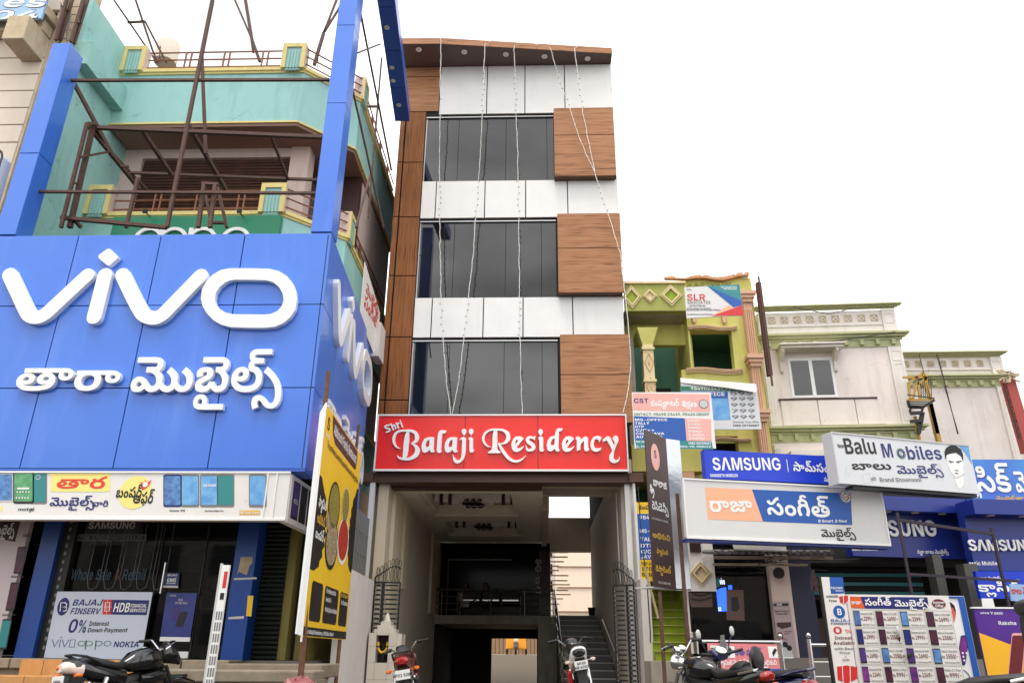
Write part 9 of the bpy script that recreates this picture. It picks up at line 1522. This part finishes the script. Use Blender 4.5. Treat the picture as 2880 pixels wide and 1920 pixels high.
for r in range(5):
    for c in range(4):
        a, b = cols[c] + .006, cols[c + 1] - .006; t_ = z0_ - r * rh - .006; u = t_ - rh + .012; nm, pr, ft, scn = rows[r][c % 2]; w = b - a
        ce = MB().poly(FPR, [(a, u), (b, u), (b, t_), (a, t_)], .003, .003, [[(a + .003, u + .003), (a + .003, t_ - .003), (b - .003, t_ - .003), (b - .003, u + .003)]]).build('cell_border', M['grey'], PR)
        MB().fbox(FPR, a + w * .04, a + w * .33, u + .012, t_ - .012, .002, .005).build('phone_print', M['ink'], ce); MB().fbox(FPR, a + w * .06, a + w * .31, u + .025, t_ - .022, .005, .0065).build('screen_print', M[scn], ce)
        MB().text(FPR, nm, a + w * .36, t_ - rh * .27, .024, w * .58, .004).build('lettering', M['grey'], ce); MB().text(FPR, ft, a + w * .4, u + rh * .08, .02, w * .56, .004).build('lettering', M['grey'], ce); MB().text(FPR, 'Rs.', a + w * .35, t_ - rh * .58, .028, w * .13, .004).build('lettering', M['maroon'], ce); MB().text(FPR, pr + '/-', a + w * .49, t_ - rh * .59, .045, w * .47, .004).build('price_lettering', M['maroon'], ce)
FP2 = FY(9.95); p2 = thing('man_poster', 'blue edged white poster of a man and violet phone behind the price board', 'poster', (5, 9.95, 0.0))
MB().box(4.2, 5.20, 9.95, 9.98, 0.0, 1.68).build('sheet', M['white'], p2); MB().box(5.12, 5.19, 9.935, 9.95, 0.0, 1.675).box(4.2, 5.12, 9.935, 9.95, 1.655, 1.675).build('blue_edge', M['bluep'], p2)
ppoly(MB(), FP2, 'L', (1500, 680, 1545, 680, 1580, 710, 1598, 760, 1600, 800, 1590, 860, 1580, 900, 1560, 960, 1500, 960), .004).build('face_print', mat('warm_face_print', (206, 96, 74), .5), p2); ppoly(MB(), FP2, 'L', (1500, 670, 1545, 678, 1582, 712, 1596, 770, 1590, 790, 1572, 740, 1545, 730, 1500, 730), .007).build('hair_print', M['hair'], p2)
phone(FP2, 'L', 1603, 1040, 1700, 1370, 'pscr4', 'navy', 50, p2, .005)
q = MB()
for r in range(3):
    for c in range(2): q.disc(FP2, *FP2.px(*z('L', 1672 + c * 42 + r * 8, 1235 + r * 40)[0]), .012, .01, n=8)
tag(q.build('icon_print', M['white'], p2), kind='stuff'); pline(MB(), FP2, 'L', (1640, 1400, 1730, 1460, 1800, 1600), .01, .006, curve=True).build('arc_print', M['navy'], p2)
FVY = FY(10.2); vy = thing('purple_poster', 'purple and yellow vivo V series poster board at the right edge', 'poster', (5.8, 10.2, 0.0))
MB().box(5.42, 6.6, 10.2, 10.24, 0.0, 1.55).build('sheet', M['purple'], vy); MB().poly(FVY, [(5.42, 0.0), (6.6, 0.0), (6.6, .82), (5.42, 1.27)], .003).build('yellow_field', mat('poster_yellow', (246, 184, 40), .45), vy); MB().box(5.4, 6.6, 10.19, 10.25, 1.55, 1.57).build('top_edge', M['whiteframe'], vy)
ptext(MB(), FVY, 'L', 1868, 805, 1970, 782, 'vivo').build('lettering', M['white'], vy); ptext(MB(), FVY, 'L', 1982, 808, 2010, 778, 'V').build('lettering', M['white'], vy); ptext(MB(), FVY, 'L', 2020, 810, 2118, 786, 'SERIES').build('lettering', M['white'], vy); ptext(MB(), FVY, 'L', 2070, 925, 2270, 885, 'Raksha').build('lettering', M['white'], vy)
phone(FVY, 'L', 2170, 1015, 2330, 1500, 'maroon', 'pinkp', 45, vy, .006)
# houses across the street behind the viewer, mirrored in the glass
for i, (x0, x1, h, m) in enumerate(((-26, -9, 8, 'reflwhite'), (-8.5, 3, 6.5, 'offwhite'), (3.5, 12, 9, 'creamwall'), (12.5, 28, 7, 'reflwhite'))):
    t = thing('opposite_house', ('cream house across the street, far left behind the viewer', 'low white house across the street behind the viewer', 'tall cream house across the street behind the viewer', 'pale house across the street, far right behind the viewer')[i], 'building', ((x0 + x1) / 2, -12, 0))
    box('wall', M[m], t, x0, x1, -20, -12, 0, h)
    for k in range(int((x1 - x0) / 3)):
        for l in range(int(h / 3.2)): box('window', M['glass'], t, x0 + .8 + k * 3, x0 + 2.2 + k * 3, -12, -11.95, 1.2 + l * 3.2, 2.6 + l * 3.2)

# ================================================================ two-wheelers (x forward, z up, rear wheel contact at the origin)
def place(loc, yaw, lean=0.0):
    global XF
    XF = Matrix.Translation(V(loc)) @ Matrix.Rotation(yaw, 4, 'Z') @ Matrix.Rotation(lean, 4, 'X')
def wheel(par, x, z, r, w=.045, alloy=True, y=0, steer=None):
    o = V((x, y, z)); T_ = lambda p: steer @ V(p) if steer else V(p)
    q = MB(); q.tube([T_((x + math.cos(t) * (r - w), y, z + math.sin(t) * (r - w))) for t in [2 * math.pi * i / 28 for i in range(28)]], w, 10, True); t = q.build('tyre', M['rubber'], par, True)
    q = MB(); q.tube([T_((x + math.cos(t) * (r - w * 2), y, z + math.sin(t) * (r - w * 2))) for t in [2 * math.pi * i / 24 for i in range(24)]], .016, 6, True)
    for i in range(6 if alloy else 18): a = 2 * math.pi * i / (6 if alloy else 18); q.bar(T_((x, y + (.02 if i % 2 else -.02), z)), T_((x + math.cos(a) * (r - w * 2), y, z + math.sin(a) * (r - w * 2))), .022 if alloy else .006)
    q.tube([T_((x, y - .05, z)), T_((x, y + .05, z))], .04, 10); q.build('rim', M['mt_black'] if alloy else M['chrome'], t, True)
def motorcycle(label, loc, yaw, lean, paint, kind, plate, steer=0.0, tail='lens_r', frame='mt_black'):
    place(loc, yaw, lean); B_ = bpy.data.objects.new('motorcycle', None); COL.objects.link(B_); B_.location = loc; tag(B_, label, 'motorcycle')
    P = M[paint]; wb = 1.32; cr = kind == 'cruiser'; u = .11 if kind in ('maroon', 'white') else .03 if kind == 'twin' else 0
    hd = Matrix.Translation((1.05, 0, .8)) @ Matrix.Rotation(-.42, 4, 'Y') @ Matrix.Rotation(steer, 4, 'Z') @ Matrix.Rotation(.42, 4, 'Y') @ Matrix.Translation((-1.05, 0, -.8))
    H = lambda *p: hd @ V(p)
    wheel(B_, 0, .3, .3, .05, not cr); wheel(B_, wb, .3, .3, .042, not cr, steer=hd)
    MB().tube([H(1.05, -.09, .8), H(wb, -.09, .3)], .024, 8).tube([H(1.05, .09, .8), H(wb, .09, .3)], .024, 8).bar(H(1.03, -.1, .78), H(1.03, .1, .78), .04).build('fork', M['chrome'] if cr else M[frame], B_, True)
    MB().loft([(.14, .42, .05, .03), (.2, .52, .08, .05), (.5, .6, .1, .1), (.95, .72, .05, .06)]).tube([(.05, -.1, .3), (.45, -.1, .38)], .025).tube([(.05, .1, .3), (.45, .1, .38)], .025).tube([(1.02, 0, .78), (.85, 0, .4), (.5, 0, .28)], .025).build('chassis', M[frame], B_, True)
    e = MB().box(.42, .78, -.11, .11, .26, .42); [e.box(.5, .76, -.1, .1, .43 + i * .025, .445 + i * .025) for i in range(7)]
    e.lathe((.55, -.17, .36), (0, 1, 0), [(.09, 0), (.1, .03), (.1, .31), (.09, .34)], 14).build('engine', M['engine'], B_, True)
    MB().tube([(.75, -.12, .42), (.85, -.13, .26), (.5, -.15, .2), (.2, -.17, .24)], .02).tube([(.3, -.18, .22), (-.18, -.2, .36)], [.035, .05], 12).build('exhaust', M['chrome'] if cr else M['engine'], B_, True)
    for s in (-1, 1): MB().tube([(.0, s * .13, .32), (.12, s * .13, .66)], .03, 8).build('shock_absorber', M['chrome'], B_, True)
    tz = .84
    if cr: MB().loft([(.42, tz - .02, .03, .03), (.5, tz - .02, .11, .1), (.7, tz, .15, .13), (.88, tz + .01, .13, .12), (1.0, tz + .02, .05, .06)], 18, .9).build('fuel_tank', P, B_, True)
    else: MB().loft([(.4, tz - .03, .06, .04), (.52, tz, .13, .12), (.7, tz + .03, .17, .15), (.86, tz + .02, .17, .14), (.98, tz, .1, .1), (1.04, tz, .04, .05)], 16, .72).loft([(.62, .64, .15, .06), (.85, .66, .19, .1), (1.0, .68, .15, .07)]).build('fuel_tank', P, B_, True)
    MB().lathe((.72, 0, tz + (.12 if cr else .165)), (0, 0, 1), [(.035, 0), (.03, .015)], 12).build('fuel_cap', M['chrome'], B_, True)
    MB().loft([(-.22, .82 + u, .06, .03), (-.1, .83 + u, .11, .05), (.1, .8 + u * .8, .12, .05), (.3, .77 + u * .5, .12, .05), (.45, .8 + u * .3, .07, .05)], 14, .7).build('seat', M['seat'], B_, True)
    if cr: MB().loft([(-.1, .86, .1, .05), (0, .87, .12, .06), (.1, .83, .11, .05)], 12, .8).build('rear_seat_pad', M['seat'], B_, True); MB().loft([(-.3, .95, .09, .1), (-.26, .98, .1, .12), (-.22, .95, .08, .1)], 12, .9).build('backrest_pad', M['seat'], B_, True); MB().tube([(-.05, .12, .8), (-.3, .12, .84), (-.31, -.12, .84), (-.05, -.12, .8)], .018).tube([(-.26, .1, .84), (-.26, .1, .98), (-.26, -.1, .98), (-.26, -.1, .84)], .01).build('grab_rail', M['chrome'], B_, True)
    else: MB().tube([(.0, .13, .8 + u), (-.2, .13, .87 + u), (-.34, .07, .89 + u), (-.34, -.07, .89 + u), (-.2, -.13, .87 + u), (0, -.13, .8 + u)], .014).build('grab_rail', M[frame], B_, True)
    MB().loft([(-.38, .79 + u, .07, .06), (-.3, .77 + u, .115, .09), (-.05, .7 + u, .13, .1), (.25, .66 + u * .5, .14, .1), (.42, .66, .12, .08)], 14, .7).build('tail_cowl', P if not kind == 'white' else M['white'], B_, True)
    if cr: MB().loft([(-.34, .5, .05, .02), (-.3, .6, .08, .03), (-.1, .68, .09, .03), (.2, .62, .08, .03)], 12).build('rear_mudguard', P, B_, True)
    else: MB().hexa([(-.36, -.07, .38), (-.36, .07, .38), (-.1, .07, .66), (-.1, -.07, .66), (-.4, -.07, .42), (-.4, .07, .42), (-.32, .07, .72 + u), (-.32, -.07, .72 + u)]).build('rear_mudguard', M['mt_black'], B_)
    if kind == 'twin': MB().loft([(-.44, .77, .05, .04), (-.38, .78, .1, .07), (-.2, .76, .13, .07)], 12, .6).build('tail_light_housing', M['lens_w'], B_, True); MB().ball((-.42, .03, .78), .035, 10, 7).build('tail_light', M['lens_o'], B_, True)
    else: MB().loft([(-.45, .77 + u, .05, .03), (-.42, .77 + u, .09, .055), (-.36, .77 + u, .1, .06)], 12, .8).build('tail_light', M[tail], B_, True)
    for s in (-1, 1):
        MB().bar((-.3, s * .08, .66 + u), (-.32, s * .19, .66 + u), .012).loft([(-.36, .66 + u, .02, .015, s * .19), (-.33, .66 + u, .04, .025, s * .19), (-.28, .66 + u, .03, .02, s * .19)], 10).build('indicator', M['lens_o'] if kind != 'white' else M['lens_w'], B_, True)
    pl_ = MB().box(-.44, -.43, -.1, .1, .54 + u, .66 + u).build('number_plate', M['plate'], B_, bevel=.003)
    FN_ = Fr((-.441, .1, .02 + u), (0, -1, 0))
    for i, t in enumerate(plate): MB().text(FN_, t, .1, .52 + (.065 if len(plate) > 1 and i == 0 else .015 if len(plate) > 1 else .04), .036, None, .002, al='c').build('lettering', M['ink'], pl_)
    # steering head: bars, grips, levers, dials, lamp
    hz = 1.07 if not cr else 1.12
    MB().tube([H(.98, .36, hz), H(.98, .2, hz + .02), H(1.02, .09, hz - .1), H(1.05, 0, .96), H(1.02, -.09, hz - .1), H(.98, -.2, hz + .02), H(.98, -.36, hz)] if cr else [H(.84, .36, hz), H(.93, .2, hz + .02), H(1.0, .08, .98), H(1.0, -.08, .98), H(.93, -.2, hz + .02), H(.84, -.36, hz)], .013, 8).build('handlebar', M['chrome'], B_, True)
    for s in (-1, 1):
        a, b = (H(.98, s * .22, hz + .02), H(.98, s * .37, hz)) if cr else (H(.92, s * .23, hz + .015), H(.83, s * .37, hz)); MB().tube([a, b], .02, 10).build('grip', M['mt_black'], B_, True)
        d = (b - a).normalized(); f = H(1, 0, 0) - H(0, 0, 0); MB().tube([a + f * .02, a + f * .06 + d * .03, b + f * .05], .007, 6).build('lever', M['chrome'], B_, True)
        MB().lathe(a - d * .02, d, [(.022, 0), (.028, .01), (.028, .04), (.02, .05)], 10).build('switch_block', M['mt_black'], B_, True)
    ax = (H(1, 0, .25) - H(0, 0, 0)).normalized()
    if cr:
        MB().lathe(H(1.1, 0, .9), ax, [(.05, -.12), (.09, -.05), (.1, .03), (.1, .05)], 20).build('headlight_shell', M['chrome'], B_, True); MB().lathe(H(1.1, 0, .9), ax, [(.09, .05), (.06, .075), (.01, .085)], 18).build('headlight_lens', M['lens_w'], B_, True)
        for s in (-.06, .06): q = MB().lathe(H(1.06, s, 1.03), H(-.5, 0, 1) - H(0, 0, 0), [(.045, 0), (.055, .02), (.055, .05), (.04, .06)], 16).build('dial', M['chrome'], B_, True); MB().lathe(H(1.06, s, 1.03), H(-.5, 0, 1) - H(0, 0, 0), [(.045, .061), (.01, .062)], 14).build('dial_face', M['white'], q)
    else:
        q = MB().loft([(0, 0, .12, .08), (.08, .02, .13, .13), (.2, -.02, .1, .1), (.28, -.08, .05, .05)], 14, .75); q.v = [H(.98 + v.x, v.y, .93 + v.z) for v in q.v]; q.build('headlight_cowl', M['gl_black'] if kind != 'maroon' else M['mt_black'], B_, True)
        q = MB().loft([(0, 0, .08, .01), (.06, .07, .1, .012), (.12, .1, .06, .01)], 12); q.v = [H(1.02 + v.x, v.y, 1.0 + v.z) for v in q.v]; q.build('visor', M['gl_black'], B_, True)
        MB().lathe(H(.99, 0, .99), H(-.8, 0, 1) - H(0, 0, 0), [(.05, 0), (.055, .015), (.045, .02), (.01, .02)], 14).build('dial', M['grey'], B_, True)
    q = MB().loft([(1.1, .56, .03, .01), (1.2, .62, .05, .015), (1.35, .64, .06, .015), (1.5, .6, .05, .012), (1.6, .5, .03, .01)], 10); q.v = [hd @ v for v in q.v]; q.build('front_mudguard', P, B_, True)
    for s in (-1, 1): MB().tube([(.4, s * .12, .3), (.4, s * .24, .3)], .016, 8).build('foot_peg', M['rubber'], B_, True)
    if kind in ('maroon', 'white'): yy = .13 if kind == 'white' else -.2; MB().hexa([(-.1, yy, .35), (.2, yy, .35), (.2, yy + .07, .35), (-.1, yy + .07, .35), (-.12, yy, .64), (.2, yy, .66), (.2, yy + .07, .66), (-.12, yy + .07, .64)]).build('leg_guard_box', M['redpaint' if kind == 'white' else 'mt_black'], B_, bevel=.02)
    return B_
def scooter(label, loc, yaw, lean, paint, plate, steer=0.0):
    place(loc, yaw, lean); B_ = bpy.data.objects.new('scooter', None); COL.objects.link(B_); B_.location = loc; tag(B_, label, 'scooter'); P = M[paint]
    hd = Matrix.Translation((1.0, 0, .7)) @ Matrix.Rotation(steer, 4, 'Z') @ Matrix.Translation((-1.0, 0, -.7)); H = lambda *p: hd @ V(p)
    wheel(B_, 0, .22, .22, .05); wheel(B_, 1.2, .22, .22, .045, steer=hd)
    MB().loft([(-.42, .68, .05, .05), (-.32, .64, .15, .12), (-.1, .56, .2, .17), (.2, .52, .19, .18), (.42, .46, .14, .16), (.5, .36, .1, .08)], 18, .75).build('rear_body', P, B_, True)
    MB().loft([(-.36, .78, .08, .03), (-.2, .79, .13, .05), (.1, .76, .14, .05), (.35, .73, .13, .05), (.48, .7, .07, .03)], 14, .75).build('seat', M['seat'], B_, True)
    MB().box(.4, .95, -.17, .17, .27, .32).build('footboard', M['mt_black'], B_, bevel=.02)
    MB().loft([(.92, .35, .17, .1), (1.0, .55, .2, .2), (1.06, .75, .13, .14), (1.0, .9, .07, .06)], 14, .7).build('front_apron', M['gl_black'] if paint == 'bluepaint' else P, B_, True)
    q = MB().loft([(.86, .98, .09, .05), (.95, 1.0, .13, .09), (1.06, .98, .11, .09), (1.12, .95, .05, .05)], 14, .8); q.v = [hd @ v for v in q.v]; q.build('handlebar_cowl', P, B_, True)
    q = MB().lathe(H(.88, 0, 1.05), H(-.6, 0, 1) - H(0, 0, 0), [(.07, 0), (.075, .015), (.065, .02), (.01, .02)], 16); q.build('dial', M['white'], B_, True)
    for s in (-1, 1):
        MB().tube([H(.93, s * .12, 1.0), H(.85, s * .34, 1.04)], .02, 10).build('grip', M['mt_black'], B_, True); MB().tube([H(.95, s * .15, 1.0), H(.93, s * .33, 1.03)], .007, 6).build('lever', M['mt_black'], B_, True)
        MB().tube([H(.95, s * .17, 1.03), H(.97, s * .22, 1.15), H(.95, s * .26, 1.22)], .01, 6).build('mirror_stem', P, B_, True); q = MB().ball((0, 0, 0), .06, 12, 8, (.3, .8, 1.1)); q.v = [H(.95, s * .28, 1.28) + v for v in q.v]; q.build('mirror', M['lgrey'], B_, True)
    MB().tube([(-.05, .14, .76), (-.3, .15, .82), (-.44, .08, .84), (-.44, -.08, .84), (-.3, -.15, .82), (-.05, -.14, .76)], .02).build('grab_rail', P if paint == 'bluepaint' else M['white'], B_, True)
    MB().loft([(-.47, .64, .05, .03), (-.43, .66, .12, .06), (-.36, .66, .14, .07)], 12, .7).build('tail_light', M['lens_w'] if paint == 'maroonpaint' else M['lens_r'], B_, True)
    q = MB().box(-.46, -.45, -.1, .1, .42, .53).build('number_plate', M['plate'], B_); MB().text(Fr((-.461, .1, 0), (0, -1, 0)), plate, .1, .455, .035, None, .002, al='c').build('lettering', M['ink'], q)
    MB().loft([(-.38, .45, .05, .05), (-.2, .42, .1, .1), (.0, .38, .1, .1)], 10).build('rear_mudguard', M['mt_black'], B_, True); MB().tube([(.1, -.16, .2), (-.3, -.17, .28)], [.04, .055], 10).build('exhaust', M['engine'], B_, True)
    return B_
R = math.radians
motorcycle('black sport commuter motorcycle parked before the phone shop, tail to the street', (-5.42, 9.95, 0), R(66), R(-4), 'gl_black', 'twin', ('AP04',), R(-18))
motorcycle('dark maroon motorcycle with orange indicators parked by the shrine, seen from behind', (-1.78, 11.6, 0), R(97), R(-9), 'maroonpaint', 'maroon', ('AP21 5283',), R(22))
motorcycle('black motorcycle with white tail cowl parked at the foot of the hotel stairs', (.72, 12.5, .13), R(92), R(-9), 'gl_black', 'white', ('AP39', 'AB 4902'), R(-8), tail='gl_black')
motorcycle('black cruiser motorcycle with chrome round headlamp behind the brown sign posts', (2.52, 10.1, 0), R(122), R(-6), 'gl_black', 'cruiser', ('AP04', '5443'), R(10))
scooter('dark blue scooter parked in front of the pink banner', (3.16, 10.75, 0), R(128), R(-6), 'bluepaint', 'AP04', R(-15))
scooter('dark red scooter half hidden behind the price boards at the right edge', (5.15, 9.35, 0), R(150), R(-4), 'maroonpaint', 'AP04')
XF = None
# rickshaw corner at the right frame edge
AR = thing('auto_rickshaw', 'black canopied yellow auto rickshaw cut off by the right frame edge', 'auto rickshaw', (5.2, 8, .0))
MB().loft([(4.71, 1.12, .9, .3, 7.2), (4.74, 1.13, .95, .33, 7.2), (6.1, 1.13, .95, .33, 7.2), (6.15, 1.12, .9, .3, 7.2)], 24, .35).build('canopy_side', M['canvas'], AR, True)
MB().loft([(4.68, 1.44, .85, .05, 7.2), (4.73, 1.44, .97, .09, 7.2), (6.1, 1.44, .97, .09, 7.2), (6.15, 1.43, .85, .05, 7.2)], 24, .5).build('canopy_roof', M['canvas'], AR, True)
MB().loft([(4.7, .5, .9, .34, 7.2), (4.73, .5, .95, .36, 7.2), (6.1, .5, .95, .36, 7.2), (6.15, .5, .9, .34, 7.2)], 24, .35).build('body', M['autoy'], AR, True)
box('red_stripe', M['redp'], AR, 4.69, 4.7, 6.3, 8.1, .74, .78)
for y in (6.6, 7.9): MB().lathe((4.72, y, .22), (1, 0, 0), [(.1, 0), (.22, .01), (.22, .11), (.1, .12)], 18).build('wheel', M['rubber'], AR, True)
MB().ball((4.7, 7.95, .9), .025, 8, 6).build('knob', M['lens_w'], AR, True)
